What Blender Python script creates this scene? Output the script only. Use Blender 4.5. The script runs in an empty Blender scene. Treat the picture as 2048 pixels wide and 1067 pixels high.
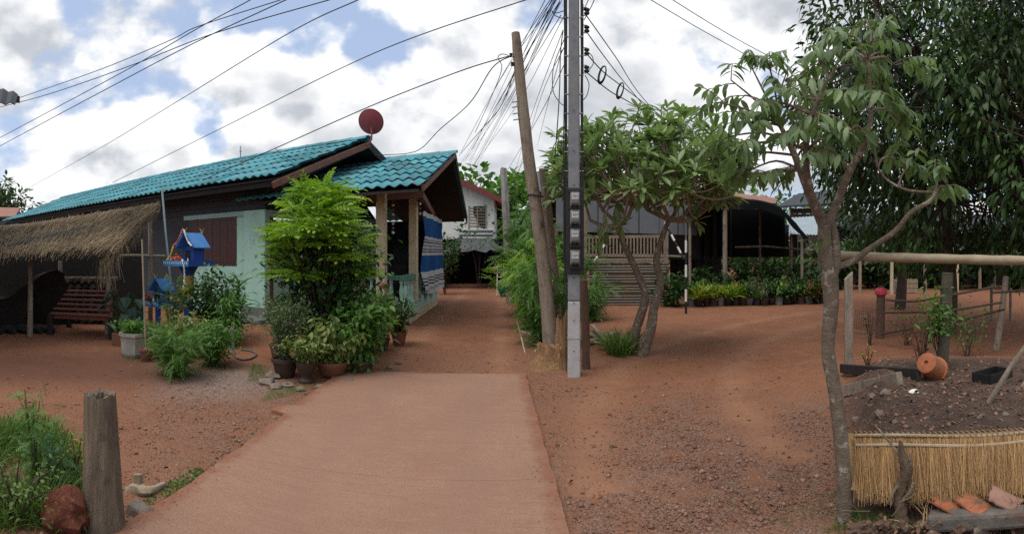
import bpy, math, random
import numpy as np
from mathutils import Vector, Matrix, noise
from math import sin, cos, pi, radians, atan2, sqrt

random.seed(7); RNG = np.random.default_rng(7)
SC = bpy.context.scene
COL = SC.collection

# ---------------------------------------------------------------- camera, sky, sun, exposure
F, HZ, CX, H = 1050.0, 505.0, 1024.0, 1.6      # pixels per radian of the sweep, eye level row, centre column, eye height
cd = bpy.data.cameras.new('camera'); cam = bpy.data.objects.new('camera', cd); COL.objects.link(cam)
cd.type = 'PANO'; cd.panorama_type = 'CENTRAL_CYLINDRICAL'          # a phone's swept panorama
cd.central_cylindrical_range_u_min = -1024 / F; cd.central_cylindrical_range_u_max = 1024 / F
cd.central_cylindrical_range_v_min = (HZ - 1067) / F; cd.central_cylindrical_range_v_max = HZ / F
cd.central_cylindrical_radius = 1.0
cam.location = (0, 0, H); cam.rotation_euler = (radians(90), 0, 0)
cd.clip_start = 0.05; cd.clip_end = 2000
SC.camera = cam

SUN_EL, SUN_AZ = radians(68), radians(-128)       # azimuth clockwise from +Y
w = bpy.data.worlds.new('World'); SC.world = w; w.use_nodes = True
def world_nodes():
    nt = w.node_tree; N = nt.nodes; L = nt.links; N.clear()
    def nd(t, **k):
        n = N.new(t)
        for a, b in k.items(): setattr(n, a, b)
        return n
    out = nd('ShaderNodeOutputWorld'); bg = nd('ShaderNodeBackground'); bg.inputs[1].default_value = 0.1
    sky = nd('ShaderNodeTexSky', sky_type='NISHITA', sun_disc=False, sun_elevation=SUN_EL, sun_rotation=SUN_AZ)
    sky.air_density = 1.0; sky.dust_density = 0.6; sky.ozone_density = 1.6
    tc = nd('ShaderNodeTexCoord')
    def noi(off, scale, detail=9, rough=.55, dist=.25, sz=1.75):
        mp = nd('ShaderNodeMapping'); mp.inputs['Location'].default_value = off
        mp.inputs['Scale'].default_value = (scale, scale, scale * sz)
        L.new(tc.outputs['Generated'], mp.inputs['Vector'])
        n = nd('ShaderNodeTexNoise'); n.inputs['Scale'].default_value = 1; n.inputs['Detail'].default_value = detail
        n.inputs['Roughness'].default_value = rough; n.inputs['Distortion'].default_value = dist
        L.new(mp.outputs[0], n.inputs['Vector']); return n.outputs['Fac']
    def mr(x, a, b, c=0, d=1, kind='SMOOTHSTEP'):
        n = nd('ShaderNodeMapRange', interpolation_type=kind)
        n.inputs[1].default_value = a; n.inputs[2].default_value = b; n.inputs[3].default_value = c; n.inputs[4].default_value = d
        L.new(x, n.inputs[0]); return n.outputs[0]
    def mth(op, a, b):
        n = nd('ShaderNodeMath', operation=op)
        for i, v in enumerate((a, b)):
            if isinstance(v, (int, float)): n.inputs[i].default_value = v
            else: L.new(v, n.inputs[i])
        return n.outputs[0]
    def mix(f, a, b):
        n = nd('ShaderNodeMix', data_type='RGBA')
        for i, v in ((0, f), (6, a), (7, b)):
            if isinstance(v, (int, float)): n.inputs[i].default_value = v
            elif isinstance(v, tuple): n.inputs[i].default_value = v
            else: L.new(v, n.inputs[i])
        return n.outputs[2]
    def puffs(off, scale):                                       # rounded heads of cumulus
        mp = nd('ShaderNodeMapping'); mp.inputs['Location'].default_value = off; mp.inputs['Scale'].default_value = (scale, scale, scale * 1.35)
        L.new(tc.outputs['Generated'], mp.inputs['Vector'])
        wn = nd('ShaderNodeTexNoise'); wn.inputs['Scale'].default_value = 2.2; wn.inputs['Detail'].default_value = 3; L.new(mp.outputs[0], wn.inputs['Vector'])
        va = nd('ShaderNodeVectorMath', operation='MULTIPLY_ADD'); L.new(wn.outputs['Color'], va.inputs[0]); va.inputs[1].default_value = (.35, .35, .35); L.new(mp.outputs[0], va.inputs[2])
        v = nd('ShaderNodeTexVoronoi', feature='F1'); v.inputs['Scale'].default_value = 1; v.inputs['Detail'].default_value = 2; v.inputs['Roughness'].default_value = .55
        L.new(va.outputs[0], v.inputs['Vector']); return mr(v.outputs['Distance'], 0, 1, .75, .25, 'LINEAR')
    def field(dz):
        O = (3.1, 1.7, 0.35 + dz); n = noi(O, 1.75, 8, .56, 0, 1.5)
        return mth('ADD', mth('MULTIPLY', n, .72), mth('MULTIPLY', puffs((1.2, 4.4, .6 + dz * 1.9), 3.6), .28))
    a = field(0); b = field(.12)                                 # b: the same cloud field a little higher up
    gaps = None                                                  # where blue shows between the clouds
    for az, el, r, k in ((-.40, .41, .18, .13), (-.27, .35, .15, .13), (-.33, .27, .10, .08), (-.46, .235, .12, .10), (-.56, .225, .09, .08), (.40, .30, .10, .08), (-.85, .46, .09, .09), (.07, .42, .12, .075), (.46, .27, .15, .085), (-1.6, .5, .3, .1), (1.9, .4, .35, .1), (2.9, .6, .35, .1), (.5, .95, .35, .1), (-.7, 1.0, .3, .1)):
        d = nd('ShaderNodeVectorMath', operation='DISTANCE'); L.new(tc.outputs['Generated'], d.inputs[0]); d.inputs[1].default_value = (sin(az) * cos(el), cos(az) * cos(el), sin(el))
        g = mr(d.outputs['Value'], 0, r, k, 0); gaps = g if gaps is None else mth('MAXIMUM', gaps, g)
    a2 = mth('SUBTRACT', a, gaps)
    mask = mr(a2, .375, .425)
    lit = mr(mth('SUBTRACT', a, b), -.07, .03)
    thick = mr(a2, .46, .58)
    soft = noi((7.3, 2.2, 5.1), 1.5, detail=5)
    body = mix(lit, (4.9, 5.2, 5.7, 1), (9.8, 9.85, 9.9, 1))
    body = mix(mth('MULTIPLY', thick, mr(soft, .36, .56, .0, .85)), body, (4.7, 4.95, 5.35, 1))
    blue = mix(.6, sky.outputs[0], (5.3, 6.5, 8.9, 1))
    col = mix(mask, blue, body)
    L.new(col, bg.inputs[0]); L.new(bg.outputs[0], out.inputs[0])
world_nodes()
w.cycles.sampling_method = 'MANUAL'; w.cycles.sample_map_resolution = 512
sd = bpy.data.lights.new('sun', 'SUN'); sd.energy = 2.4; sd.angle = radians(45); sd.color = (1, .95, .88)
sun = bpy.data.objects.new('sun', sd); COL.objects.link(sun)
sv = Vector((sin(SUN_AZ) * cos(SUN_EL), cos(SUN_AZ) * cos(SUN_EL), sin(SUN_EL)))
sun.rotation_euler = sv.to_track_quat('Z', 'Y').to_euler(); sun.location = (0, 0, 30)
SC.view_settings.view_transform = 'Standard'; SC.view_settings.look = 'None'
SC.view_settings.exposure = 0.2; SC.view_settings.gamma = 1.0; SC.view_settings.use_curve_mapping = False
SC.render.engine = 'CYCLES'
SC.cycles.use_denoising = False; SC.cycles.max_bounces = 6; SC.cycles.diffuse_bounces = 3; SC.cycles.transparent_max_bounces = 4
SC.cycles.sample_clamp_indirect = 4

# ---------------------------------------------------------------- placing: a column and row of the sweep at a distance
def pol(x, d):
    a = (x - CX) / F; return Vector((d * sin(a), d * cos(a), 0))
def P(x, y, d):
    v = pol(x, d); v.z = H + d * (HZ - y) / F; return v
def gd(y, z=0.0): return (H - z) * F / (y - HZ)
def G(x, y, z=0.0):
    v = pol(x, gd(y, z)); v.z = z; return v
PH = .3
def HP(u, v, z): return Vector((u * cos(PH) + v * sin(PH), -u * sin(PH) + v * cos(PH), z))   # the teal roofed house's own axes
def sst(a, b, x):
    t = min(1, max(0, (x - a) / (b - a))); return t * t * (3 - 2 * t)
def fbm(x, y, s=1, o=3, z=0):
    return noise.fractal(Vector((x * s, y * s, z)), 1.0, 2.0, o)
def gz(x, y):
    d = sqrt(x * x + y * y); a = atan2(x, y)
    z = 0.03 * fbm(x, y, .35, 3) * sst(2, 6, d)
    if a > .55 and a < 1.6 and 2.6 < d < 12:
        m = sst(.60, .72, a) * (1 - sst(5.3, 8.6, d))
        z += m * (.08 + .36 * sst(3.12, 3.42, d))
    if a < -.75 and d < 6:
        z += .06 * sst(-.78, -.88, a) * (1 - sst(4.2, 6, d))
    return z
def on(x, y, dz=0.0):
    """ground point seen at a column and row, on the real terrain"""
    d = gd(y)
    for _ in range(8):
        p = pol(x, d); d = (H - gz(p.x, p.y)) * F / (y - HZ)
    p = pol(x, d); p.z = gz(p.x, p.y) + dz; return p

# ---------------------------------------------------------------- materials
MATS = {}
def nodes_of(name):
    m = bpy.data.materials.new(name); m.use_nodes = True
    nt = m.node_tree; nt.nodes.clear()
    o = nt.nodes.new('ShaderNodeOutputMaterial'); b = nt.nodes.new('ShaderNodeBsdfPrincipled')
    nt.links.new(b.outputs[0], o.inputs[0]); MATS[name] = m
    return m, nt, nt.nodes, nt.links, b, o
def c4(c): return (c[0], c[1], c[2], 1)
def M(name, c1, c2=None, scale=4, rough=.8, bump=.25, bscale=None, metal=0, stretch=(1, 1, 1), c3=None, s3=.8, t3=(.5, .62), spec=.3, dist=.02):
    """two-tone noise colour, optional large stains (c3), fine relief"""
    if name in MATS: return MATS[name]
    m, nt, N, L, b, o = nodes_of(name)
    c2 = c2 or tuple(v * .6 for v in c1)
    ge = N.new('ShaderNodeNewGeometry'); mp = N.new('ShaderNodeMapping'); mp.inputs['Scale'].default_value = stretch
    L.new(ge.outputs['Position'], mp.inputs[0])
    n = N.new('ShaderNodeTexNoise'); n.inputs['Scale'].default_value = scale; n.inputs['Detail'].default_value = 8; n.inputs['Roughness'].default_value = .65
    L.new(mp.outputs[0], n.inputs['Vector'])
    r = N.new('ShaderNodeMapRange'); r.inputs[1].default_value = .3; r.inputs[2].default_value = .7; L.new(n.outputs[0], r.inputs[0])
    x = N.new('ShaderNodeMix'); x.data_type = 'RGBA'; x.inputs[6].default_value = c4(c1); x.inputs[7].default_value = c4(c2); L.new(r.outputs[0], x.inputs[0])
    col = x.outputs[2]
    if c3:
        n3 = N.new('ShaderNodeTexNoise'); n3.inputs['Scale'].default_value = s3; n3.inputs['Detail'].default_value = 7; n3.inputs['Roughness'].default_value = .7
        L.new(ge.outputs['Position'], n3.inputs['Vector'])
        r3 = N.new('ShaderNodeMapRange'); r3.inputs[1].default_value = t3[0]; r3.inputs[2].default_value = t3[1]; L.new(n3.outputs[0], r3.inputs[0])
        y = N.new('ShaderNodeMix'); y.data_type = 'RGBA'; y.inputs[7].default_value = c4(c3); L.new(col, y.inputs[6]); L.new(r3.outputs[0], y.inputs[0]); col = y.outputs[2]
    L.new(col, b.inputs['Base Color'])
    b.inputs['Roughness'].default_value = rough; b.inputs['Metallic'].default_value = metal; b.inputs['Specular IOR Level'].default_value = spec
    if bump:
        nb = N.new('ShaderNodeTexNoise'); nb.inputs['Scale'].default_value = bscale or scale * 3; nb.inputs['Detail'].default_value = 8; nb.inputs['Roughness'].default_value = .7
        L.new(mp.outputs[0], nb.inputs['Vector'])
        bp = N.new('ShaderNodeBump'); bp.inputs['Strength'].default_value = bump; bp.inputs['Distance'].default_value = dist
        L.new(nb.outputs[0], bp.inputs['Height']); L.new(bp.outputs[0], b.inputs['Normal'])
    return m
def ML(name, ca, cb, rough=.5, trans=.25, spec=.35, tcol=(1.5, 1.7, .7)):
    """leaf: colour runs from ca to cb by each leaf's own tint, a share of light passes through"""
    if name in MATS: return MATS[name]
    m, nt, N, L, b, o = nodes_of(name)
    at = N.new('ShaderNodeAttribute'); at.attribute_name = 'tint'
    x = N.new('ShaderNodeMix'); x.data_type = 'RGBA'; x.inputs[6].default_value = c4(ca); x.inputs[7].default_value = c4(cb)
    L.new(at.outputs['Fac'], x.inputs[0]); L.new(x.outputs[2], b.inputs['Base Color'])
    b.inputs['Roughness'].default_value = rough; b.inputs['Specular IOR Level'].default_value = spec
    t = N.new('ShaderNodeBsdfTranslucent'); g = N.new('ShaderNodeMix'); g.data_type = 'RGBA'; g.blend_type = 'MULTIPLY'; g.inputs[0].default_value = 1
    L.new(x.outputs[2], g.inputs[6]); g.inputs[7].default_value = c4(tcol); L.new(g.outputs[2], t.inputs[0])
    ms = N.new('ShaderNodeMixShader'); ms.inputs[0].default_value = trans
    L.new(b.outputs[0], ms.inputs[1]); L.new(t.outputs[0], ms.inputs[2]); L.new(ms.outputs[0], o.inputs[0])
    return m

# ---------------------------------------------------------------- meshes
ORG = {}
def org(o): return ORG.get(o.name, Vector((0, 0, 0))) if o else Vector((0, 0, 0))
def tag(o, label=None, cat=None, group=None, kind=None):
    if label: o['label'] = label
    if cat: o['category'] = cat
    if group: o['group'] = group
    if kind: o['kind'] = kind
    return o
def thing(name, label, cat, loc, group=None):
    o = bpy.data.objects.new(name, None); COL.objects.link(o); o.location = loc; o.empty_display_size = .1
    ORG[o.name] = Vector(loc); return tag(o, label, cat, group)
def link(me, name, parent, loc_world, mat):
    o = bpy.data.objects.new(name, me); COL.objects.link(o)
    if mat and not me.materials: me.materials.append(mat)
    if parent: o.parent = parent
    o.location = Vector(loc_world) - org(parent); ORG[o.name] = Vector(loc_world)
    return o
def frame(z, x=None):
    z = Vector(z).normalized()
    x = Vector(x) if x is not None else (Vector((0, 0, 1)) if abs(z.z) < .9 else Vector((1, 0, 0)))
    x = (x - z * x.dot(z)).normalized(); return x, z.cross(x), z
class MB:
    def __init__(s): s.v = []; s.f = []
    def add(s, vs, fs):
        k = len(s.v); s.v.extend(tuple(p) for p in vs); s.f.extend(tuple(i + k for i in f) for f in fs); return s
    def hexa(s, c8):
        return s.add(c8, [(0, 3, 2, 1), (4, 5, 6, 7), (0, 1, 5, 4), (1, 2, 6, 5), (2, 3, 7, 6), (3, 0, 4, 7)])
    def box(s, c, sz, rz=0, R=None):
        c = Vector(c); m = R or Matrix.Rotation(rz, 3, 'Z'); x, y, z = (v / 2 for v in sz)
        return s.hexa([c + m @ Vector(p) for p in ((-x, -y, -z), (x, -y, -z), (x, y, -z), (-x, y, -z), (-x, -y, z), (x, -y, z), (x, y, z), (-x, y, z))])
    def beam(s, a, b, w_, h_, up=(0, 0, 1)):
        a, b = Vector(a), Vector(b); z = (b - a).normalized(); u = Vector(up)
        if abs(z.dot(u)) > .95: u = Vector((0, 1, 0))
        x = z.cross(u).normalized() * (w_ / 2); y = x.cross(z).normalized() * (h_ / 2)
        return s.hexa([a - x - y, a + x - y, a + x + y, a - x + y, b - x - y, b + x - y, b + x + y, b - x + y])
    def tube(s, pts, rads, n=8, jit=0, cap=True):
        pts = [Vector(p) for p in pts]; k = len(pts)
        if not isinstance(rads, (list, tuple)): rads = [rads] * k
        base = len(s.v); x0 = None
        for i, p in enumerate(pts):
            t = (pts[min(i + 1, k - 1)] - pts[max(i - 1, 0)])
            if t.length < 1e-9: t = Vector((0, 0, 1))
            x, y, z = frame(t, x0); x0 = x
            for j in range(n):
                a = 2 * pi * j / n; r = rads[i] * (1 + (random.uniform(-jit, jit) if jit else 0))
                s.v.append(tuple(p + (x * cos(a) + y * sin(a)) * r))
        for i in range(k - 1):
            for j in range(n):
                q = (j + 1) % n
                s.f.append((base + i * n + j, base + i * n + q, base + (i + 1) * n + q, base + (i + 1) * n + j))
        if cap:
            s.f.append(tuple(base + j for j in reversed(range(n)))); s.f.append(tuple(base + (k - 1) * n + j for j in range(n)))
        return s
    def lathe(s, prof, c, n=16, R=None, jit=0):
        c = Vector(c); R = R or Matrix.Identity(3); base = len(s.v)
        for r, z in prof:
            for j in range(n):
                a = 2 * pi * j / n; q = r * (1 + (random.uniform(-jit, jit) if jit else 0))
                s.v.append(tuple(c + R @ Vector((q * cos(a), q * sin(a), z))))
        for i in range(len(prof) - 1):
            for j in range(n):
                q = (j + 1) % n
                s.f.append((base + i * n + j, base + i * n + q, base + (i + 1) * n + q, base + (i + 1) * n + j))
        s.f.append(tuple(base + j for j in reversed(range(n)))); s.f.append(tuple(base + (len(prof) - 1) * n + j for j in range(n)))
        return s
    def grid(s, rows, th=None):
        """rows of points as a sheet; th: vector that gives it thickness"""
        r, c = len(rows), len(rows[0]); base = len(s.v)
        for row in rows: s.v.extend(tuple(p) for p in row)
        for i in range(r - 1):
            for j in range(c - 1):
                s.f.append((base + i * c + j, base + i * c + j + 1, base + (i + 1) * c + j + 1, base + (i + 1) * c + j))
        if th is not None:
            th = Vector(th); b2 = len(s.v)
            for row in rows: s.v.extend(tuple(Vector(p) + th) for p in row)
            for i in range(r - 1):
                for j in range(c - 1):
                    s.f.append((b2 + i * c + j, b2 + (i + 1) * c + j, b2 + (i + 1) * c + j + 1, b2 + i * c + j + 1))
            ring = [j for j in range(c)] + [i * c + c - 1 for i in range(1, r)] + [(r - 1) * c + j for j in range(c - 2, -1, -1)] + [i * c for i in range(r - 2, 0, -1)]
            for i in range(len(ring)):
                p, q = ring[i], ring[(i + 1) % len(ring)]; s.f.append((base + p, b2 + p, b2 + q, base + q))
        return s
    def rock(s, c, r, seed=0, sub=1, rough=.25):
        ico = ICO[sub]; c = Vector(c); r = Vector(r) if not isinstance(r, (int, float)) else Vector((r, r, r))
        vs = []
        for p in ico[0]:
            q = Vector(p); k = 1 + rough * noise.noise(q * 1.7 + Vector((seed * 3.1, seed, 0))) * 1.6
            vs.append(c + Vector((q.x * r.x, q.y * r.y, q.z * r.z)) * k)
        return s.add(vs, ico[1])
    def build(s, name, mat, parent=None, smooth=False, loc=None, bevel=0):
        loc = Vector(loc) if loc is not None else (org(parent) if parent else (Vector(s.v[0]) if s.v else Vector()))
        me = bpy.data.meshes.new(name)
        me.from_pydata([(x - loc.x, y - loc.y, z - loc.z) for x, y, z in s.v], [], s.f); me.update()
        if smooth: me.polygons.foreach_set('use_smooth', [True] * len(me.polygons)); me.set_sharp_from_angle(angle=.75)
        o = link(me, name, parent, loc, mat)
        if bevel:
            bm_ = o.modifiers.new('edge', 'BEVEL'); bm_.width = bevel; bm_.segments = 2; bm_.limit_method = 'ANGLE'
        return o
def make_ico():
    import bmesh
    out = {}
    for k in (1, 2, 3):
        b = bmesh.new(); bmesh.ops.create_icosphere(b, subdivisions=k, radius=1); b.verts.ensure_lookup_table()
        out[k] = ([tuple(v.co) for v in b.verts], [tuple(v.index for v in f.verts) for f in b.faces]); b.free()
    return out
ICO = make_ico()
def solo(mb, name, label, cat, mat, loc=None, group=None, smooth=False, bevel=0, kind=None):
    return tag(mb.build(name, mat, None, smooth, loc, bevel), label, cat, group, kind)
def spline(pts, k=6):
    pts = [Vector(p) for p in pts]; n = len(pts); out = []
    for i in range(n - 1):
        a, b, c, d = pts[max(i - 1, 0)], pts[i], pts[i + 1], pts[min(i + 2, n - 1)]
        for j in range(k):
            t = j / k
            out.append(.5 * ((2 * b) + (c - a) * t + (2 * a - 5 * b + 4 * c - d) * t * t + (3 * b - a - 3 * c + d) * t ** 3))
    out.append(pts[-1]); return out
def lerp_list(vals, n):
    return [float(v) for v in np.interp(np.linspace(0, 1, n), np.linspace(0, 1, len(vals)), vals)]

# ---------------------------------------------------------------- leaves
def T_leaf(wd=.4, n=3, fold=.12, curl=.25, peak=.45):
    """one leaf along +Y, unit length: n sections, folded along the midrib, drooping towards the tip"""
    vs = []; fs = []
    for i in range(n + 1):
        t = i / n; h = wd / 2 * (sin(pi * min(1, t ** (math.log(.5) / math.log(peak)))) ** .8 if 0 < t < 1 else 0.02)
        z = -curl * t * t
        vs += [(-h, t, z + fold * h * 2), (0, t, z), (h, t, z + fold * h * 2)]
    for i in range(n):
        a = 3 * i; fs += [(a, a + 1, a + 4, a + 3), (a + 1, a + 2, a + 5, a + 4)]
    return np.array(vs, float), fs
def T_strap(wd=.05, n=5, bend=.6):
    vs = []; fs = []
    for i in range(n + 1):
        t = i / n; h = wd / 2 * (1 - t ** 3) + .002
        a = bend * t; y = sin(a) / bend if False else t * cos(a * .55); z = -t * sin(a * .8) * .7
        vs += [(-h, y, z), (h, y, z)]
    for i in range(n): a = 2 * i; fs.append((a, a + 1, a + 3, a + 2))
    return np.array(vs, float), fs
def T_frond(pairs=6, ll=.3, wd=.12, droop=.35, lw=.45):
    """pinnate leaf: stalk with pairs of leaflets"""
    V = []; Fs = []
    lv, lf = T_leaf(lw, 2, .1, .15)
    def put(o, d, l):
        d = Vector(d).normalized(); x, y, z = frame(d, (0, 0, 1)); k = len(V)
        for p in lv: V.append(tuple(Vector(o) + (y * p[0] + d * p[1] + x * p[2]) * l))
        for f in lf: Fs.append(tuple(i + k for i in f))
    for i in range(pairs):
        t = .15 + .85 * (i / pairs); o = (0, t, -droop * t * t); l = ll * (1 - .35 * abs(t - .5))
        for s in (-1, 1): put(o, (s * .9, .55, -.25), l)
    put((0, 1, -droop), (0, 1, -.6), ll)
    k = len(V)
    V += [(-.008, 0, 0), (.008, 0, 0), (.006, .5, -droop * .25), (-.006, .5, -droop * .25), (.003, 1, -droop), (-.003, 1, -droop)]
    Fs += [(k, k + 1, k + 2, k + 3), (k + 3, k + 2, k + 4, k + 5)]
    return np.array(V, float), Fs
def bases(dirs, roll=None, flat=.0):
    d = dirs / np.maximum(np.linalg.norm(dirs, axis=1, keepdims=True), 1e-9)
    n = np.tile(np.array([0, 0, 1.0]), (len(d), 1)) + (RNG.normal(0, 1, (len(d), 3)) * (roll if roll is not None else .35))
    x = np.cross(d, n); x /= np.maximum(np.linalg.norm(x, axis=1, keepdims=True), 1e-9)
    z = np.cross(x, d)
    return np.stack([x, d, z], axis=2)          # columns
def joined(name, T, pos, B, scl, tint, mat, parent, loc=None):
    tv, tf = T; n = len(pos); m = len(tv)
    if n == 0: return None
    loc = loc if loc is not None else org(parent)
    V = np.einsum('nij,mj->nmi', B, tv) * scl[:, None, None] + pos[:, None, :] - np.array(loc)[None, None, :]
    me = bpy.data.meshes.new(name)
    sizes = np.array([len(f) for f in tf]); flat = np.concatenate([np.array(f) for f in tf])
    loops = (flat[None, :] + (np.arange(n) * m)[:, None]).ravel()
    tot = np.tile(sizes, n); start = np.concatenate([[0], np.cumsum(tot)[:-1]])
    me.vertices.add(n * m); me.vertices.foreach_set('co', V.ravel())
    me.loops.add(len(loops)); me.loops.foreach_set('vertex_index', loops.astype(np.int32))
    me.polygons.add(len(tot)); me.polygons.foreach_set('loop_start', start.astype(np.int32))
    at = me.attributes.new('tint', 'FLOAT', 'POINT'); at.data.foreach_set('value', np.repeat(tint, m).astype(np.float32))
    me.update(calc_edges=True); me.validate()
    return link(me, name, parent, loc, mat)
LEAFMESH = {}
def leaf_objects(key, T, pos, B, scl, tint, mat, parent, name='leaf'):
    """single leaves as parts that share five meshes"""
    if key not in LEAFMESH:
        ms = []
        for k in range(5):
            me = bpy.data.meshes.new(name); me.from_pydata([tuple(p) for p in T[0]], [], T[1]); me.update()
            at = me.attributes.new('tint', 'FLOAT', 'POINT'); at.data.foreach_set('value', np.full(len(T[0]), (k + .5) / 5, np.float32))
            me.materials.append(mat); ms.append(me)
        LEAFMESH[key] = ms
    o0 = org(parent)
    for i in range(len(pos)):
        o = bpy.data.objects.new(name, LEAFMESH[key][min(4, int(tint[i] * 5))]); COL.objects.link(o); o.parent = parent
        o.matrix_local = Matrix.Translation(Vector(pos[i]) - o0) @ Matrix(B[i].tolist()).to_4x4() @ Matrix.Scale(float(scl[i]), 4)
def leafy(parent, T, pos, dirs, scl, mat, roll=.35, singles=0, key=None, name='crown', tint=None):
    pos = np.array(pos, float); dirs = np.array(dirs, float); scl = np.array(scl, float)
    B = bases(dirs, roll); tint = RNG.beta(2, 2, len(pos)) if tint is None else np.array(tint)
    order = np.argsort(np.linalg.norm(pos - np.array([0, 0, H]), axis=1) + RNG.normal(0, .35, len(pos)))
    a, b = order[:singles], order[singles:]
    cr = joined(name, T, pos[b], B[b], scl[b], tint[b], mat, parent)
    if cr is not None: cr['kind'] = 'stuff'
    if singles: leaf_objects(key or mat.name, T, pos[a], B[a], scl[a], tint[a], mat, cr or parent)
    return cr
def rv(s=1.0): return Vector((random.gauss(0, s), random.gauss(0, s), random.gauss(0, s)))
def stems_and_leaves(base, h, r, stems, n, ll, droop=.25, low=.25, lean=(0, 0), spread=1.0, tight=.10, upright=.5):
    """stem curves fanning out from base, and n leaves along them"""
    curves = []
    for i in range(stems):
        a = 2 * pi * (i + random.random()) / stems; q = r * sqrt(random.random()) * spread
        tip = base + Vector((q * cos(a) + lean[0], q * sin(a) + lean[1], h * random.uniform(.72, 1.0) * (1 - .35 * (q / max(r, .01)) ** 2)))
        st = base + Vector((cos(a), sin(a), 0)) * min(.06, r * .2) * random.random()
        mid = st.lerp(tip, .5) + Vector((-cos(a), -sin(a), .4)) * q * .18 + rv(r * .06)
        curves.append(spline([st, mid, tip], 4))
    pos, dirs = [], []
    for k in range(n):
        c = random.choice(curves); t = low + (1 - low) * random.random() ** .75; i = min(len(c) - 2, int(t * (len(c) - 1)))
        p = c[i].lerp(c[i + 1], random.random())
        out = Vector((p.x - base.x - lean[0] * .5, p.y - base.y - lean[1] * .5, 0))
        d = (out.normalized() if out.length > .01 else Vector()) * .6 + rv(.55) + Vector((0, 0, upright - droop * 1.6))
        pos.append(tuple(p + rv(r * tight))); dirs.append(tuple(d))
    return curves, pos, dirs
def shrub(name, label, cat, base, h, r, T, ll, n, mat, stem_mat, stems=9, group=None, sr=.008, singles=0, key=None, pot=None, **kw):
    base = Vector(base); o = thing(name, label, cat, base, group); b = base.copy()
    if pot: b.z += pot(o, base)
    curves, pos, dirs = stems_and_leaves(b, h, r, stems, n, ll, **kw)
    m = MB()
    for c in curves: m.tube(c, lerp_list([sr, sr * .4], len(c)), 5, cap=False)
    st = m.build('stem', stem_mat, o)
    leafy(o, T, pos, dirs, [ll * random.uniform(.65, 1.15) for _ in pos], mat, singles=singles, key=key)
    return o
def pot_of(kind, r, h, mat, soil=None):
    prof = {'terracotta': [(r * .66, 0), (r * .72, h * .05), (r * .95, h * .78), (r * 1.06, h * .80), (r * 1.08, h * .98), (r * 1.0, h), (r * .92, h * .98), (r * .88, h * .88)],
            'bowl': [(r * .5, 0), (r * .8, h * .25), (r, h * .7), (r * 1.08, h * .85), (r * 1.08, h), (r * .96, h * .99), (r * .92, h * .86)],
            'urn': [(r * .75, 0), (r * .78, h * .12), (r * .5, h * .22), (r * .55, h * .4), (r * .85, h * .6), (r, h * .85), (r * 1.06, h), (r * .94, h * .98), (r * .9, h * .88)],
            'drum': [(r * .92, 0), (r * .96, h * .5), (r, h * .94), (r * 1.03, h), (r * .93, h), (r * .9, h * .88)]}[kind]
    def f(o, base):
        p = MB().lathe(prof, base, 20).build('pot', mat, o, True)
        s = MB().lathe([(.001, h * .87), (r * .9, h * .87)], base, 14).build('soil', M('potting_soil', (.04, .025, .018)), o)
        return h * .87
    return f
def tree(name, label, base, trunk, r0, centre, radii, n1, n2, n3, T, ll, per_tip, leaf_mat, bark, group=None, singles=0, key=None, clump=.3, droop=.3, shell=.55, bot=-.55, roll=.5, tipdirs=None, cat='tree', up=.3):
    """trunk, limbs that fork three times towards points spread through the crown, leaves in clumps round the limb ends"""
    o = thing(name, label, cat, base, group); c = Vector(centre); R = Vector(radii)
    def pts(n, lo, hi, zlo):
        out = []
        while len(out) < n:
            v = rv(1).normalized() * (random.uniform(lo ** 3, hi ** 3) ** (1 / 3))
            if v.z > zlo: out.append(c + Vector((v.x * R.x, v.y * R.y, v.z * R.z)))
        return out
    tr = MB(); sp = spline(trunk, 5); tr.tube(sp, lerp_list([r0 * 1.25, r0, r0 * .8, r0 * .62], len(sp)), 10, jit=.06)
    tr.build('trunk', bark, o, True)
    top = Vector(trunk[-1]); br = MB(); lim = MB()
    L1 = pts(n1, .15, .45, -.5); L2 = pts(n2, .4, .75, bot); tips = pts(n3, shell, 1.0, bot)
    def near(p, L): return min(L, key=lambda q: (q - p).length + max(0, q.z - p.z) * .8)
    def arc(m, a, b, ra, rb, n):
        mid = a.lerp(b, .5) + rv((b - a).length * .06) - Vector((0, 0, (b - a).length * .08)); s = spline([a, mid, b], 4)
        m.tube(s, lerp_list([ra, rb], len(s)), n, cap=False)
    for q in L1: arc(br, top, q, r0 * .5, r0 * .3, 7)
    for q in L2: arc(br, near(q, L1), q, r0 * .28, r0 * .14, 6)
    for q in tips: arc(lim, near(q, L2), q, r0 * .13, r0 * .05, 4)
    br.build('branch', bark, o, True); lim.build('twig', bark, o)['kind'] = 'stuff'
    pos, dirs, sc, tt = [], [], [], []
    for q in tips:
        ax = (q - near(q, L2)).normalized(); ct = random.betavariate(1.6, 2.2)      # each clump its own random leaf tint
        for k in range(per_tip):
            e = rv(1); e.normalize(); p = q + e * clump * random.random() ** .6
            pos.append(tuple(p)); dirs.append(tuple(ax * .5 + e * .9 + Vector((0, 0, up - droop * 2))))
            sc.append(ll * random.uniform(.55, 1.15)); tt.append(min(1, max(0, random.gauss(ct, .16))))
    leafy(o, T, pos, dirs, sc, leaf_mat, roll=roll, singles=singles, key=key, tint=tt)
    return o
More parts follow.
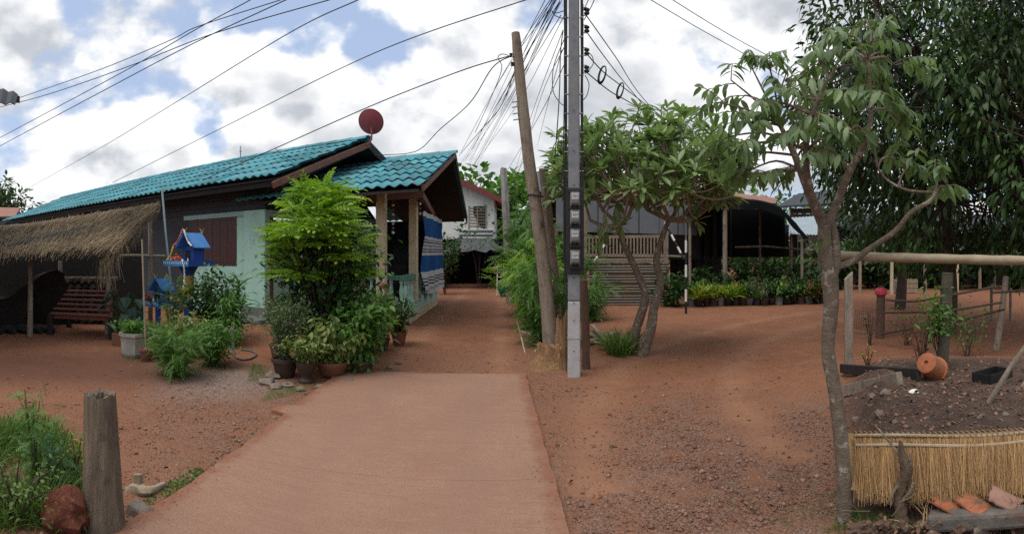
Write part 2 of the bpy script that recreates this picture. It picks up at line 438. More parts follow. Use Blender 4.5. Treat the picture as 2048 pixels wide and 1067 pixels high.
# ---------------------------------------------------------------- shared materials
m_mint = M('mint_paint', (.40, .62, .52), (.33, .54, .46), 2, .75, .12, c3=(.24, .30, .23), s3=1.5, t3=(.54, .72))
m_mint2 = M('mint_paint_dull', (.30, .45, .42), (.24, .38, .36), 2, .75, .12)
m_cream = M('cream_paint', (.55, .47, .32), (.46, .38, .25), 5, .7, .15, c3=(.33, .22, .14), s3=2, t3=(.55, .7))
m_white = M('white_paint', (.72, .73, .70), (.60, .61, .58), 3, .7, .1, c3=(.40, .38, .33), s3=.7, t3=(.56, .72))
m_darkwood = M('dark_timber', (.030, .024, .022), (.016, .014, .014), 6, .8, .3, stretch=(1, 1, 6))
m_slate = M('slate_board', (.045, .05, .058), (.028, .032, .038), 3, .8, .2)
m_redwood = M('red_wood', (.070, .018, .012), (.036, .011, .009), 5, .5, .2, stretch=(8, 8, .7), spec=.4)
m_brownbeam = M('brown_beam', (.20, .085, .055), (.12, .05, .035), 6, .7, .2)
def tile_material():
    m = M('teal_roof_tile', (.092, .315, .37), (.068, .265, .32), 3, .85, .2, bscale=30, c3=(.15, .25, .26), s3=1.9, t3=(.47, .70), dist=.01, spec=.05)
    N, L = m.node_tree.nodes, m.node_tree.links; b = next(n for n in N if n.type == 'BSDF_PRINCIPLED'); src = b.inputs['Base Color'].links[0].from_socket
    oi = N.new('ShaderNodeObjectInfo'); hs = N.new('ShaderNodeHueSaturation'); r = N.new('ShaderNodeMapRange'); r.inputs[3].default_value = .70; r.inputs[4].default_value = 1.18
    L.new(oi.outputs['Random'], r.inputs[0]); L.new(r.outputs[0], hs.inputs['Value']); hs.inputs['Saturation'].default_value = .95; L.new(src, hs.inputs['Color']); L.new(hs.outputs[0], b.inputs['Base Color']); return m
m_tile = tile_material()
m_black = M('black_plastic', (.012, .012, .013), (.02, .02, .02), 8, .5, .05)
m_planter = M('stained_white', (.36, .34, .30), (.22, .20, .17), 5, .9, .4, c3=(.13, .13, .09), s3=3.5, t3=(.48, .66))
m_palebark = M('pale_bark', (.30, .255, .20), (.18, .15, .115), 12, .9, .5)
m_concrete = M('concrete', (.30, .285, .26), (.20, .19, .175), 8, .85, .3, c3=(.20, .18, .16), s3=2.2, t3=(.5, .72))
m_oldconc = M('weathered_concrete', (.165, .165, .165), (.11, .11, .112), 6, .85, .35, c3=(.20, .19, .17), s3=3, t3=(.52, .72))
m_greywood = M('weathered_wood', (.33, .27, .21), (.17, .13, .10), 5, .9, .7, bscale=22, stretch=(4, 4, .5), c3=(.07, .05, .04), s3=3, t3=(.56, .72), dist=.03)
m_logwood = M('log_wood', (.27, .215, .155), (.115, .085, .06), 6, .92, .9, bscale=26, stretch=(5, 5, .45), c3=(.06, .045, .032), s3=4, t3=(.56, .74), dist=.03)
m_palewood = M('pale_wood', (.34, .27, .19), (.22, .165, .11), 7, .85, .4, stretch=(3, 3, .6))
m_bamboo = M('dry_bamboo', (.36, .30, .20), (.24, .18, .12), 9, .6, .3, c3=(.12, .09, .06), s3=7, t3=(.6, .72))
m_bark = M('grey_bark', (.215, .170, .125), (.105, .080, .058), 14, .9, .8, stretch=(1, 1, 1.6), c3=(.36, .33, .28), s3=13, t3=(.55, .64))
m_bark2 = M('brown_bark', (.085, .062, .045), (.045, .032, .025), 10, .9, .6)
m_stem = M('green_stem', (.06, .09, .03), (.09, .07, .035), 10, .7, .1)
m_terra = M('terracotta', (.22, .085, .05), (.13, .052, .034), 6, .8, .2, c3=(.13, .09, .07), s3=6, t3=(.55, .72))
m_terra2 = M('terracotta_orange', (.37, .125, .055), (.27, .09, .042), 6, .85, .3, c3=(.16, .085, .055), s3=9, t3=(.52, .68))
m_darkpot = M('brown_glazed_pot', (.065, .04, .03), (.04, .026, .02), 5, .6, .1)
m_straw = M('straw', (.30, .20, .09), (.18, .115, .05), 30, .8, .1)
m_rust = M('rusty_sheet', (.30, .125, .075), (.20, .10, .075), 1.5, .75, .15, c3=(.30, .27, .25), s3=1.1, t3=(.52, .66))
m_grey_sheet = M('grey_sheet', (.10, .105, .115), (.075, .078, .088), 2, .7, .1, c3=(.17, .15, .14), s3=1.1, t3=(.55, .75))
m_tin = M('tin_sheet', (.32, .38, .41), (.25, .30, .33), 2, .45, .05, metal=.3)
m_cable = M('black_cable', (.015, .015, .017), (.022, .022, .024), 6, .6, 0)
m_steel = M('steel', (.32, .33, .34), (.22, .22, .23), 8, .45, .05, metal=.6)
m_blue = M('blue_paint', (.018, .07, .30), (.012, .05, .21), 6, .5, .1)
m_skyblue = M('light_blue_paint', (.06, .22, .50), (.04, .16, .40), 6, .5, .1)
m_gold = M('gold_cloth', (.50, .34, .09), (.36, .22, .06), 12, .6, .2)
m_red = M('red_paint', (.36, .035, .045), (.25, .025, .03), 8, .5, .1)
m_orangefl = M('orange_flower', (.60, .10, .02), (.50, .06, .015), 20, .7, .3)
m_yellowfl = M('yellow_flower', (.65, .48, .04), (.55, .38, .03), 20, .7, .3)
m_whitefl = M('white_flower', (.75, .74, .70), (.6, .58, .55), 20, .7, .2)
m_stone = M('stone', (.21, .165, .13), (.12, .095, .078), 9, .9, .5)
m_tarp = M('dark_tarp', (.012, .013, .015), (.007, .008, .009), 3, 1, .2, bscale=5, spec=0)
m_greytarp = M('grey_tarp', (.09, .095, .10), (.06, .064, .07), 3, .55, .3, bscale=6)
m_pvc = M('pale_blue_pipe', (.30, .40, .44), (.25, .33, .37), 5, .4, 0)

# leaf materials (base colours of the leaves themselves)
l_lime = ML('lime_leaf', (.085, .185, .015), (.25, .39, .04), .5, .3)
l_mid = ML('mid_leaf', (.040, .115, .018), (.11, .22, .038), .5, .25)
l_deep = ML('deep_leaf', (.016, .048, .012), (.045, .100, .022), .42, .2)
l_dark = ML('dark_mango_leaf', (.009, .025, .008), (.050, .105, .020), .55, .18)
l_frang = ML('frangipani_leaf', (.115, .190, .062), (.245, .330, .125), .42, .38, .5, (1.1, 1.25, .85))
l_custard = ML('broad_tree_leaf', (.070, .130, .048), (.175, .255, .100), .45, .38, .5, (1.15, 1.3, .85))
l_grey = ML('greyish_leaf', (.06, .10, .045), (.16, .21, .11), .6, .2)
l_vari = ML('variegated_leaf', (.05, .11, .02), (.26, .30, .09), .5, .25)
l_red = ML('red_leaf', (.20, .014, .018), (.075, .085, .018), .5, .25)
l_orange = ML('orange_leaf', (.30, .10, .018), (.20, .18, .03), .5, .25)
l_yellow = ML('yellow_green_leaf', (.13, .20, .018), (.30, .30, .045), .5, .25)
l_grass = ML('grass_blade', (.040, .10, .014), (.13, .19, .040), .6, .25)
l_dry = ML('dry_blade', (.26, .17, .08), (.42, .31, .15), .8, .1)
l_straw = ML('thatch_straw', (.125, .066, .030), (.53, .32, .14), .85, .0)
l_oldstraw = ML('old_thatch_straw', (.13, .10, .068), (.52, .40, .25), .9, .0)
l_litter = ML('leaf_litter', (.075, .035, .02), (.19, .11, .065), .9, .0)
l_stone = ML('gravel_stone', (.115, .056, .038), (.32, .20, .145), .95, .0, .15)

T_small = T_leaf(.5, 2, .15, .2); T_ov = T_leaf(.48, 3, .12, .25); T_lance = T_leaf(.26, 4, .14, .35); T_long = T_leaf(.34, 4, .12, .45, .5)
T_frang = T_leaf(.28, 5, .14, .14, .56); T_heart = T_leaf(.85, 4, .10, .35, .30); T_grass = T_strap(.035, 4, .9); T_wide = T_strap(.085, 5, 1.1)
T_fr = T_frond(5, .34, .12, .35, .5); T_fr2 = T_frond(7, .22, .12, .25, .42)
T_straw = (np.array([(-.004, 0, 0), (.004, 0, 0), (.003, 1, 0), (-.002, 1, .0), (0, 0, .005), (0, 1, .003)], float), [(0, 1, 2, 3), (1, 4, 5, 2), (4, 0, 3, 5)])

# ---------------------------------------------------------------- ground
def ground_material():
    m, nt, N, L, b, o = nodes_of('red_laterite_ground')
    ge = N.new('ShaderNodeNewGeometry')
    def noi(s, d=8, r=.65):
        n = N.new('ShaderNodeTexNoise'); n.inputs['Scale'].default_value = s; n.inputs['Detail'].default_value = d; n.inputs['Roughness'].default_value = r
        L.new(ge.outputs['Position'], n.inputs['Vector']); return n.outputs['Fac']
    def mr(x, a, c):
        r = N.new('ShaderNodeMapRange'); r.inputs[1].default_value = a; r.inputs[2].default_value = c; L.new(x, r.inputs[0]); return r.outputs[0]
    def mix(f, a, c, blend='MIX'):
        x = N.new('ShaderNodeMix'); x.data_type = 'RGBA'; x.blend_type = blend
        for i, v in ((0, f), (6, a), (7, c)):
            if isinstance(v, (int, float)): x.inputs[i].default_value = v
            elif isinstance(v, tuple): x.inputs[i].default_value = c4(v)
            else: L.new(v, x.inputs[i])
        return x.outputs[2]
    def att(n):
        a = N.new('ShaderNodeAttribute'); a.attribute_name = n; return a.outputs['Fac']
    soil = mix(mr(noi(.7), .35, .68), (.245, .106, .056), (.185, .078, .043))
    soil = mix(mr(noi(3.5), .48, .72), soil, (.24, .125, .076))
    soil = mix(mr(noi(26, 4), .52, .75), soil, (.105, .047, .031))
    # single stones as cells of their own colour
    vo = N.new('ShaderNodeTexVoronoi'); vo.inputs['Scale'].default_value = 90; vo.inputs['Randomness'].default_value = 1; L.new(ge.outputs['Position'], vo.inputs['Vector'])
    cr = N.new('ShaderNodeValToRGB'); e = cr.color_ramp.elements
    e[0].position = 0; e[0].color = (.105, .054, .037, 1); e[1].position = 1; e[1].color = (.25, .165, .125, 1)
    for p, c in ((.35, (.155, .078, .051)), (.6, (.20, .100, .065)), (.82, (.18, .128, .104))):
        q = cr.color_ramp.elements.new(p); q.color = c4(c)
    se = N.new('ShaderNodeSeparateColor'); L.new(vo.outputs['Color'], se.inputs[0]); L.new(se.outputs[0], cr.inputs[0])
    gr = cr.outputs[0]
    gmask = N.new('ShaderNodeMath'); gmask.operation = 'MULTIPLY'; L.new(att('gravel'), gmask.inputs[0]); L.new(mr(noi(5, 6), .30, .55), gmask.inputs[1])
    col = mix(gmask.outputs[0], soil, gr)
    col = mix(att('grey'), col, mix(mr(noi(30, 3), .4, .6), (.13, .10, .085), (.27, .22, .19)))
    bed = mix(mr(noi(6), .4, .65), (.058, .040, .032), (.10, .068, .052))
    col = mix(att('bed'), col, bed)
    col = mix(att('damp'), col, (.095, .043, .029))
    tm_ = N.new('ShaderNodeMath'); tm_.operation = 'MULTIPLY'; L.new(att('track'), tm_.inputs[0]); L.new(mr(noi(1.6, 6), .3, .6), tm_.inputs[1])
    col = mix(tm_.outputs[0], col, (.265, .135, .080))
    L.new(col, b.inputs['Base Color']); b.inputs['Roughness'].default_value = .95; b.inputs['Specular IOR Level'].default_value = .15
    bp = N.new('ShaderNodeBump'); bp.inputs['Strength'].default_value = .55; bp.inputs['Distance'].default_value = .02
    h = N.new('ShaderNodeMath'); h.operation = 'MULTIPLY_ADD'; L.new(vo.outputs['Distance'], h.inputs[0]); h.inputs[1].default_value = -.9
    L.new(noi(18, 8, .7), h.inputs[2]); L.new(h.outputs[0], bp.inputs['Height']); L.new(bp.outputs[0], b.inputs['Normal'])
    return m
def zones(x, y):
    d = sqrt(x * x + y * y); a = atan2(x, y); n = fbm(x, y, .8, 3, 5) * .12
    g = 0
    if a > .02: g = (1 - sst(4.3, 6.6, d + n * 6)) * sst(.03, .09, a + .0)                       # loose stones beside the slab
    g = max(g, sst(.42, .58, a + n) * (1 - sst(5.0, 7.0, d)) * .95)
    if a < -.1: g = max(g, .75 * (1 - sst(5.5, 8.2, d + n * 5)) * (1 - sst(-.62, -.80, a) * .6))
    g = max(g, .55 * (1 - sst(.10, .30, abs(a + .02))) * (1 - sst(7.3, 9.5, d)))
    gy = .75 * max(0, 1 - ((a + .56) / .16) ** 2) * max(0, 1 - ((d - 6.6) / 1.1) ** 2)
    bed = sst(.615, .69, a + n * .3) * (1 - sst(5.6, 6.9, d + n * 4)) if a < 1.6 else 0
    damp = .75 * sst(-.56, -.72, a) * (sst(5.8, 6.8, d)) * (1 - sst(7.6, 9.5, d)) + .12 * (1 - sst(.04, .12, abs(a + .1))) * sst(7, 9, d)
    tr = 0
    for off in (-.75, .75):                                                                        # turning circle from the slab into the yard
        tr = max(tr, math.exp(-((sqrt((x - 9.5) ** 2 + (y - 3.0) ** 2) - 8.2 - off) / .22) ** 2) * (1 if y > 3.4 and x < 9 else 0))
        tr = max(tr, math.exp(-((x + .02 * y + .75 - off) / .20) ** 2) * (1 if y > 7 else 0))
    return max(0, g) * (1 - .6 * tr), max(0, gy), bed, max(0, min(1, damp)) , .9 * tr
def ground():
    az = list(np.arange(-1.15, 1.1501, .005)) + list(np.arange(1.2, 2 * pi - 1.19, .06))
    rs = [1.5 * 1.0125 ** i for i in range(180)]; rs += [rs[-1] * 1.07 ** i for i in range(1, 62)]
    vs = []; at = [[], [], [], [], []]
    for r in rs:
        for a in az:
            x, y = r * sin(a), r * cos(a); z = gz(x, y)
            if r < 13: z += .010 * fbm(x, y, 3.2, 2, 2) + .004 * fbm(x, y, 14, 1, 8)
            vs.append((x, y, z))
            if r < 26:
                q = zones(x, y)
                for i in range(5): at[i].append(q[i])
            else:
                for i in range(5): at[i].append(0)
    n = len(az); fs = []
    for i in range(len(rs) - 1):
        for j in range(n):
            k = (j + 1) % n; fs.append((i * n + j, (i + 1) * n + j, (i + 1) * n + k, i * n + k))
    fs.append(tuple(range(n)))
    me = bpy.data.meshes.new('ground'); me.from_pydata(vs, [], fs); me.update()
    me.polygons.foreach_set('use_smooth', [True] * len(me.polygons))
    for nm, v in zip(('gravel', 'grey', 'bed', 'damp', 'track'), at):
        t = me.attributes.new(nm, 'FLOAT', 'POINT'); t.data.foreach_set('value', np.array(v, np.float32))
    o = link(me, 'ground', None, (0, 0, 0), ground_material()); o['kind'] = 'structure'; return o
ground()

# ---------------------------------------------------------------- concrete road slab
def road_material():
    m, nt, N, L, b, o = nodes_of('pink_dusted_concrete')
    ge = N.new('ShaderNodeNewGeometry')
    def noi(s, st=(1, 1, 1), d=8, r=.65):
        mp = N.new('ShaderNodeMapping'); mp.inputs['Scale'].default_value = st; L.new(ge.outputs['Position'], mp.inputs[0])
        n = N.new('ShaderNodeTexNoise'); n.inputs['Scale'].default_value = s; n.inputs['Detail'].default_value = d; n.inputs['Roughness'].default_value = r
        n.inputs['Distortion'].default_value = .4
        L.new(mp.outputs[0], n.inputs['Vector']); return n.outputs['Fac']
    def mr(x, a, c):
        r = N.new('ShaderNodeMapRange'); r.inputs[1].default_value = a; r.inputs[2].default_value = c; L.new(x, r.inputs[0]); return r.outputs[0]
    def mix(f, a, c):
        x = N.new('ShaderNodeMix'); x.data_type = 'RGBA'
        for i, v in ((0, f), (6, a), (7, c)):
            if isinstance(v, (int, float)): x.inputs[i].default_value = v
            elif isinstance(v, tuple): x.inputs[i].default_value = c4(v)
            else: L.new(v, x.inputs[i])
        return x.outputs[2]
    col = mix(mr(noi(1.3), .3, .7), (.312, .178, .122), (.250, .138, .094))
    col = mix(mr(noi(3.0, (1, 5, 1)), .5, .78), col, (.31, .19, .135))
    col = mix(mr(noi(.5, (1, 1, 1), 5), .55, .75), col, (.27, .13, .085))
    col = mix(mr(noi(60, d=3), .6, .75), col, (.22, .12, .085))
    col = mix(mr(noi(140, d=2), .42, .72), col, (.175, .10, .072))
    col = mix(mr(noi(7, (.5, 7, 1), 6), .55, .75), col, (.205, .112, .078))
    vc = N.new('ShaderNodeTexVoronoi'); vc.feature = 'DISTANCE_TO_EDGE'; vc.inputs['Scale'].default_value = .42; vc.inputs['Detail'].default_value = 1
    vw = N.new('ShaderNodeTexNoise'); vw.inputs['Scale'].default_value = 2.4; vw.inputs['Detail'].default_value = 6; L.new(ge.outputs['Position'], vw.inputs['Vector'])
    va = N.new('ShaderNodeVectorMath'); va.operation = 'MULTIPLY_ADD'; L.new(vw.outputs['Color'], va.inputs[0]); va.inputs[1].default_value = (.30, .30, 0); L.new(ge.outputs['Position'], va.inputs[2]); L.new(va.outputs[0], vc.inputs['Vector'])
    ck = N.new('ShaderNodeMath'); ck.operation = 'MULTIPLY'; L.new(mr(vc.outputs['Distance'], .0022, .0006), ck.inputs[0]); L.new(mr(noi(.9, d=3), .58, .66), ck.inputs[1])
    col = mix(mr(noi(.8, (1, .6, 1), 8, .7), .56, .70), col, (.225, .125, .088))                      # old damp stains
    col = mix(ck.outputs[0], col, (.17, .09, .062))                                                   # hairline cracks
    ea = N.new('ShaderNodeAttribute'); ea.attribute_name = 'edge'
    em = N.new('ShaderNodeMath'); em.operation = 'MULTIPLY_ADD'; L.new(noi(5, d=10, r=.72), em.inputs[0]); em.inputs[1].default_value = 1.1; L.new(ea.outputs['Fac'], em.inputs[2])
    col = mix(mr(em.outputs[0], .98, 1.32), col, (.20, .088, .052))
    wa = N.new('ShaderNodeAttribute'); wa.attribute_name = 'wheel'
    wm_ = N.new('ShaderNodeMath'); wm_.operation = 'MULTIPLY'; L.new(wa.outputs['Fac'], wm_.inputs[0]); L.new(mr(noi(2.2, (1, .5, 1), 7), .35, .7), wm_.inputs[1])
    col = mix(wm_.outputs[0], col, (.235, .135, .098))
    L.new(col, b.inputs['Base Color']); b.inputs['Roughness'].default_value = .92; b.inputs['Specular IOR Level'].default_value = .2
    bp = N.new('ShaderNodeBump'); bp.inputs['Strength'].default_value = .6; bp.inputs['Distance'].default_value = .014
    a_ = N.new('ShaderNodeMath'); a_.operation = 'ADD'; L.new(noi(9, (.35, 6, 1)), a_.inputs[0]); L.new(noi(4, (1, 1, 1)), a_.inputs[1])
    L.new(a_.outputs[0], bp.inputs['Height']); L.new(bp.outputs[0], b.inputs['Normal'])
    return m
RZ = .045
def road():
    r1, r2 = G(1050, 744, RZ), G(1140, 1067, RZ); l1, l2 = G(640, 772, RZ), G(220, 1067, RZ)
    rd = (r2 - r1).normalized(); ld = (l2 - l1).normalized()
    far = G(760, 741, RZ); fd = (far - r1).normalized()
    den = fd.x * ld.y - fd.y * ld.x; w0 = l1 - r1; t = (w0.x * ld.y - w0.y * ld.x) / den; lf = r1 + fd * t
    rows = []; n = 150; m = 64; ed = []; wh = []
    for i in range(n + 1):
        s = 11.5 * (i / n) ** 1.25; a = lf + ld * s; c = r1 + rd * s
        ja = .030 * fbm(0, s, 2.2, 4, 3); jc = .022 * fbm(0, s, 2.6, 4, 9)
        lip = .16 * sst(1.72, 1.84, s) * (1 - sst(2.02, 2.06, s))
        a = a + Vector((ja - lip, 0, 0)); c = c + Vector((jc, 0, 0)); w_ = (c - a).length
        row = []
        for j in range(m + 1):
            t = .5 - .5 * cos(pi * j / m); p = a.lerp(c, t); e = min(t * w_, (1 - t) * w_)
            p.z = RZ + .004 * fbm(p.x, p.y, .9, 2) - (.014 if j in (0, m) or i == 0 else 0) - .012 * (1 - sst(0, .012, abs(s - 3.62 - .10 * (t - .5)))) * 0
            row.append(p); ed.append(.72 * (1 - sst(0, .30, min(e, s * 1.2)))); wh.append(max(math.exp(-((t - .30) / .07) ** 2), math.exp(-((t - .74) / .07) ** 2)))
        rows.append(row)
    k0 = next(i for i in range(n + 1) if 11.5 * (i / n) ** 1.25 > 3.15); mm = m + 1
    for nm_, i0, i1 in (('concrete_road', 0, k0), ('concrete_road', k0, n)):
        rr = [list(r) for r in rows[i0:i1 + 1]]
        if i0: rr[0] = [p + Vector((0, -.0015, -.002)) for p in rr[0]]
        else: rr[-1] = [p + Vector((0, .001, -.002)) for p in rr[-1]]
        o = MB().grid(rr, (0, 0, -.16)).build(nm_, MATS.get('pink_dusted_concrete') or road_material(), None, False, (0, 0, 0)); o['kind'] = 'structure'
        for an_, v in (('edge', ed), ('wheel', wh)):
            v = v[i0 * mm:(i1 + 1) * mm]; t = o.data.attributes.new(an_, 'FLOAT', 'POINT'); t.data.foreach_set('value', np.array(v + v, np.float32))
    return lf, ld, r1, rd
ROAD = road()
def off_road(p, margin=.04):
    lf, ld, r1, rd = ROAD
    a = (p[0] - lf.x) * ld.y - (p[1] - lf.y) * ld.x; b = (p[0] - r1.x) * rd.y - (p[1] - r1.y) * rd.x
    return p[1] > max(lf.y, r1.y) + .03 or a > margin or b < -margin

# loose gravel: stones lying on the soil
def gravel():
    pos, sc = [], []
    while len(pos) < 20000:
        a = random.uniform(-1.02, 1.02); d = 2.7 * (3.6 ** random.random()); x, y = d * sin(a), d * cos(a)
        if not off_road((x, y)):
            if off_road((x, y), -.22 * random.random() ** 2) and random.random() < .16: pos.append((x, y, RZ + .003)); sc.append(random.uniform(.002, .006))
            continue
        g, gy, bd, dp, tk = zones(x, y)
        if random.random() > max(g, gy * 1.0, bd * .5, .06) * (.6 + .8 * fbm(x, y, 1.1, 2, 1)): continue
        pos.append((x, y, gz(x, y) + .004)); s = random.uniform(.003, .008) if random.random() < .96 else random.uniform(.009, .028); sc.append(s)
    T = (np.array([(1, 0, .1), (-.9, .3, 0), (.1, 1, 0), (0, -1.1, .1), (.1, .1, .75), (0, 0, -.7)], float), [(0, 2, 4), (2, 1, 4), (1, 3, 4), (3, 0, 4), (2, 0, 5), (1, 2, 5), (3, 1, 5), (0, 3, 5)])
    pos = np.array(pos); th = RNG.uniform(0, 2 * pi, len(pos)); d = np.stack([np.cos(th), np.sin(th), RNG.normal(0, .2, len(pos))], 1)
    o = joined('gravel', T, pos, bases(d, .3), np.array(sc), RNG.beta(1.6, 2.4, len(pos)), l_stone, None, Vector((0, 0, 0)))
    tag(o, 'loose reddish gravel scattered over the laterite ground beside the slab', 'gravel', kind='stuff')
gravel()

# ---------------------------------------------------------------- the teal roofed house
house = thing('house', 'mint green house with teal tiled roof, gabled porch and red shutters', 'house', HP(-8.6, 8.9, 0))
WV, GU = 8.9, -8.63            # front wall line, gable wall line
def hb(mb, u0, u1, v0, v1, z0, z1):
    return mb.hexa([HP(u0, v0, z0), HP(u1, v0, z0), HP(u1, v1, z0), HP(u0, v1, z0), HP(u0, v0, z1), HP(u1, v0, z1), HP(u1, v1, z1), HP(u0, v1, z1)])
def part(parent, name, mat, *boxes, bevel=0):
    m = MB()
    for b in boxes: hb(m, *b)
    return m.build(name, mat, parent, bevel=bevel)
wu0, wu1, wz0, wz1 = -11.55, -9.62, 1.27, 2.50
part(house, 'wall', m_slate, (-26, wu0, WV, WV + .14, 0, 2.62))  # deep shade on this stretch of wall put into its dark colour
wall = part(house, 'wall', m_mint, (wu1, GU, WV, WV + .14, 0, 2.62), (wu0, wu1, WV, WV + .14, 0, wz0), (wu0, wu1, WV, WV + .14, wz1, 2.62),
            (GU - .14, GU, WV + .14, 14.2, 0, 1.0), (GU - .14, GU, WV + .14, 9.05, 1.0, 2.62), (GU - .14, GU, 10.2, 10.75, 1.0, 2.62), (GU - .14, GU, 11.9, 14.2, 1.0, 2.62), (GU - .14, GU, 9.05, 11.9, 2.45, 2.62))
part(house, 'pillar', m_mint, (-9.30, GU + .04, WV - .06, WV, 0, 2.62), bevel=.01)
part(house, 'wall_base', m_oldconc, (-9.4, GU + .07, WV - .09, WV - .06, 0, .30), (GU, GU + .03, WV, 14.2, 0, .44))
part(house, 'lintel', m_mint2, (-11.75, -9.30, WV - .05, WV - .004, 2.50, 2.62))
# eave shade put into dark boards above the wall plate; dark gable wall
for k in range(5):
    part(house, 'eave_shade_board', m_slate, (-26, GU + .02, WV - .02 - .004 * (k % 2), WV + .05, 2.625 + k * .16, 2.775 + k * .16))
g = MB(); a, b_, c_ = HP(GU, WV, 2.62), HP(GU, 13.8, 2.62), HP(GU, 11.35, 4.42)
g.add([a, b_, c_, HP(GU - .12, WV, 2.62), HP(GU - .12, 13.8, 2.62), HP(GU - .12, 11.35, 4.42)], [(0, 1, 2), (5, 4, 3), (0, 2, 5, 3), (2, 1, 4, 5), (1, 0, 3, 4)]).build('gable_wall', m_slate, house)
# shuttered window: frame, two leaves of boards
win = part(house, 'window', m_darkwood, (wu0, wu1, WV + .02, WV + .10, wz0, wz1))
for z in (wz0 + .03, wz1 - .03): part(win, 'frame', m_redwood, (wu0, wu1, WV - .012, WV + .03, z - .03, z + .03))
for u in (wu0 + .03, (wu0 + wu1) / 2, wu1 - .03): part(win, 'frame', m_redwood, (u - .03, u + .03, WV - .008, WV + .03, wz0 + .06, wz1 - .06))
for k in range(12):
    w_ = (wu1 - wu0 - .18) / 12; u = wu0 + .06 + k * w_ + (.06 if k > 5 else 0)
    part(win, 'plank', m_redwood, (u + .004, u + w_ - .004, WV - .002 - .004 * (k % 2), WV + .02, wz0 + .065, wz1 - .065))
# gable wall door and white framed window, seen behind the lime shrub
door = part(house, 'door', m_redwood, (GU - .08, GU - .03, 9.17, 10.12, .46, 2.40))
for v in (9.05, 10.12): part(door, 'frame', m_brownbeam, (GU - .10, GU + .03, v, v + .10, .44, 2.45))
for z in (.75, 1.55): part(door, 'panel', m_redwood, (GU - .03, GU - .012, 9.32, 9.97, z, z + .62))
sw = part(house, 'window', m_black, (GU - .10, GU - .06, 10.75, 11.9, 1.0, 2.45))
for b in ((10.75, 10.83, 1.0, 2.45), (11.82, 11.9, 1.0, 2.45), (11.29, 11.37, 1.08, 2.37)): part(sw, 'frame', m_white, (GU - .06, GU + .02, *b))
for z in (1.0, 1.7, 2.37): part(sw, 'frame', m_white, (GU - .06, GU + .015, 10.83, 11.82, z, z + .08))
# plinth step in front of the corner
part(house, 'step', m_oldconc, (-10.2, -8.2, 8.25, WV - .09, 0, .10), bevel=.02)

def tile_roof(roof, O, a, b, nr, keep, n_c, th=.022, amp=.026, waves=2):
    nrm = a.cross(b).normalized()
    if nrm.z < 0: nrm = -nrm
    k = 12; V = []; Fs = []
    for j, (t, lift) in enumerate(((1.10, .0), (.0, .045))):
        for i in range(k + 1): V.append(a * (i / k) + b * t + nrm * (amp * cos(2 * pi * waves * i / k) + lift))
    for i in range(k + 1): V.append(V[k + 1 + i] - nrm * th)
    for i in range(k + 1): V.append(V[i] - nrm * th)
    r = k + 1
    for i in range(k):
        Fs += [(i, i + 1, r + i + 1, r + i), (r + i, r + i + 1, 2 * r + i + 1, 2 * r + i), (2 * r + i, 2 * r + i + 1, 3 * r + i + 1, 3 * r + i)]
    me = bpy.data.meshes.new('tile'); me.from_pydata([tuple(v) for v in V], [], Fs); me.update(); me.materials.append(m_tile)
    me.polygons.foreach_set('use_smooth', [True] * len(me.polygons))
    for rr in range(nr):
        for c in range(n_c):
            if keep(rr, c):
                o = link(me, 'tile', roof, O + a * c + b * rr + nrm * random.uniform(-.006, .006) + a * random.uniform(-.012, .012) + b * random.uniform(-.025, .025), m_tile)
EV, EZ, RV_, RZ_ = 8.0, 3.19, 11.35, 4.50
def quad_slab(mb, p, th):
    th = Vector(th); return mb.hexa([*(Vector(q) - th for q in p), *p])
rm = MB(); quad_slab(rm, [HP(-26, EV + .12, EZ - .01), HP(-7.45, EV + .12, EZ - .01), HP(-7.45, RV_, RZ_ - .06), HP(-26, RV_, RZ_ - .06)], (0, 0, .04))
quad_slab(rm, [HP(-26, RV_ + .001, RZ_ - .06), HP(-7.45, RV_ + .001, RZ_ - .06), HP(-7.45, 14.6, 3.15), HP(-26, 14.6, 3.15)], (0, 0, .04))
roof = rm.build('roof', m_slate, house)
ta = HP(-7.86, 0, 0) - HP(-7.36, 0, 0); tb = (HP(0, RV_, RZ_) - HP(0, EV, EZ)) / 5
tile_roof(roof, HP(-7.36, EV, EZ + .03), ta, tb, 5, lambda r, c: True, 37)
tb2 = (HP(0, RV_, RZ_) - HP(0, 14.7, EZ)) / 5
bk = MB(); rows = []
for v, z in ((RV_, RZ_ + .02), (14.7, EZ + .02)): rows.append([HP(-7.36 - i * .0625, v, z + .026 * cos(2 * pi * i / 4)) for i in range(297)])
bk.grid(rows, (0, 0, -.02)).build('back_slope', m_tile, roof, True)
for i in range(37):                                                        # ridge caps
    u = -7.33 - i * .5; cp = MB()
    rr = [[HP(u + .02 - s, RV_ + .16 * sin(t), RZ_ + .0 + .11 * cos(t) + (.012 if s == 0 else 0)) for t in np.linspace(-1.35, 1.35, 9)] for s in (0, .54)]
    cp.grid(rr, (0, 0, -.012)).build('ridge_cap', m_tile, roof, True)
MB().beam(HP(-7.30, 7.75, 2.97), HP(-7.30, RV_, 4.38), .05, .13).build('barge_board', m_brownbeam, house)
MB().beam(HP(-7.40, EV + .1, 3.05), HP(-7.40, RV_, 4.35), .05, .16).build('rafter', m_darkwood, house)
MB().beam(HP(-7.34, RV_ + .02, 4.36), HP(-7.34, 14.6, 3.06), .05, .16).build('rafter', m_darkwood, house)
MB().beam(HP(-26, EV + .2, EZ - .11), HP(-7.45, EV + .2, EZ - .11), .05, .12).build('purlin', m_darkwood, house)
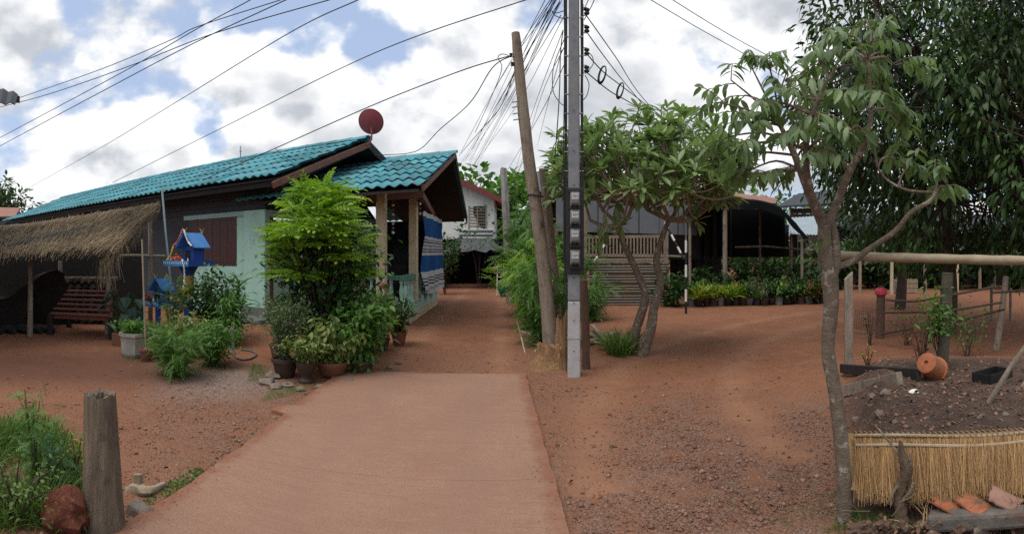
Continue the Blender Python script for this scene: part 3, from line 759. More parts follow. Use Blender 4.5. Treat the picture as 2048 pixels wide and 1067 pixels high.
# porch roof
E0, R0, B0 = HP(-4.34, 8.6, 2.815), HP(-5.34, 12.4, 4.13), HP(-6.31, 15.6, 2.69)
au = HP(-1, 0, 0)
pm = MB(); dz = Vector((0, 0, -.05))
quad_slab(pm, [E0 + au * .12 + dz, R0 + au * .12 + dz, R0 + au * 3.3 + dz, E0 + au * 4.3 + dz], (0, 0, .04))
quad_slab(pm, [R0 + au * .12 + dz, B0 + au * .12 + dz, B0 + au * 2.3 + dz, R0 + au * 3.3 + dz], (0, 0, .04))
proof = pm.build('porch_roof', m_darkwood, house)
pb = (R0 - E0) / 6
tile_roof(proof, E0 + Vector((0, 0, .02)), au * .5, pb, 6, lambda r, c: (-4.34 - .1667 * r - .5 * (c + 1)) > (-9.75 if r == 0 else -8.75), 11)
rows = [[R0 + au * (i * .0625) + Vector((0, 0, .03 + .026 * cos(2 * pi * i / 4))) for i in range(52)], [B0 + au * (i * .0625) + Vector((0, 0, .03 + .026 * cos(2 * pi * i / 4))) for i in range(52)]]
MB().grid(rows, (0, 0, -.02)).build('back_slope', m_tile, proof, True)
e_v = (R0 - E0).normalized()
for i in range(7):
    rr = [[R0 + au * (i * .5 + s - .03) + e_v * (.16 * sin(t)) + Vector((0, 0, .11 * cos(t) - .01 + (.012 if s == 0 else 0))) for t in np.linspace(-1.35, 1.35, 9)] for s in (0, .54)]
    MB().grid(rr, (0, 0, -.012)).build('ridge_cap', m_tile, proof, True)
MB().beam(E0 + Vector((0, 0, -.03)) + au * .03, R0 + Vector((0, 0, -.03)) + au * .03, .04, .11).build('barge_board', m_brownbeam, house)
MB().beam(R0 + Vector((0, 0, -.06)) + au * .03, B0 + Vector((0, 0, -.06)) + au * .03, .04, .12).build('barge_board', m_darkwood, house)
# porch deck, low wall, balustrade, posts
C1, C2 = G(814, 652), G(875, 608); sd_ = (C2 - C1).normalized(); sn = Vector((-sd_.y, sd_.x, 0))
FL = C1 + HP(-1, 0, 0) * 2.6
def along(t, z, o=0): return C1.lerp(C2, t) + sn * o + Vector((0, 0, z))
def slab4(mb, p, z0, z1): return mb.hexa([Vector((q.x, q.y, z0)) for q in p] + [Vector((q.x, q.y, z1)) for q in p])
slab4(MB(), [C1 + sn * .15, FL, FL + sd_ * 4.6, C2 + sn * .15], 0, .44).build('porch_floor', m_oldconc, house)
slab4(MB(), [C1, along(1, 0), along(1, 0, .14), along(0, 0, .14)], 0, .22).build('porch_wall', m_cream, house)
slab4(MB(), [C1, along(1, 0), along(1, 0, .14), along(0, 0, .14)], .222, .50).build('porch_wall', m_mint, house)
slab4(MB(), [C1, FL, FL + sd_ * .14, C1 + sd_ * .14], .225, .50).build('porch_wall', m_mint, house)
slab4(MB(), [along(0, 0, -.02), along(.62, 0, -.02), along(.62, 0, .16), along(0, 0, .16)], 1.0, 1.10).build('porch_rail', M('green_rail', (.10, .26, .19), (.07, .20, .15), 4, .6, .1), house)
slab4(MB(), [C1 + sd_ * -.02, FL, FL + sd_ * .16, C1 + sd_ * .16], .995, 1.095).build('porch_rail', MATS['green_rail'], house)
bal = [(.045, .50), (.05, .54), (.03, .57), (.045, .66), (.055, .74), (.04, .84), (.028, .90), (.048, .94), (.048, 1.0)]
for k in range(12): MB().lathe(bal, along(.03 + k * .05, 0, .07), 10).build('baluster', m_mint, house, True)
for k in range(9): MB().lathe(bal, C1.lerp(FL, .06 + k * .1) + sd_ * .07, 10).build('baluster', m_mint, house, True)
def post(x, d, w_, z0, z1, mat=m_cream, rz=-.05):
    p = pol(x, d); MB().box((p.x, p.y, (z0 + z1) / 2), (w_, w_, z1 - z0), rz).build('post', mat, house, bevel=.012)
post(763, 11.3, .20, .44, 2.95); post(827, 12.5, .19, .44, 2.95); post(868, 16.0, .20, .44, 2.7); post(610, 12.6, .17, .44, 2.8)
MB().beam(P(700, 399, 11.0), P(842, 388, 11.9), .12, .16).build('beam', m_brownbeam, house)
MB().beam(P(842, 388, 11.9), P(872, 440, 16.2), .10, .16).build('beam', m_brownbeam, house)
MB().beam(P(760, 392, 11.4), P(690, 420, 15.5), .10, .14).build('beam', m_darkwood, house)
# back wall of the porch and dark things kept there
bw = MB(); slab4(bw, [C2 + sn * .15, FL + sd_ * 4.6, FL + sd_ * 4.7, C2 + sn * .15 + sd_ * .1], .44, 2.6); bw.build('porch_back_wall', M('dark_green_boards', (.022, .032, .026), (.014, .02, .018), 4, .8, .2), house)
for x, y, d, s, c in ((790, 552, 14.0, (.8, .45, .9), m_darkwood), (805, 540, 15.2, (.5, .4, 1.3), m_slate)):
    b0 = pol(x, d); q = MB(); q.box((b0.x, b0.y, .44 + s[2] / 2), s, .2); q.box((b0.x, b0.y - .02, .44 + s[2] + .02), (s[0] + .06, s[1] + .06, .04), .2)
    for k in (-1, 1): q.box((b0.x + k * s[0] * .24, b0.y - s[1] / 2 - .01, .44 + s[2] / 2), (s[0] * .44, .02, s[2] * .86), .0)
    solo(q, 'cabinet', 'dark wooden cabinet on the porch behind the front post' if x == 790 else 'tall dark cabinet at the back of the porch beside the cloth', 'cabinet', c, (b0.x, b0.y, .44))
# shell wind chimes hanging from the porch beam
for x, d, y0, y1, lab in ((786, 11.7, 392, 470, 'string of shells hanging from porch beam between the two cream posts'), (840, 12.0, 388, 432, 'short string of shells hanging at the porch corner beside the cloth')):
    t = thing('wind_chime', lab, 'wind chime', P(x, y1, d)); a, b = P(x, y0, d), P(x, y1, d)
    MB().tube([a, b], .004, 5).build('cord', m_cable, t)
    k = int((y1 - y0) / 9)
    for i in range(k): MB().lathe([(.01, -.03), (.03, -.01), (.028, .02), (.008, .035)], a.lerp(b, (i + 1) / (k + .5)), 8).build('shell', m_whitefl if i % 2 else m_stone, t, True)

# striped cloth hung on the porch side
def cloth_material():
    m, nt, N, L, b, o = nodes_of('striped_cloth')
    tc = N.new('ShaderNodeTexCoord'); sp = N.new('ShaderNodeSeparateXYZ'); L.new(tc.outputs['Object'], sp.inputs[0])
    r = N.new('ShaderNodeMapRange'); r.inputs[1].default_value = 0; r.inputs[2].default_value = 2.05; L.new(sp.outputs[2], r.inputs[0])
    nz = N.new('ShaderNodeTexNoise'); nz.inputs['Scale'].default_value = 40; nz.inputs['Detail'].default_value = 2; L.new(tc.outputs['Object'], nz.inputs['Vector'])
    ad = N.new('ShaderNodeMath'); ad.operation = 'MULTIPLY_ADD'; L.new(nz.outputs[0], ad.inputs[0]); ad.inputs[1].default_value = .012; L.new(r.outputs[0], ad.inputs[2])
    cr = N.new('ShaderNodeValToRGB'); cr.color_ramp.interpolation = 'CONSTANT'; e = cr.color_ramp.elements
    W, K, B, G_ = (.50, .50, .48), (.06, .06, .08), (.018, .085, .235), (.28, .28, .29)
    bands = [(0, W), (.06, G_), (.09, W), (.13, K), (.15, W), (.17, K), (.19, W), (.21, K), (.225, W), (.30, B), (.50, W), (.535, K), (.55, W), (.565, K), (.58, W), (.60, G_), (.63, W), (.65, K), (.665, W), (.68, K), (.695, W), (.73, B), (.97, W)]
    e[0].position = 0; e[0].color = c4(bands[0][1]); e[1].position = bands[1][0]; e[1].color = c4(bands[1][1])
    for p, c in bands[2:]: q = e.new(p); q.color = c4(c)
    L.new(ad.outputs[0], cr.inputs[0]); L.new(cr.outputs[0], b.inputs['Base Color']); b.inputs['Roughness'].default_value = .9; b.inputs['Specular IOR Level'].default_value = .1
    return m
rows = []
for i in range(25):
    row = []; s = i / 24
    for j in range(33):
        t = .30 + .76 * (j / 32); z = 2.62 - 1.98 * s - .16 * s * s * sin(pi * j / 32)
        row.append(along(t, z, -.12 - .075 * sin(j * .75 + .8 * sin(i * .3)) * (.35 + s) - .03 * sin(j * 1.9) + .03 * fbm(i * .1, j * .2, 2)))
    rows.append(row)
clo = MB().grid(rows, sn * .008); cb = along(.68, .52, -.1)
solo(clo, 'hanging_cloth', 'blue and white striped cloth hanging on the side of the porch', 'cloth', cloth_material(), cb, smooth=True)

# satellite dish on the main gable
dk = P(742, 243, 13.3); t = t_dish = thing('satellite_dish', 'round red mesh satellite dish on a bent pipe at the roof gable', 'satellite dish', P(722, 292, 13.4))
nv = (Vector((0, 0, H)) - dk); nv.z = 0; nv = (nv.normalized() * -.80 + Vector((.25, 0, .45))).normalized()
x_, y_, z_ = frame(nv); Rm = Matrix((x_, y_, z_)).transposed()
MB().lathe([(.001, -.075), (.10, -.068), (.20, -.045), (.31, -.008), (.325, 0), (.32, .006), (.19, -.034), (.10, -.058), (.001, -.066)], dk, 32, Rm).build('dish', M('red_dish', (.30, .065, .075), (.24, .05, .06), 14, .6, .1), t, True)
pth = spline([P(716, 293, 13.4), P(732, 291, 13.35), P(742, 280, 13.3), P(743, 262, 13.3), P(742, 252, 13.32)], 5)
MB().tube(pth, .025, 8).build('mast', M('red_pipe', (.26, .07, .06), (.2, .05, .05), 9, .6, .1), t, True)
MB().tube([dk + (x_ * cos(t) + y_ * sin(t)) * .325 for t in np.linspace(0, 2 * pi, 41)], .008, 6).build('rim', MATS['red_pipe'], t_dish, True)
MB().tube([dk - nv * .02 + Vector((0, 0, -.25)), dk + nv * .32], .009, 6).build('feed_arm', m_steel, t); MB().lathe([(.02, 0), (.035, .02), (.035, .09), (.02, .1)], dk + nv * .30, 10, Rm).build('feed_horn', m_steel, t, True)
for s in (0, 1, 2, 3): MB().tube([dk + (x_ * cos(s * pi / 2) + y_ * sin(s * pi / 2)) * .05 - nv * .075, dk + (x_ * cos(s * pi / 2) + y_ * sin(s * pi / 2)) * .27 - nv * .02], .006, 5).build('rib', MATS['red_pipe'], t)
# thin spike on the ridge
sp_ = MB().tube([P(481, 318, 15.5), P(481, 292, 15.5)], .018, 6); sp_.lathe([(.02, 0), (.035, .03), (.012, .08)], P(481, 304, 15.5), 8)
solo(sp_, 'roof_spike', 'thin metal spike standing on the ridge of the teal roof', 'spike', m_steel, P(481, 318, 15.5))
# pale pipe from the eave down to the ground beside the shrine
pp = P(342, 645, 11.0); pp.z = .0
solo(MB().tube([P(324, 376, 11.2), P(331, 460, 11.1), P(341, 560, 11.0), pp], .022, 8), 'downpipe', 'thin pale blue pipe rising from the shrines to the teal eave', 'pipe', m_pvc, pp, smooth=True)
# ---------------------------------------------------------------- thatched shelter on the left
sh = thing('thatched_shelter', 'low open shelter with shaggy grey-brown thatched roof before the house', 'shelter', G(215, 660))
A0, A1 = P(-170, 520, 9.4), P(236, 497, 9.6)          # front eave
T0, T1 = P(-170, 484, 12.2), P(322, 410, 10.9)        # top edge
def thatch(o, A0, A1, T0, T1, rows, per, ln, mat, name, sag=.05, shag=.0, lift=.03):
    pos, dirs, sc = [], [], []
    dn = ((A0 - T0) + (A1 - T1)).normalized()
    n_ = (A1 - A0).cross(T0 - A0).normalized()
    if n_.z < 0: n_ = -n_
    for r in range(rows):
        s = r / (rows - 1)                             # 0 top, 1 eave
        for k in range(per):
            t = random.random(); e = T0.lerp(A0, s).lerp(T1.lerp(A1, s), t)
            e = e + (T0.lerp(T1, t) - A0.lerp(A1, t)).normalized() * ln * .75 * sst(0, .3, s) + n_ * (random.uniform(0, lift) + .03) + rv(.02) + Vector((0, 0, -sag * sin(pi * t)))
            ld_ = (T0.lerp(T1, t) - A0.lerp(A1, t)).normalized() * -1
            pos.append(tuple(e)); d = ld_ + rv(.08) + n_ * random.uniform(-.10, .14); dirs.append(tuple(d)); sc.append(ln * random.uniform(.6, 1.25))
    tt = [min(1, max(0, random.gauss(.36 + .42 * sst(.72, .95, (i // per) / (rows - 1)), .17) + .3 * fbm(p[0], p[1], 1.3, 3, p[2]))) for i, p in enumerate(pos)]
    return leafy(o, (T_straw[0] * np.array([1.6, 1, 1]), T_straw[1]), pos, dirs, sc, mat, roll=.8, name=name, tint=tt)
c = thatch(sh, A0, A1, T0, T1, 20, 1000, .5, l_oldstraw, 'thatch', .03)
# ragged verge and hanging strands on the open end
pos, dirs, sc = [], [], []
for k in range(900):
    s = random.random(); p = T1.lerp(A1, s) + rv(.04) + Vector((-.05, 0, .02)); pos.append(tuple(p)); dirs.append(tuple(Vector((random.gauss(-.05, .2), random.gauss(-.3, .25), random.gauss(-.55, .35))))); sc.append(random.uniform(.12, .22 + .3 * s))
for k in range(80):
    p = P(random.gauss(212, 8), 500, 9.6) + rv(.03); pos.append(tuple(p)); dirs.append((random.gauss(0, .15), random.gauss(0, .15), -1)); sc.append(random.uniform(.3, .75))
leafy(sh, (T_straw[0] * np.array([1.5, 1, 1]), T_straw[1]), pos, dirs, sc, l_oldstraw, roll=.8, name='thatch_fringe')
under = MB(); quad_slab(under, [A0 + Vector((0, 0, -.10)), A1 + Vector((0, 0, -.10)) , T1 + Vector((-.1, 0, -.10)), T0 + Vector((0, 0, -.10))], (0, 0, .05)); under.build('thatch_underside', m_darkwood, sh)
for x, d, y0 in ((215, 10.3, 520), (60, 10.0, 520), (-60, 9.9, 520), (300, 11.2, 440), (120, 12.0, 470)):
    p = pol(x, d); MB().tube([(p.x, p.y, 0), (p.x + .02, p.y, 1.0), tuple(P(x, y0, d))], [.055, .05, .045], 8, jit=.08).build('post', m_greywood, sh, True)
for a, b in ((P(-160, 512, 9.6), P(225, 505, 9.75)), (P(-160, 470, 12.0), P(318, 424, 10.9)), (P(200, 512, 11.2), P(330, 512, 11.2))):
    MB().tube([a, a.lerp(b, .5) + rv(.02), b], .03, 7).build('pole', m_greywood, sh, True)
# dark plank backing added to make the shelter interior black
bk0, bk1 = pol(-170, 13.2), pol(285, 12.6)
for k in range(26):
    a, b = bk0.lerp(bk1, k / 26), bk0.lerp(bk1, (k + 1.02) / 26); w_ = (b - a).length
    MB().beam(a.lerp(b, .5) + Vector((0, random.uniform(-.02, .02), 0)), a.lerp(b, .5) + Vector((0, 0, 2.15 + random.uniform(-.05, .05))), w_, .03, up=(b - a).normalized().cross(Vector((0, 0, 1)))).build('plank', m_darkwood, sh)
# dark pile and firewood added to shade the shelter interior
shade_pile = thing('added_shade_pile', 'added low pile under dark sheeting that keeps the shelter interior black', 'pile', pol(20, 11.3)); rows = []
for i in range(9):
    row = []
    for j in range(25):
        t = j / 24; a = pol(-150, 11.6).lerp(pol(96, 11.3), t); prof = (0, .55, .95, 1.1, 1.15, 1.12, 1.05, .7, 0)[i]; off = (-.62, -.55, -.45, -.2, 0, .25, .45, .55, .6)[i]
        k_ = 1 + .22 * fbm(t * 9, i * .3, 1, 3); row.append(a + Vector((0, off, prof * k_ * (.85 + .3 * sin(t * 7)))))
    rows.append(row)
MB().grid(rows).build('sheet', M('brown_sheet', (.040, .032, .028), (.022, .019, .017), 3, .9, .4, bscale=7, spec=.1), shade_pile, True)
for k in range(9): a = pol(-120 + k * 24, 10.65); MB().tube([a + Vector((-.5, 0, .07)), a + Vector((.5, random.uniform(-.05, .05), .07))], .06, 8, jit=.06).build('log', m_darkwood, shade_pile, True)
shade_stack = thing('added_shade_stack', 'added stack of dark split firewood shading the shelter behind the bench', 'firewood', pol(175, 11.9))
for r in range(7):
    for c_ in range(8 - r % 2):
        a = pol(112, 11.95).lerp(pol(225, 11.9), (c_ + .5 + .25 * (r % 2)) / 8); MB().tube([a + Vector((0, -.2, .08 + r * .15)), a + Vector((0, .25, .08 + r * .15))], .075, 7, jit=.12).build('log', m_bark2 if (r + c_) % 3 else m_darkwood, shade_stack, True)
# slatted platform bench
be = thing('bench', 'red-brown slatted bench platform under the thatched roof', 'bench', G(165, 668))
q0, q1, q2, q3 = P(100, 632, 10.2), P(222, 640, 9.8), P(222, 600, 11.0), P(138, 600, 11.2)
m_slat = M('red_slat', (.17, .055, .035), (.11, .036, .025), 6, .6, .2, stretch=(1, 4, 4))
for z in (q0, q1, q2, q3): z.z = .42
for k in range(6):
    a0, a1 = q0.lerp(q3, k / 6), q1.lerp(q2, k / 6); b0, b1 = q0.lerp(q3, (k + .8) / 6), q1.lerp(q2, (k + .8) / 6)
    for v in (a0, a1, b0, b1): v.z = .42 + .075 * k
    MB().beam(a0.lerp(b0, .5), a1.lerp(b1, .5), .16, .035).build('slat', m_slat, be, bevel=.006)
for v, hgt in ((q0, .40), (q1, .40), (q2, .75), (q3, .75)):
    MB().beam((v.x, v.y, 0), (v.x, v.y, hgt), .08, .08, (0, 1, 0)).build('leg', m_darkwood, be)
MB().beam(q0.lerp(q3, .1) + Vector((0, 0, -.06)), q1.lerp(q2, .1) + Vector((0, 0, -.06)), .06, .08).build('rail', m_slat, be)
MB().beam(q1 + Vector((0, 0, -.06)), q2 + Vector((0, 0, .25)), .06, .08).build('rail', m_slat, be)

# ---------------------------------------------------------------- spirit houses
def spirit_house(label, x, d, zp, pw, pd, ped, hs, rz=.5):
    b = pol(x, d); t = thing('spirit_house', label, 'spirit house', b); R = Matrix.Rotation(rz, 3, 'Z')
    def at(lx, ly, z): return b + R @ Vector((lx, ly, 0)) + Vector((0, 0, z))
    if ped == 'pillar':
        MB().lathe([(.15, 0), (.15, .06), (.10, .09), (.09, .2), (.09, zp - .25), (.11, zp - .2), (.16, zp - .1), (.22, zp)], b, 12, R).build('pillar', m_blue, t)
    else:
        for sx in (-1, 1):
            for sy in (-1, 1): MB().box(at(sx * pw * .40, sy * pd * .40, zp / 2), (.07, .07, zp), rz).build('leg', m_blue, t)
        la = at(-pw * .36, -pd * .5 - .06, 0)
        for s in (-1, 1): MB().beam(at(-pw * .30 + s * .05, -pd * .5 - .12, .05), at(-pw * .30 + s * .05, -pd * .5, zp), .015, .02).build('ladder_rail', m_skyblue, t)
        for k in range(5): MB().beam(at(-pw * .30 - .05, -pd * .5 - .115 + .022 * k, .12 + k * .1), at(-pw * .30 + .05, -pd * .5 - .115 + .022 * k, .12 + k * .1), .012, .014).build('rung', m_skyblue, t)
    MB().box(at(0, 0, zp + .03), (pw, pd, .06), rz).build('platform', m_blue, t, bevel=.008)
    fr = MB().box(at(0, -pd / 2 - .006, zp + .035), (pw * 1.01, .014, .11), rz); fr.build('fascia', m_skyblue, t)
    for s in (-1, 1): MB().box(at(s * (pw / 2 + .006), 0, zp + .035), (.014, pd, .11), rz).build('fascia', m_blue, t)
    for k in range(13): MB().box(at(-pw / 2 + pw * (k + .5) / 13, -pd / 2 - .016, zp + .045), (.012, .01, .05), rz).build('carving', m_whitefl, t)
    hx, hy, hw, hd, hh = pw * .10, pd * .10, hs * .62, hs * .55, hs * .55
    MB().box(at(hx, hy, zp + .07 + hh / 2), (hw, hd, hh), rz).build('cabin', m_blue, t, bevel=.006)
    MB().box(at(hx, hy - hd / 2 - .005, zp + .07 + hh * .42), (hw * .42, .012, hh * .7), rz).build('doorway', m_black, t)
    for s in (-1, 1):
        e = MB(); p = [at(hx, hy - hd * .78, zp + .07 + hh * 1.95), at(hx, hy + hd * .78, zp + .07 + hh * 1.95), at(hx + s * hw * .78, hy + hd * .78, zp + .07 + hh * .95), at(hx + s * hw * .78, hy - hd * .78, zp + .07 + hh * .95)]
        quad_slab(e, p, (0, 0, .018)); e.build('roof', m_skyblue, t)
        MB().beam(at(hx, hy - hd * .80, zp + .085 + hh * 1.97), at(hx + s * hw * .84, hy - hd * .80, zp + .085 + hh * .92), .02, .035).build('barge_board', m_skyblue, t)
        for ly in (-1, 1):
            g0 = at(hx + s * .01, hy + ly * hd * .78, zp + .07 + hh * 1.95); MB().tube([g0, g0 + Vector((s * .015, 0, .05)), g0 + Vector((s * .05, 0, .10))], [.012, .009, .003], 6).build('finial', m_gold, t)
    return t, at, zp
def figurine(label, p, h, mat, group=None):
    o = thing('figurine', label, 'figurine', p, group)
    MB().lathe([(h * .22, 0), (h * .24, h * .06), (h * .13, h * .3), (h * .17, h * .55), (h * .08, h * .7)], p, 8).build('body', mat, o, True)
    MB().lathe([(.002, h * .66), (h * .10, h * .74), (h * .11, h * .86), (h * .03, h * .98)], p, 8).build('head', m_gold, o, True)
s1, at1, z1 = spirit_house('tall blue spirit house with gabled roof on a blue pillar', 377, 10.3, 1.36, .76, .64, 'pillar', .52, -.25)
s2, at2, z2 = spirit_house('small low blue spirit house on four legs with a ladder', 316, 10.6, .56, .62, .55, 'legs', .42, -.15)
for k, (lx, ly, h, m_, lab) in enumerate(((-.28, -.22, .13, m_whitefl, 'white figurine at the front corner of the tall spirit house'), (-.20, -.26, .10, m_skyblue, 'pale blue figurine second along the front of the tall spirit house'), (-.12, -.24, .12, m_red, 'red figurine beside the orange flowers of the tall spirit house'), (.24, -.22, .09, m_whitefl, 'small white figurine right of the orange flowers on the tall shrine'))):
    figurine(lab, at1(lx, ly, z1 + .06), h, m_)
for k, (lx, ly, h, m_, lab) in enumerate(((-.22, -.2, .10, m_whitefl, 'white figurine at the left front of the low spirit house'), (-.13, -.22, .09, m_skyblue, 'pale blue figurine on the low spirit house beside the red flowers'), (.08, -.2, .11, m_whitefl, 'white figurine in the middle of the low spirit house'), (.2, -.2, .09, m_skyblue, 'blue figurine at the right front of the low spirit house'))):
    figurine(lab, at2(lx, ly, z2 + .06), h, m_)
def bouquet(label, p, r, mat, n=26):
    o = thing('flower_garland', label, 'flowers', p); m = MB()
    for k in range(n):
        q = p + rv(r * .5) + Vector((0, 0, r * .8)); m.rock(q, r * .30, k, 1, .3)
    b = m.build('blossom', mat, o, True); b['kind'] = 'stuff'
    MB().lathe([(r * .3, -.0), (r * .45, r * .5), (r * .25, r * .6)], p, 8).build('vase', m_skyblue, o, True)
bouquet('orange flowers on the platform of the tall spirit house', at1(-.02, -.27, z1 + .06), .075, m_orangefl)
bouquet('small bunch of white flowers beside the orange ones on the tall shrine', at1(-.20, -.20, z1 + .06), .05, m_whitefl, 16)
bouquet('red flowers on the platform of the low spirit house', at2(-.04, -.22, z2 + .06), .08, m_red)
gar = MB(); pts = spline([at1(.20, -.32, z1 + .10), at1(.26, -.33, z1 - .05), at1(.27, -.33, z1 - .28), at1(.27, -.33, z1 - .42)], 6)
for i, p in enumerate(pts): gar.rock(p, .022 if i < len(pts) - 2 else .04, i, 1, .3)
solo(gar, 'flower_garland', 'white flower garland hanging over the platform edge of the tall shrine', 'garland', m_whitefl, pts[-1], smooth=True)
for lab, m_, p0_, p1_ in (('pink garland strung along the near roof edge of the tall shrine', M('pink_flower', (.60, .16, .22), (.5, .10, .14), 20, .7, .3), (.05, -.20, .67), (-.20, -.22, .38)), ('yellow garland hanging from the roof corner to the platform of the tall shrine', m_yellowfl, (-.20, -.22, .37), (-.30, -.30, .10)), ('white garland along the far roof slope of the tall shrine', m_whitefl, (.10, -.20, .67), (.33, -.22, .38))):
    gq_ = MB(); a_, b_2 = at1(p0_[0], p0_[1], z1 + p0_[2]), at1(p1_[0], p1_[1], z1 + p1_[2])
    for i in range(15): t = i / 14; gq_.rock(a_.lerp(b_2, t) + Vector((0, 0, -.05 * sin(pi * t))), .020, i, 1, .3)
    solo(gq_, 'flower_garland', lab, 'garland', m_, b_2, smooth=True)
sash = MB(); pr = [[s1.location + Vector(((.105 + .012 * sin(a * 9 + z * 30)) * cos(a), (.105 + .012 * sin(a * 9 + z * 30)) * sin(a), z)) for a in np.linspace(0, 2 * pi, 40)] for z in np.linspace(.72, 1.18, 9)]
sash.grid(pr); solo(sash, 'cloth_sash', 'gold and orange cloth wrapped round the pillar of the tall shrine', 'cloth', m_gold, s1.location + Vector((0, 0, .72)), smooth=True)

# ---------------------------------------------------------------- plants before the house
def tuft(name, label, base, h, n, mat, T=T_grass, spread=.6, r=.06, pot=None, group=None, cat='plant'):
    base = Vector(base); o = thing(name, label, cat, base, group); b = base.copy()
    if pot: b.z += pot(o, base)
    pos, dirs, sc = [], [], []
    for k in range(n):
        a = random.uniform(0, 2 * pi); q = r * sqrt(random.random()); pos.append((b.x + q * cos(a), b.y + q * sin(a), b.z - .01))
        sp = abs(random.gauss(0, spread)); dirs.append((cos(a) * sp, sin(a) * sp, 1)); sc.append(h * random.uniform(.55, 1.1))
    leafy(o, T, pos, dirs, sc, mat, roll=1.2, name='leaves'); return o
gp = 'shrubs growing round the spirit houses'
shrub('shrub', 'dense dark green shrub on the gravel edge, frontmost below the shrines', 'shrub', on(352, 752), .72, .42, T_fr2, .15, 800, l_mid, m_stem, 22, gp, low=.12, tight=.14)
shrub('shrub', 'bright small-leaved shrub right of the dark one, beside the hose', 'shrub', on(428, 732), .66, .44, T_small, .065, 2100, l_mid, m_stem, 26, gp, low=.15, tight=.16)
shrub('shrub', 'loose yellowish shrub filling the space under the blue pillar', 'shrub', on(385, 712), .70, .40, T_small, .075, 1200, l_vari, m_stem, 22, gp, low=.2, tight=.16)
shrub('shrub', 'tall leafy shrub behind the pillar of the tall shrine', 'shrub', on(425, 680), 1.45, .55, T_ov, .12, 1400, l_deep, m_stem, 22, gp, low=.15, tight=.14)
shrub('shrub', 'light green shrub with pointed leaves against the mint wall', 'shrub', on(462, 690), 1.0, .36, T_lance, .16, 520, l_mid, m_stem, 16, gp, low=.2, tight=.12)
mg = shrub('marigold_plant', 'thin marigold with yellow flowers between the two shrines', 'plant', on(345, 682), 1.25, .30, T_fr2, .15, 220, l_mid, m_stem, 14, gp, low=.1, tight=.14)
for k, (x, y) in enumerate(((343, 596), (358, 601), (371, 612), (352, 622), (335, 640), (366, 580))):
    MB().rock(P(x, y, 9.6), .035, k, 2, .3).build('blossom', m_yellowfl, mg, True)
# corn-like plant with long arching leaves
cn = thing('arching_plant', 'tall plant with long arching strap leaves before the mint wall', 'plant', on(470, 678))
m = MB(); cb_ = on(470, 678); ct = P(478, 560, 10.0); m.tube(spline([cb_, cb_.lerp(ct, .5) + Vector((.03, 0, 0)), ct], 5), .02, 7); m.build('stem', m_stem, cn, True)
pos, dirs, sc = [], [], []
for k in range(17):
    t = .35 + .65 * k / 16; p = cb_.lerp(ct, t); a = k * 2.4; up = .25 + 1.0 * t; pos.append(tuple(p)); dirs.append((cos(a), sin(a) * .8, up)); sc.append(random.uniform(.5, .75))
leafy(cn, T_wide, pos, dirs, sc, l_mid, roll=.2, singles=16, key='strapleaf', name='crown')
# elephant-ear at the shelter post
ee = thing('broad_leaf_plant', 'bluish broad heart-leaved plant beside the shelter post', 'plant', on(250, 672)); eb = on(250, 672)
pos, dirs, sc = [], [], []; m = MB()
for k in range(26):
    a = random.uniform(0, 2 * pi); r = random.uniform(.1, .42); z = random.uniform(.35, .95); p = eb + Vector((r * cos(a), r * sin(a), z))
    m.tube(spline([eb, eb + Vector((r * .4 * cos(a), r * .4 * sin(a), z * .7)), p], 3), .008, 5, cap=False)
    pos.append(tuple(p)); dirs.append((cos(a) * .8, sin(a) * .8, -.5)); sc.append(random.uniform(.18, .28))
m.build('stem', m_stem, ee); leafy(ee, T_heart, pos, dirs, sc, ML('bluish_leaf', (.028, .065, .042), (.055, .10, .065), .5, .2), roll=.2, singles=25, key='heart', name='crown')
# planters with grass, terracotta pot with bamboo cane
wp = thing('planter', 'old whitewashed concrete planter box with low leafy plants', 'planter', on(268, 712)); b = on(268, 712)
pl = MB().lathe([(.17, 0), (.19, .05), (.21, .30), (.235, .32), (.235, .37), (.20, .37), (.19, .30)], b, 8); pl.build('box', m_planter, wp)
pos = [(b.x + random.gauss(0, .10), b.y + random.gauss(0, .10), b.z + .34 + random.random() * .18) for _ in range(420)]
leafy(wp, T_small, pos, [(random.gauss(0, .7), random.gauss(0, .7), .6) for _ in pos], [random.uniform(.05, .09) for _ in pos], l_mid)
tuft('potted_grass', 'low pan of fine bright grass below the small shrine', on(318, 706), .36, 420, l_grass, r=.20, spread=.28, pot=pot_of('bowl', .23, .20, m_darkpot))
tp = thing('planter', 'brown square planter at the foot of the shelter post', 'planter', on(245, 690)); b = on(245, 690)
MB().box(b + Vector((0, 0, .11)), (.30, .26, .22), .3).build('box', m_terra, tp, bevel=.015); MB().box(b + Vector((0, 0, .205)), (.26, .22, .04), .3).build('soil', MATS['potting_soil'], tp)
leafy(tp, T_lance, [(b.x + random.gauss(0, .07), b.y + random.gauss(0, .06), b.z + .22) for _ in range(36)], [(random.gauss(0, .6), random.gauss(0, .6), 1) for _ in range(36)], [random.uniform(.15, .3) for _ in range(36)], l_deep)
cpt = thing('cane_pot', 'small terracotta pot holding a tall thin bamboo cane', 'pot', on(292, 722)); b = on(292, 722)
pot_of('terracotta', .10, .19, m_terra)(cpt, b); MB().tube(spline([b + Vector((0, 0, .1)), P(288, 600, b.length * 1.0), P(284, 478, b.length * 1.01)], 5), [.013] * 11, 7).build('cane', m_bamboo, cpt, True)
shrub('potted_plant', 'small reddish-leaved plant in front of the cane pot', 'plant', on(308, 716), .20, .10, T_lance, .11, 60, l_red, m_stem, 6, pot=pot_of('terracotta', .085, .13, m_terra))
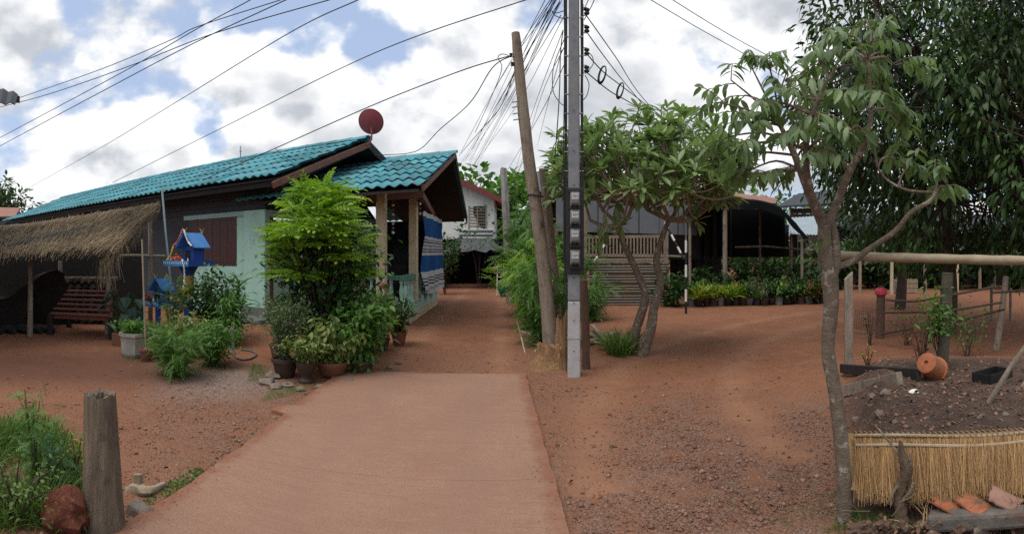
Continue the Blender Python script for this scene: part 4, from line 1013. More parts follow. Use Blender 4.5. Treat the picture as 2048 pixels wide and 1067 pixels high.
# standpipe and hose
sp = thing('standpipe', 'pale blue standpipe with tap beside the shrubs', 'standpipe', on(466, 705)); b = on(466, 705)
MB().tube([b, b + Vector((0, 0, .42))], .022, 8).build('pipe', m_pvc, sp, True); MB().tube([b + Vector((0, 0, .38)), b + Vector((0, -.09, .38)), b + Vector((0, -.11, .34))], .016, 8).build('tap', m_steel, sp, True); MB().box(b + Vector((0, -.05, .42)), (.05, .015, .015)).build('tap_handle', m_red, sp)
hp = [on(468, 705), on(470, 716), on(490, 721), on(508, 716), on(512, 709), on(500, 703), on(482, 701)]
for q in hp: q.z += .018
solo(MB().tube(spline(hp, 6), .014, 7), 'garden_hose', 'grey hose curled on the ground by the standpipe', 'hose', M('hose', (.10, .12, .13), (.07, .08, .09), 9, .5, 0), hp[0], smooth=True)

# the big lime shrub and the pots in front of the porch
ls = thing('lime_shrub', 'tall bushy shrub with feathery lime green leaves before the porch', 'shrub', on(640, 728)); lb = on(640, 728)
stems = MB(); pos, dirs, sc = [], [], []
D0 = lb.length; tops = []
for x, y, dd in ((640, 348, 0), (600, 372, .25), (690, 372, -.1), (662, 352, .3), (560, 428, .1), (540, 445, -.15), (585, 415, -.4), (725, 430, .05), (742, 448, -.1), (700, 415, -.45), (630, 400, -.5), (660, 420, -.6), (610, 450, -.6), (570, 470, -.4), (715, 470, -.4), (650, 385, .4), (675, 400, .5), (600, 430, .5), (730, 470, .3), (545, 480, .3), (640, 470, -.65), (690, 490, -.5), (590, 510, -.4), (720, 510, -.1), (550, 520, .0), (560, 455, .3), (620, 372, -.15), (660, 370, -.25), (680, 440, -.6), (585, 395, .1), (705, 395, .1), (640, 430, -.7)):
    tip = P(640 + (x - 640) * .74 + random.gauss(0, 8), y + 18 + random.gauss(0, 9), D0 + dd); tops.append(tip)
    mid = lb + Vector(((tip.x - lb.x) * .35, (tip.y - lb.y) * .35, (tip.z - lb.z) * .55)); s = spline([lb + rv(.02), mid, tip], 4)
    stems.tube(s, lerp_list([.020, .006], len(s)), 6, cap=False)
    cs = random.uniform(.6, 1.25)
    for k in range(int(40 * cs * cs)):
        e = rv(1); e.normalize(); q = tip + Vector((e.x * .20, e.y * .20, e.z * .14 - .03)) * cs * random.random() ** .5
        pos.append(tuple(q)); dirs.append(tuple(Vector((e.x, e.y, abs(e.z) * .3 - .05)) + (tip - mid).normalized() * .25)); sc.append(random.uniform(.12, .29))
stems.build('stem', m_bark2, ls, True); leafy(ls, T_fr, pos, dirs, sc, l_lime, roll=.35)
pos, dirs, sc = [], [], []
for k in range(3600):                                   # darker leaves lower inside
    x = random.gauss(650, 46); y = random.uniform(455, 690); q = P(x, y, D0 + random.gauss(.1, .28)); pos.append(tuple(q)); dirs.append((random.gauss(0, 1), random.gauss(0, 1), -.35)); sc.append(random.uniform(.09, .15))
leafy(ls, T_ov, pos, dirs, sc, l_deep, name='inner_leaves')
gq = 'potted plants clustered before the porch'
shrub('potted_plant', 'grey-green fine-leaved shrub in brown pot at the cluster left end', 'plant', on(570, 752), 1.0, .36, T_small, .05, 2200, l_grey, m_stem, 24, gq, low=.15, tight=.13, pot=pot_of('terracotta', .17, .24, m_darkpot), upright=.8)
shrub('potted_plant', 'plant with hanging pale variegated leaves in wide terracotta bowl', 'plant', on(664, 752), .72, .40, T_ov, .11, 760, l_vari, m_stem, 22, gq, singles=160, key='vari', low=.02, droop=.6, pot=pot_of('bowl', .20, .20, m_terra))
shrub('potted_plant', 'small yellowish variegated plant in a grey concrete urn', 'plant', on(612, 764), .42, .30, T_small, .075, 800, l_vari, m_stem, 18, gq, low=.02, droop=.5, pot=pot_of('urn', .13, .26, m_darkpot))
shrub('potted_plant', 'glossy dark leafy bush, front right of the cluster beside the lane', 'plant', on(724, 748), .85, .46, T_ov, .115, 1300, l_mid, m_stem, 26, gq, singles=160, key='bush', low=.0, droop=.45, pot=pot_of('terracotta', .16, .20, m_darkpot), tight=.14)
shrub('potted_plant', 'mid green bush behind the variegated plant in the cluster', 'plant', on(640, 712), 1.1, .5, T_ov, .12, 900, l_deep, m_stem, 22, gq, low=.1, pot=pot_of('terracotta', .16, .24, m_darkpot), tight=.14)
shrub('potted_plant', 'leafy bush in the back of the cluster under the red-leaved plant', 'plant', on(745, 706), .95, .42, T_ov, .11, 800, l_mid, m_stem, 20, gq, low=.1, pot=pot_of('terracotta', .15, .24, m_terra), tight=.14)
tuft('potted_plant', 'spiky cream-striped spider plant on top of the cluster', P(660, 628, 7.6), .36, 70, l_yellow, T_wide, .9, .04, pot=pot_of('terracotta', .09, .13, m_black), group=gq)
stnd = P(660, 628, 7.6); ps = MB(); gb = gz(stnd.x, stnd.y)
for k in range(3): a = k * 2.1; ps.tube([(stnd.x + .16 * cos(a), stnd.y + .16 * sin(a), gb), (stnd.x + .08 * cos(a), stnd.y + .08 * sin(a), stnd.z - .01)], .012, 6)
ps.lathe([(.10, stnd.z - gb - .03), (.10, stnd.z - gb)], (stnd.x, stnd.y, gb), 12)
solo(ps, 'plant_stand', 'thin black metal stand under the spider plant', 'stand', m_black, (stnd.x, stnd.y, gb))
cal = thing('potted_plant', 'caladium with large red and green leaves beside the cream post', 'plant', on(742, 690), gq); b = on(742, 690); b.z += pot_of('terracotta', .14, .50, m_terra)(cal, b)
pos, dirs, sc, tt = [], [], [], []; m = MB()
for k, (x, y) in enumerate(((722, 570), (735, 560), (750, 575), (765, 565), (728, 590), (745, 598), (760, 590), (775, 585), (715, 600), (738, 610), (755, 612), (770, 608), (785, 600), (725, 625), (748, 630), (765, 630))):
    p = P(x, y, 9.15 + random.gauss(0, .12)); m.tube(spline([b, b.lerp(p, .6) + Vector((0, 0, .08)), p], 3), .006, 5, cap=False); pos.append(tuple(p)); o_ = p - b
    dirs.append((o_.x * 1.5 + random.gauss(0, .2), o_.y * 1.5 - .3, -.5)); sc.append(random.uniform(.17, .25)); tt.append((.05, .1, .85, .3, .9, .1, .05, .95)[k % 8])
m.build('stem', m_stem, cal); leafy(cal, T_heart, pos, dirs, sc, l_red, roll=.2, singles=15, key='caladium', tint=tt)
zz = shrub('potted_plant', 'upright dark glossy plant in terracotta pot at the lane edge', 'plant', on(798, 690), .62, .30, T_lance, .15, 330, l_deep, m_stem, 18, gq, singles=90, key='zz', low=.15, upright=.9, pot=pot_of('terracotta', .135, .24, m_terra))
shrub('potted_plant', 'yellow-green leaved plant between the caladium and the dark glossy one', 'plant', on(765, 700), .48, .22, T_ov, .13, 110, l_yellow, m_stem, 10, gq, singles=60, key='yel', low=.2, pot=pot_of('terracotta', .12, .20, m_darkpot))
shrub('potted_plant', 'leggy shrub rising between the mint pillar and the lime shrub', 'plant', on(556, 715), .95, .14, T_ov, .09, 90, l_mid, m_stem, 9, gq, low=.25, pot=pot_of('terracotta', .13, .22, m_terra))
for k, (x, y, r) in enumerate(((536, 768, .09), (552, 776, .07), (575, 772, .06), (545, 755, .08), (600, 780, .05), (640, 775, .05), (700, 765, .06), (780, 738, .045), (800, 728, .05))):
    p = on(x, y); solo(MB().rock(p + Vector((0, 0, r * .3)), (r * 1.25, r, r * .6), k, 2, .35), 'stone', ('flat stone at the left end of the potted cluster', 'rounded stone below the brown pot', 'small stone between the brown pot and the urn', 'stone tucked behind the brown pot beside the turf', 'pebble-like stone in front of the concrete urn', 'small stone under the terracotta bowl', 'stone at the slab corner under the glossy bush', 'small stone on the lane edge beside the terracotta pot', 'pale stone on the lane edge, topmost by the porch')[k], 'stone', m_stone, p, 'stones edging the potted plants', smooth=True)
def blades(name, label, poly, n, h, mat, kind='stuff', cat='grass', T=T_grass, spread=.5, hv=.5):
    """grass over an area given by its outline on the ground"""
    pts = [on(*p) for p in poly]; xs = [p.x for p in pts]; ys = [p.y for p in pts]
    pos, dirs, sc = [], [], []
    while len(pos) < n:
        x, y = random.uniform(min(xs), max(xs)), random.uniform(min(ys), max(ys)); ins = False
        for i in range(len(pts)):
            a, b = pts[i], pts[i - 1]
            if (a.y > y) != (b.y > y) and x < (b.x - a.x) * (y - a.y) / (b.y - a.y) + a.x: ins = not ins
        if not ins or not off_road((x, y), -.02): continue
        k = .5 + fbm(x, y, 1.6, 2, 4)
        if random.random() > .35 + k: continue
        pos.append((x, y, gz(x, y))); dirs.append((random.gauss(0, spread), random.gauss(0, spread), 1)); sc.append(h * random.uniform(.4, 1) * (1 + hv * (k - .5)))
    pos = np.array(pos); dirs = np.array(dirs)
    o = joined(name, T, pos, bases(dirs, 1.2), np.array(sc), RNG.beta(2, 2, len(pos)), mat, None, Vector(pts[0]))
    return tag(o, label, cat, kind=kind)
blades('grass', 'mown patch of bright turf left of the potted cluster', [(495, 765), (535, 768), (540, 735), (505, 728)], 900, .07, l_grass)
blades('grass', 'thin low weeds creeping along the stones at the slab corner', [(520, 805), (640, 775), (640, 765), (540, 780)], 1100, .06, l_mid)
blades('grass', 'short grass under the shrubs by the shrines', [(235, 725), (330, 760), (460, 740), (470, 700), (300, 690), (240, 700)], 1800, .07, l_grass)

# ---------------------------------------------------------------- left foreground
lg = thing('log_post', 'thick weathered hollow log post standing beside the concrete slab', 'post', on(208, 1062)); b = on(208, 1062)
prof = [(.135, -.05), (.122, .05), (.112, .25), (.104, .45), (.098, .62), (.092, .765), (.090, .80)]; tall = P(195, 788, b.length + .02).z - b.z
m = MB(); n = 44; rows = []
for i, (r, z) in enumerate([(r, z / .80 * tall) for r, z in prof] + [(.078, tall * .995), (.052, tall * .985), (.045, tall * .90), (.035, tall * .86)]):
    row = []
    for j in range(n + 1):
        a = 2 * pi * (j % n) / n; g = fbm(cos(a) * 2.2, sin(a) * 2.2, 1.6, 4, z * .6)
        q = r * (1 + (.07 * g if i < 8 else .22 * g)); zz_ = z + (.022 * fbm(cos(a), sin(a), 2.5, 3, 7) if 5 < i < 10 else 0)
        row.append(b + Vector((q * cos(a) - .035 * z / tall, q * sin(a), zz_)))
    rows.append(row)
m.grid(rows); m.f.append(tuple(len(m.v) - 2 - j for j in range(n))); m.build('trunk', m_logwood, lg, True)
ah = on(128, 1052); an = MB().rock(ah + Vector((0, 0, .07)), (.15, .13, .14), 4, 3, .30)
o = solo(an, 'laterite_rock', 'rough red-brown laterite lump at the foot of the log post', 'rock', M('laterite', (.22, .065, .035), (.10, .035, .022), 26, .95, 1.0, bscale=40, c3=(.28, .13, .07), s3=18, t3=(.55, .65), dist=.04), ah, smooth=True)
lgw = [P(246, 990, 3.55), P(270, 978, 3.5), P(295, 982, 3.45), P(328, 968, 3.6)]
q = MB().tube(spline(lgw, 5), lerp_list([.030, .045, .035, .018], 16), 9, jit=.14); solo(q, 'driftwood', 'grey gnarled piece of wood lying behind the log post', 'wood', m_palewood, lgw[0], smooth=True)
c0 = P(275, 962, 3.5); solo(MB().hexa([c0 + Vector(v) for v in ((-.022, -.02, -.06), (.03, -.02, -.05), (.028, .025, -.06), (-.02, .02, -.06), (-.018, -.025, .05), (.034, -.015, .062), (.03, .03, .05), (-.014, .025, .045))]), 'wood_chunk', 'small chunk of pale wood standing on the gnarled piece', 'wood', m_palewood, c0 - Vector((0, 0, .06)), bevel=.006)
c0 = on(284, 1030); solo(MB().hexa([c0 + Vector(v) for v in ((-.11, -.05, -.03), (.09, -.07, -.03), (.10, .05, -.03), (-.10, .06, -.03), (-.085, -.045, .065), (.075, -.05, .045), (.07, .045, .05), (-.08, .05, .075))]), 'concrete_block', 'broken grey concrete block between the log post and the slab', 'block', M('soiled_concrete', (.20, .175, .145), (.11, .09, .075), 11, .95, .8, c3=(.12, .065, .042), s3=7, t3=(.48, .64)), c0, bevel=.015)
blades('grass', 'tall tangled grass and weeds in the near corner by the log post', [(-60, 1067), (165, 1067), (165, 960), (120, 890), (60, 862), (-60, 850)], 5200, .24, l_grass, spread=.55)
blades('grass', 'low creeping weeds along the slab edge near the log post', [(255, 1030), (420, 960), (400, 935), (320, 975)], 330, .035, l_grass, T=T_small, spread=1.0)
gw = 'weeds in the near grass corner'
tw = shrub('weed', 'tall upright weed with pale feathery tip standing in the near grass', 'plant', on(72, 985), .86, .10, T_fr2, .095, 170, l_mid, m_stem, 5, gw, low=.25, tight=.35, lean=(.0, .0))
shrub('weed', 'bushy blue-green weed low beside the tall one', 'plant', on(95, 965), .36, .20, T_fr2, .09, 200, ML('bluegreen_leaf', (.03, .10, .05), (.09, .19, .085), .5, .25), m_stem, 14, gw, low=.2, tight=.2)
shrub('weed', 'spreading weed with thin branches in the bottom corner of the grass', 'plant', on(30, 1040), .40, .30, T_small, .035, 420, l_grass, m_bark2, 14, gw, low=.3, tight=.15)
shrub('weed', 'yellowing weed close against the log post', 'plant', on(150, 960), .36, .08, T_ov, .05, 60, l_yellow, m_stem, 5, gw, low=.4, tight=.2)
# far left: tin roof corner of the next house, rusty roofed shed, tree behind
nb = thing('neighbour_house', 'dark corrugated roof corner of the next house high at the edge', 'house', pol(-190, 9.5)); rows = []
r0_, r1_ = P(-420, 100, 9.0), P(36, 186, 9.3); bb0, bb1 = P(-420, 235, 8.3), P(30, 206, 8.5)
for i in range(2): rows.append([(r0_.lerp(r1_, k / 90) if i == 0 else bb0.lerp(bb1, k / 90)) + Vector((0, 0, .02 * cos(k * pi / 2))) for k in range(91)])
MB().grid(rows, (0, 0, -.015)).build('roof', M('dark_corrugated', (.04, .045, .055), (.03, .033, .04), 3, .8, .1), nb, True)
quad_slab(MB(), [r0_ + Vector((0, .05, -.16)), r1_ + Vector((-.04, .03, -.16)), r1_ + Vector((-.04, .03, -.03)), r0_ + Vector((0, .05, -.03))], (0, -.04, 0)).build('fascia', m_slate, nb)
q = pol(-300, 10.5); MB().box((q.x, q.y, 2.1), (5, 3, 4.2), .9).build('wall', m_white, nb)
fs_ = thing('shed', 'far shed with rusty roof and grey-blue wall beyond the house', 'shed', pol(-20, 30))
q = MB(); quad_slab(q, [P(-160, 432, 29), P(30, 432, 29), P(40, 415, 33), P(-160, 413, 33)], (0, 0, .08)); q.build('roof', m_rust, fs_)
q0_, q1_ = pol(-150, 29.6), pol(14, 29.6); slab4(MB(), [q0_, q1_, q1_ + Vector((-1, 2, 0)), q0_ + Vector((-1, 2, 0))], 0, 3.4).build('wall', M('greyblue_wall', (.20, .24, .27), (.16, .2, .22), 2, .8, .1), fs_)
# ---------------------------------------------------------------- concrete utility pole with meters
PB = on(1148, 751); PD = PB.length
up_ = thing('utility_pole', 'square concrete utility pole carrying four electricity meters', 'utility pole', PB)
RP = Matrix.Rotation(-atan2(PB.x, PB.y), 3, 'Z')
def pl_(lx, ly, z): return PB + RP @ Vector((lx, ly, 0)) + Vector((0, 0, z))
def pole_seg(z0, z1, w0, w1, mat, name, bev=.02):
    m = MB().hexa([pl_(x * w / 2, y * w / 2, z) for z, w in ((z0, w0), (z1, w1)) for x, y in ((-1, -1), (1, -1), (1, 1), (-1, 1))]); return m.build(name, mat, up_, bevel=bev)
zy = lambda y: H + PD * (HZ - y) / F
pole_seg(-.3, zy(602), .170, .160, M('pale_pole_concrete', (.40, .40, .40), (.31, .31, .31), 7, .8, .25, c3=(.24, .22, .2), s3=2.5, t3=(.54, .72)), 'shaft')
pole_seg(zy(602), 8.0, .160, .122, M('blue_grey_concrete', (.21, .225, .245), (.14, .15, .165), 7, .85, .35, c3=(.20, .195, .185), s3=3, t3=(.52, .72)), 'shaft')
for y in (700, 640, 605, 555, 372, 305, 225, 60): MB().lathe([(.008, 0), (.008, .004)], pl_(0, -.086, zy(y)), 8, RP @ Matrix.Rotation(pi / 2, 3, 'X')).build('bolt_hole', m_black, up_)
MB().box(pl_(0, 0, zy(676)), (.172, .172, .006), 0, RP).build('band', m_concrete, up_)
bd0, bd1 = zy(548), zy(378)
MB().box(pl_(.012, -.10, (bd0 + bd1) / 2), (.23, .024, bd1 - bd0), 0, RP).build('meter_board', m_black, up_, bevel=.006)
# black tape and boxes between the meters
for y in (418, 455, 492, 535, 385): MB().box(pl_(.012 + random.uniform(-.01, .01), -.125, zy(y)), (.15, .03, .05), 0, RP).build('cable_clamp', m_black, up_, bevel=.008)
def dial_material():
    m, nt, N, L, b, o = nodes_of('meter_dial')
    tc = N.new('ShaderNodeTexCoord'); br = N.new('ShaderNodeTexBrick'); br.inputs['Color1'].default_value = (.70, .71, .70, 1); br.inputs['Color2'].default_value = (.55, .56, .56, 1); br.inputs['Mortar'].default_value = (.06, .06, .06, 1)
    br.inputs['Scale'].default_value = 16; br.inputs['Mortar Size'].default_value = .04; L.new(tc.outputs['Generated'], br.inputs['Vector']); L.new(br.outputs[0], b.inputs['Base Color']); b.inputs['Roughness'].default_value = .3; return m
m_dial = dial_material()
m_meter = M('meter_case', (.22, .23, .235), (.17, .18, .18), 9, .45, .05)
mg_, nt_, N_, L_, b_g, o_g = nodes_of('meter_glass'); b_g.inputs['Base Color'].default_value = (.62, .66, .68, 1); b_g.inputs['Roughness'].default_value = .08; b_g.inputs['Transmission Weight'].default_value = .9; b_g.inputs['IOR'].default_value = 1.1
for k, y in enumerate((400, 436, 473, 515)):
    t = thing('electricity_meter', ('topmost grey electricity meter on the concrete pole', 'second electricity meter from the top on the concrete pole', 'third electricity meter from the top on the concrete pole', 'lowest grey electricity meter on the concrete pole')[k], 'meter', pl_(.014, -.115, zy(y + 15)), 'electricity meters on the pole')
    c = zy(y)
    MB().box(pl_(.014, -.127, c), (.125, .028, .185), 0, RP).build('back_plate', m_meter, t, bevel=.01)
    MB().hexa([pl_(.014 + sx * w_, yy, c + z) for yy, g in ((-.141, 1), (-.205, .82)) for sx, w_, z in ((-1, .058 * g, -.085 * g), (1, .058 * g, -.085 * g), (1, .058 * g, .075 * g), (-1, .058 * g, .075 * g))]).build('cover', m_meter, t, bevel=.012)
    MB().box(pl_(.014, -.208, c + .022), (.085, .006, .072), 0, RP).build('dial', m_dial, t)
    MB().box(pl_(.014, -.212, c + .030), (.060, .004, .018), 0, RP).build('counter', m_black, t)
    for i in range(5): MB().box(pl_(-.008 + i * .011, -.2155, c + .030), (.006, .002, .011), 0, RP).build('digit', m_whitefl, t)
    MB().box(pl_(.014, -.204, c - .045), (.09, .012, .035), 0, RP).build('terminal_cover', M('terminal_grey', (.12, .125, .13), (.1, .1, .11), 8, .5, 0), t, bevel=.004)
    for s in (-1, 1): MB().tube([pl_(.014 + s * .025, -.16, c - .085), pl_(.014 + s * .03, -.14, c - .115), pl_(.014 + s * .05, -.125, c - .13)], .008, 6).build('cable', m_cable, t, True)
# cables running down both sides of the shaft
for sx, yb, rr in ((-.105, 560, .012), (-.120, 600, .009), (-.10, 742, .006), (.103, 545, .013), (.118, 480, .009), (-.135, 520, .007)):
    pts = [pl_(sx * (1 - .12 * i / 12) + random.uniform(-.004, .004), -.06 + random.uniform(-.01, .01), zy(yb) + (6.6 - zy(yb)) * i / 12) for i in range(13)]
    MB().tube(spline(pts, 3), rr, 6).build('cable', m_cable, up_, True)
for y in range(40, 370, 38):
    for sx in (-1, 1): MB().box(pl_(sx * .098, -.06, zy(y)), (.05, .03, .012), 0, RP).build('cable_clip', m_steel, up_)
# insulator rack on the side: bracket and spools
for sx, ys in ((1, (25, 60, 105, 140)), ):
    MB().box(pl_(.118, -.02, (zy(12) + zy(152)) / 2), (.012, .05, zy(12) - zy(152)), 0, RP).build('rack', m_steel, up_)
    for y in ys:
        t_ = MB().lathe([(.022, -.04), (.036, -.032), (.036, -.016), (.02, -.006), (.02, .006), (.036, .016), (.036, .032), (.022, .04)], pl_(.165, -.02, zy(y)), 12); t_.build('insulator', M('brown_porcelain', (.035, .025, .022), (.025, .018, .016), 6, .3, 0), up_, True)
        MB().box(pl_(.14, -.02, zy(y) + .05), (.06, .02, .006), 0, RP).build('bracket', m_steel, up_); MB().box(pl_(.14, -.02, zy(y) - .05), (.06, .02, .006), 0, RP).build('bracket', m_steel, up_)
MB().box(pl_(0, 0, 7.2), (1.6, .09, .09), 0, RP).build('crossarm', m_oldconc, up_)

# old leaning wooden pole, its propping stub and stumps
wb = on(1104, 702); wd = wb.length
wpo = thing('wooden_pole', 'tall weathered wooden pole leaning beside the concrete pole', 'wooden pole', wb)
wt = P(1031, 66, wd); tr = spline([wb + Vector((0, 0, -.2)), wb.lerp(wt, .3) + Vector((.02, 0, 0)), wb.lerp(wt, .65) + Vector((-.02, 0, 0)), wt], 8)
MB().tube(tr, lerp_list([.125, .112, .102, .092, .070], len(tr)), 14, jit=.05).build('shaft', m_greywood, wpo, True)
sx_ = (wt - wb).normalized()
for k, y in enumerate((205, 215, 228, 240)): a = P(1044 + (y - 205) * .1, y, wd); MB().tube([a + Vector((-.05, -.05, .01)), a + Vector((-.17, -.06, -.015))], .010, 6).build('spike', m_steel, wpo)
for y in (110, 128): a = P(1022 + (y - 110) * .15, y, wd - .05); MB().lathe([(.02, -.03), (.034, -.02), (.02, 0), (.034, .02), (.02, .03)], a, 10).build('insulator', MATS['brown_porcelain'], wpo, True)
a = P(1071, 392, wd); MB().tube([a + Vector((.125 * cos(t), .125 * sin(t), .015 * sin(t * 2))) for t in np.linspace(0, 2 * pi, 17)], .012, 6).build('strap', m_cable, wpo, True)
st = thing('timber_stub', 'shorter grey timber lashed behind the leaning wooden pole', 'timber', on(1122, 690)); a, b = on(1122, 690), P(1087, 336, wd + .25)
sp1 = spline([a, a.lerp(b, .5), b], 6); MB().tube(sp1, lerp_list([.08, .085, .075], len(sp1)), 10, jit=.08).build('shaft', m_greywood, st, True)
bp_ = thing('timber_post', 'short brown timber standing behind the concrete pole', 'timber', on(1172, 738)); a = on(1172, 738); b = P(1167, 560, a.length)
MB().tube(spline([a, a.lerp(b, .5) + Vector((.01, 0, 0)), b], 5), .055, 9, jit=.1).build('shaft', M('brown_timber', (.13, .075, .05), (.075, .045, .032), 6, .9, .5, stretch=(4, 4, .5)), bp_, True)
# jagged stump
def stump(label, base, r, h, jag, mat, seed=0):
    o = thing('tree_stump', label, 'stump', base); rows = []; n = 30
    for i, (k, z) in enumerate(((1.5, -.03), (1.15, h * .18), (.95, h * .45), (.86, h * .75), (.80, h), (.6, h * .98), (.3, h * .55), (.05, h * .5))):
        row = []
        for j in range(n + 1):
            a_ = 2 * pi * (j % n) / n; g = fbm(cos(a_) * 1.5, sin(a_) * 1.5, 1.8, 4, seed + z); row.append(Vector(base) + Vector((r * k * (1 + .30 * g) * cos(a_), r * k * (1 + .30 * g) * sin(a_), z + (jag * fbm(cos(a_), sin(a_), 3, 3, seed + 3) if i in (3, 4, 5) else 0))))
        rows.append(row)
    MB().grid(rows).build('wood', mat, o, True); return o
m_stump = M('split_wood', (.40, .23, .11), (.17, .09, .05), 9, .9, 1.0, bscale=20, stretch=(3, 3, .5), dist=.04)
stump('splintered orange-brown stump in front of the leaning pole', on(1098, 735), .20, .30, .10, m_stump, 1)
stump('jagged standing splinter of wood beside the leaning pole', on(1124, 722), .09, .62, .22, m_stump, 5)
# scrap timber behind the poles
for k, (x, y, x2, y2, w_, h_) in enumerate(((1172, 668, 1222, 690, .10, .03), (1178, 690, 1232, 672, .12, .03), (1185, 660, 1215, 700, .08, .04), (1190, 700, 1228, 697, .14, .025), (1068, 690, 1092, 702, .10, .03), (1072, 712, 1100, 690, .08, .03), (1040, 672, 1078, 680, .07, .025))):
    a, b = on(x, y, .03 + .035 * (k % 4)), on(x2, y2, .05 + .03 * (k % 3))
    solo(MB().beam(a, b, w_, h_), 'scrap_plank', ('scrap plank nearest the brown timber post', 'scrap plank crossing over behind the concrete pole', 'steep scrap plank in the heap behind the pole', 'wide pale scrap plank lowest in the heap beside the grass tuft', 'scrap plank leaning at the foot of the wooden pole', 'scrap plank in front of the stump left of the wooden pole', 'thin scrap plank lying at the lane edge by the hedge')[k], 'plank', m_palewood if k % 2 else m_greywood, a, 'scrap planks round the poles', bevel=.004)
tuft('grass_tuft', 'thick tuft of bright long grass beside the frangipani trunk', on(1241, 708), .46, 330, l_grass, r=.20, spread=.42, cat='grass')
tuft('grass_tuft', 'small low tuft behind the bright tuft near the scrap planks', on(1214, 690), .25, 160, l_mid, r=.14, spread=.5, cat='grass')
blades('grass', 'sparse weeds growing under the hedge along the lane', [(1035, 690), (1100, 720), (1125, 690), (1060, 630), (1030, 620)], 1200, .12, l_mid, T=T_grass)
blades('grass', 'dry grass strip at the foot of the porch wall', [(815, 660), (880, 608), (890, 600), (885, 612), (835, 660)], 500, .06, l_dry)
cn_ = MB().tube([on(1045, 640), on(1052, 640, .35)], .008, 6)
stk = thing('marker_stick', 'thin white-tipped stick standing at the lane edge by the hedge', 'stick', on(1050, 705)); b = on(1050, 705); MB().tube([b, b + Vector((-.06, 0, .25))], .010, 6).build('shaft', m_white, stk); MB().tube([b + Vector((-.06, 0, .25)), b + Vector((-.13, .05, .5))], .010, 6).build('tip', m_palewood, stk)

# ---------------------------------------------------------------- hedge shrubs along the lane
gh = 'hedge shrubs on the right side of the lane'
for k, (x, y, h, r, lab, mt_) in enumerate(((1086, 688, 1.75, .62, 'feathery green hedge shrub nearest the wooden poles', l_mid), (1066, 655, 2.0, .80, 'hedge shrub second from the wooden poles, with bright lower leaves', l_lime), (1072, 630, 2.75, 1.0, 'tall hedge shrub behind the leaning pole, reaching to its strap', l_mid), (1182, 640, 1.25, .55, 'feathery shrub showing right of the meter pole', l_mid), (1118, 630, 2.3, .9, 'hedge shrub hidden mostly between the two poles', l_mid))):
    b = on(x, y); shrub('hedge_shrub', lab, 'shrub', b, h, r, T_fr2, .34 if k != 1 else .28, int(620 * (r / .7) ** 2 * h / 1.7), mt_, m_bark2, 16, gh, low=.08, tight=.12, droop=.35)

# ---------------------------------------------------------------- white house at the lane's end
wh = thing('white_house', 'white two-storey gabled house with red roof edge at the lane end', 'house', pol(940, 26))
d = 26.0
def W(x, y, dd=0.0): return P(x, y, d + dd)
q = MB(); poly = [W(850, 372), W(880, 345), W(988, 394), W(988, 478), W(850, 478)]; bk_ = [v + Vector((0, 6, 0)) for v in poly]
q.add(poly + bk_, [(0, 1, 2, 3, 4)[::-1], (5, 6, 7, 8, 9), (0, 1, 6, 5), (1, 2, 7, 6), (2, 3, 8, 7), (3, 4, 9, 8), (4, 0, 5, 9)]); q.build('wall', m_white, wh)
q = MB(); e0, e1 = W(872, 335, -.5), W(1010, 398, -.5); quad_slab(q, [e0, e1, e1 + Vector((0, 7, 0)), e0 + Vector((0, 7, 0))], (0, 0, .12)); rf = q.build('roof', M('maroon_roof', (.16, .035, .035), (.11, .026, .028), 4, .6, .1), wh)
MB().beam(W(874, 342, -.52), W(1010, 404, -.52), .05, .22).build('barge_board', M('maroon_paint', (.20, .045, .05), (.15, .035, .04), 5, .6, .1), rf)
for k in range(5): MB().beam(W(918, 459 + k * 4, -.04), W(986, 459 + k * 4, -.04), .05, .06).build('louvre', m_grey_sheet if k % 2 else m_white, wh)
wn = MB(); quad_slab(wn, [W(938, 456, -.03), W(972, 456, -.03), W(972, 412, -.03), W(938, 412, -.03)], (0, -.02, 0)); wn = wn.build('window', m_slate, wh)
for x in (938, 955, 972): MB().beam(W(x, 457, -.06), W(x, 411, -.06), .06, .05, (0, 1, 0)).build('frame', m_palewood, wn)
for k in range(7): MB().beam(W(940, 416 + k * 6, -.05), W(970, 416 + k * 6, -.05), .03, .05).build('slat', m_greywood, wn)
q0_, q1_ = pol(860, 27.5), pol(1010, 27.5); slab4(MB(), [q0_, q1_, q1_ + Vector((0, .2, 0)), q0_ + Vector((0, .2, 0))], 0, 2.3).build('carport_dark_wall', m_tarp, wh)  # black wall: the dark of the carport interior put into its colour
for x in (868, 992): p = pol(x, 25.9); MB().box((p.x, p.y, 1.1), (.22, .22, 2.2)).build('post', m_darkwood, wh)
cv = thing('canopy', 'grey sagging tarpaulin canopy over the carport of the white house', 'canopy', pol(950, 24.3)); rows = []
for i in range(7):
    row = []
    for j in range(17):
        a = P(918, 478, 25.8).lerp(P(985, 476, 25.8), j / 16); b = P(884, 502, 22.9).lerp(P(1012, 496, 23.0), j / 16); v = a.lerp(b, i / 6); v.z += -.10 * sin(pi * i / 6) + .10 * fbm(i * .5, j * .4, 1, 3) - (.12 * abs(sin(j * .8)) if i == 6 else 0); row.append(v)
    rows.append(row)
MB().grid(rows, (0, 0, .012)).build('sheet', m_greytarp, cv, True)
for x in (886, 1010): b = pol(x, 23.0); MB().tube([b, P(x, 500, 23.0)], .035, 7).build('post', m_greywood, cv)
for s in (885, 1008):
    q0_, q1_ = pol(s, 23.3), pol(s + (6 if s < 900 else -6), 27.4); slab4(MB(), [q0_, q0_ + Vector((.06, 0, 0)), q1_ + Vector((.06, 0, 0)), q1_], 0, 1.8).build('side_sheet', m_tarp, cv)  # black sides of the box that stands for the dark carport interior
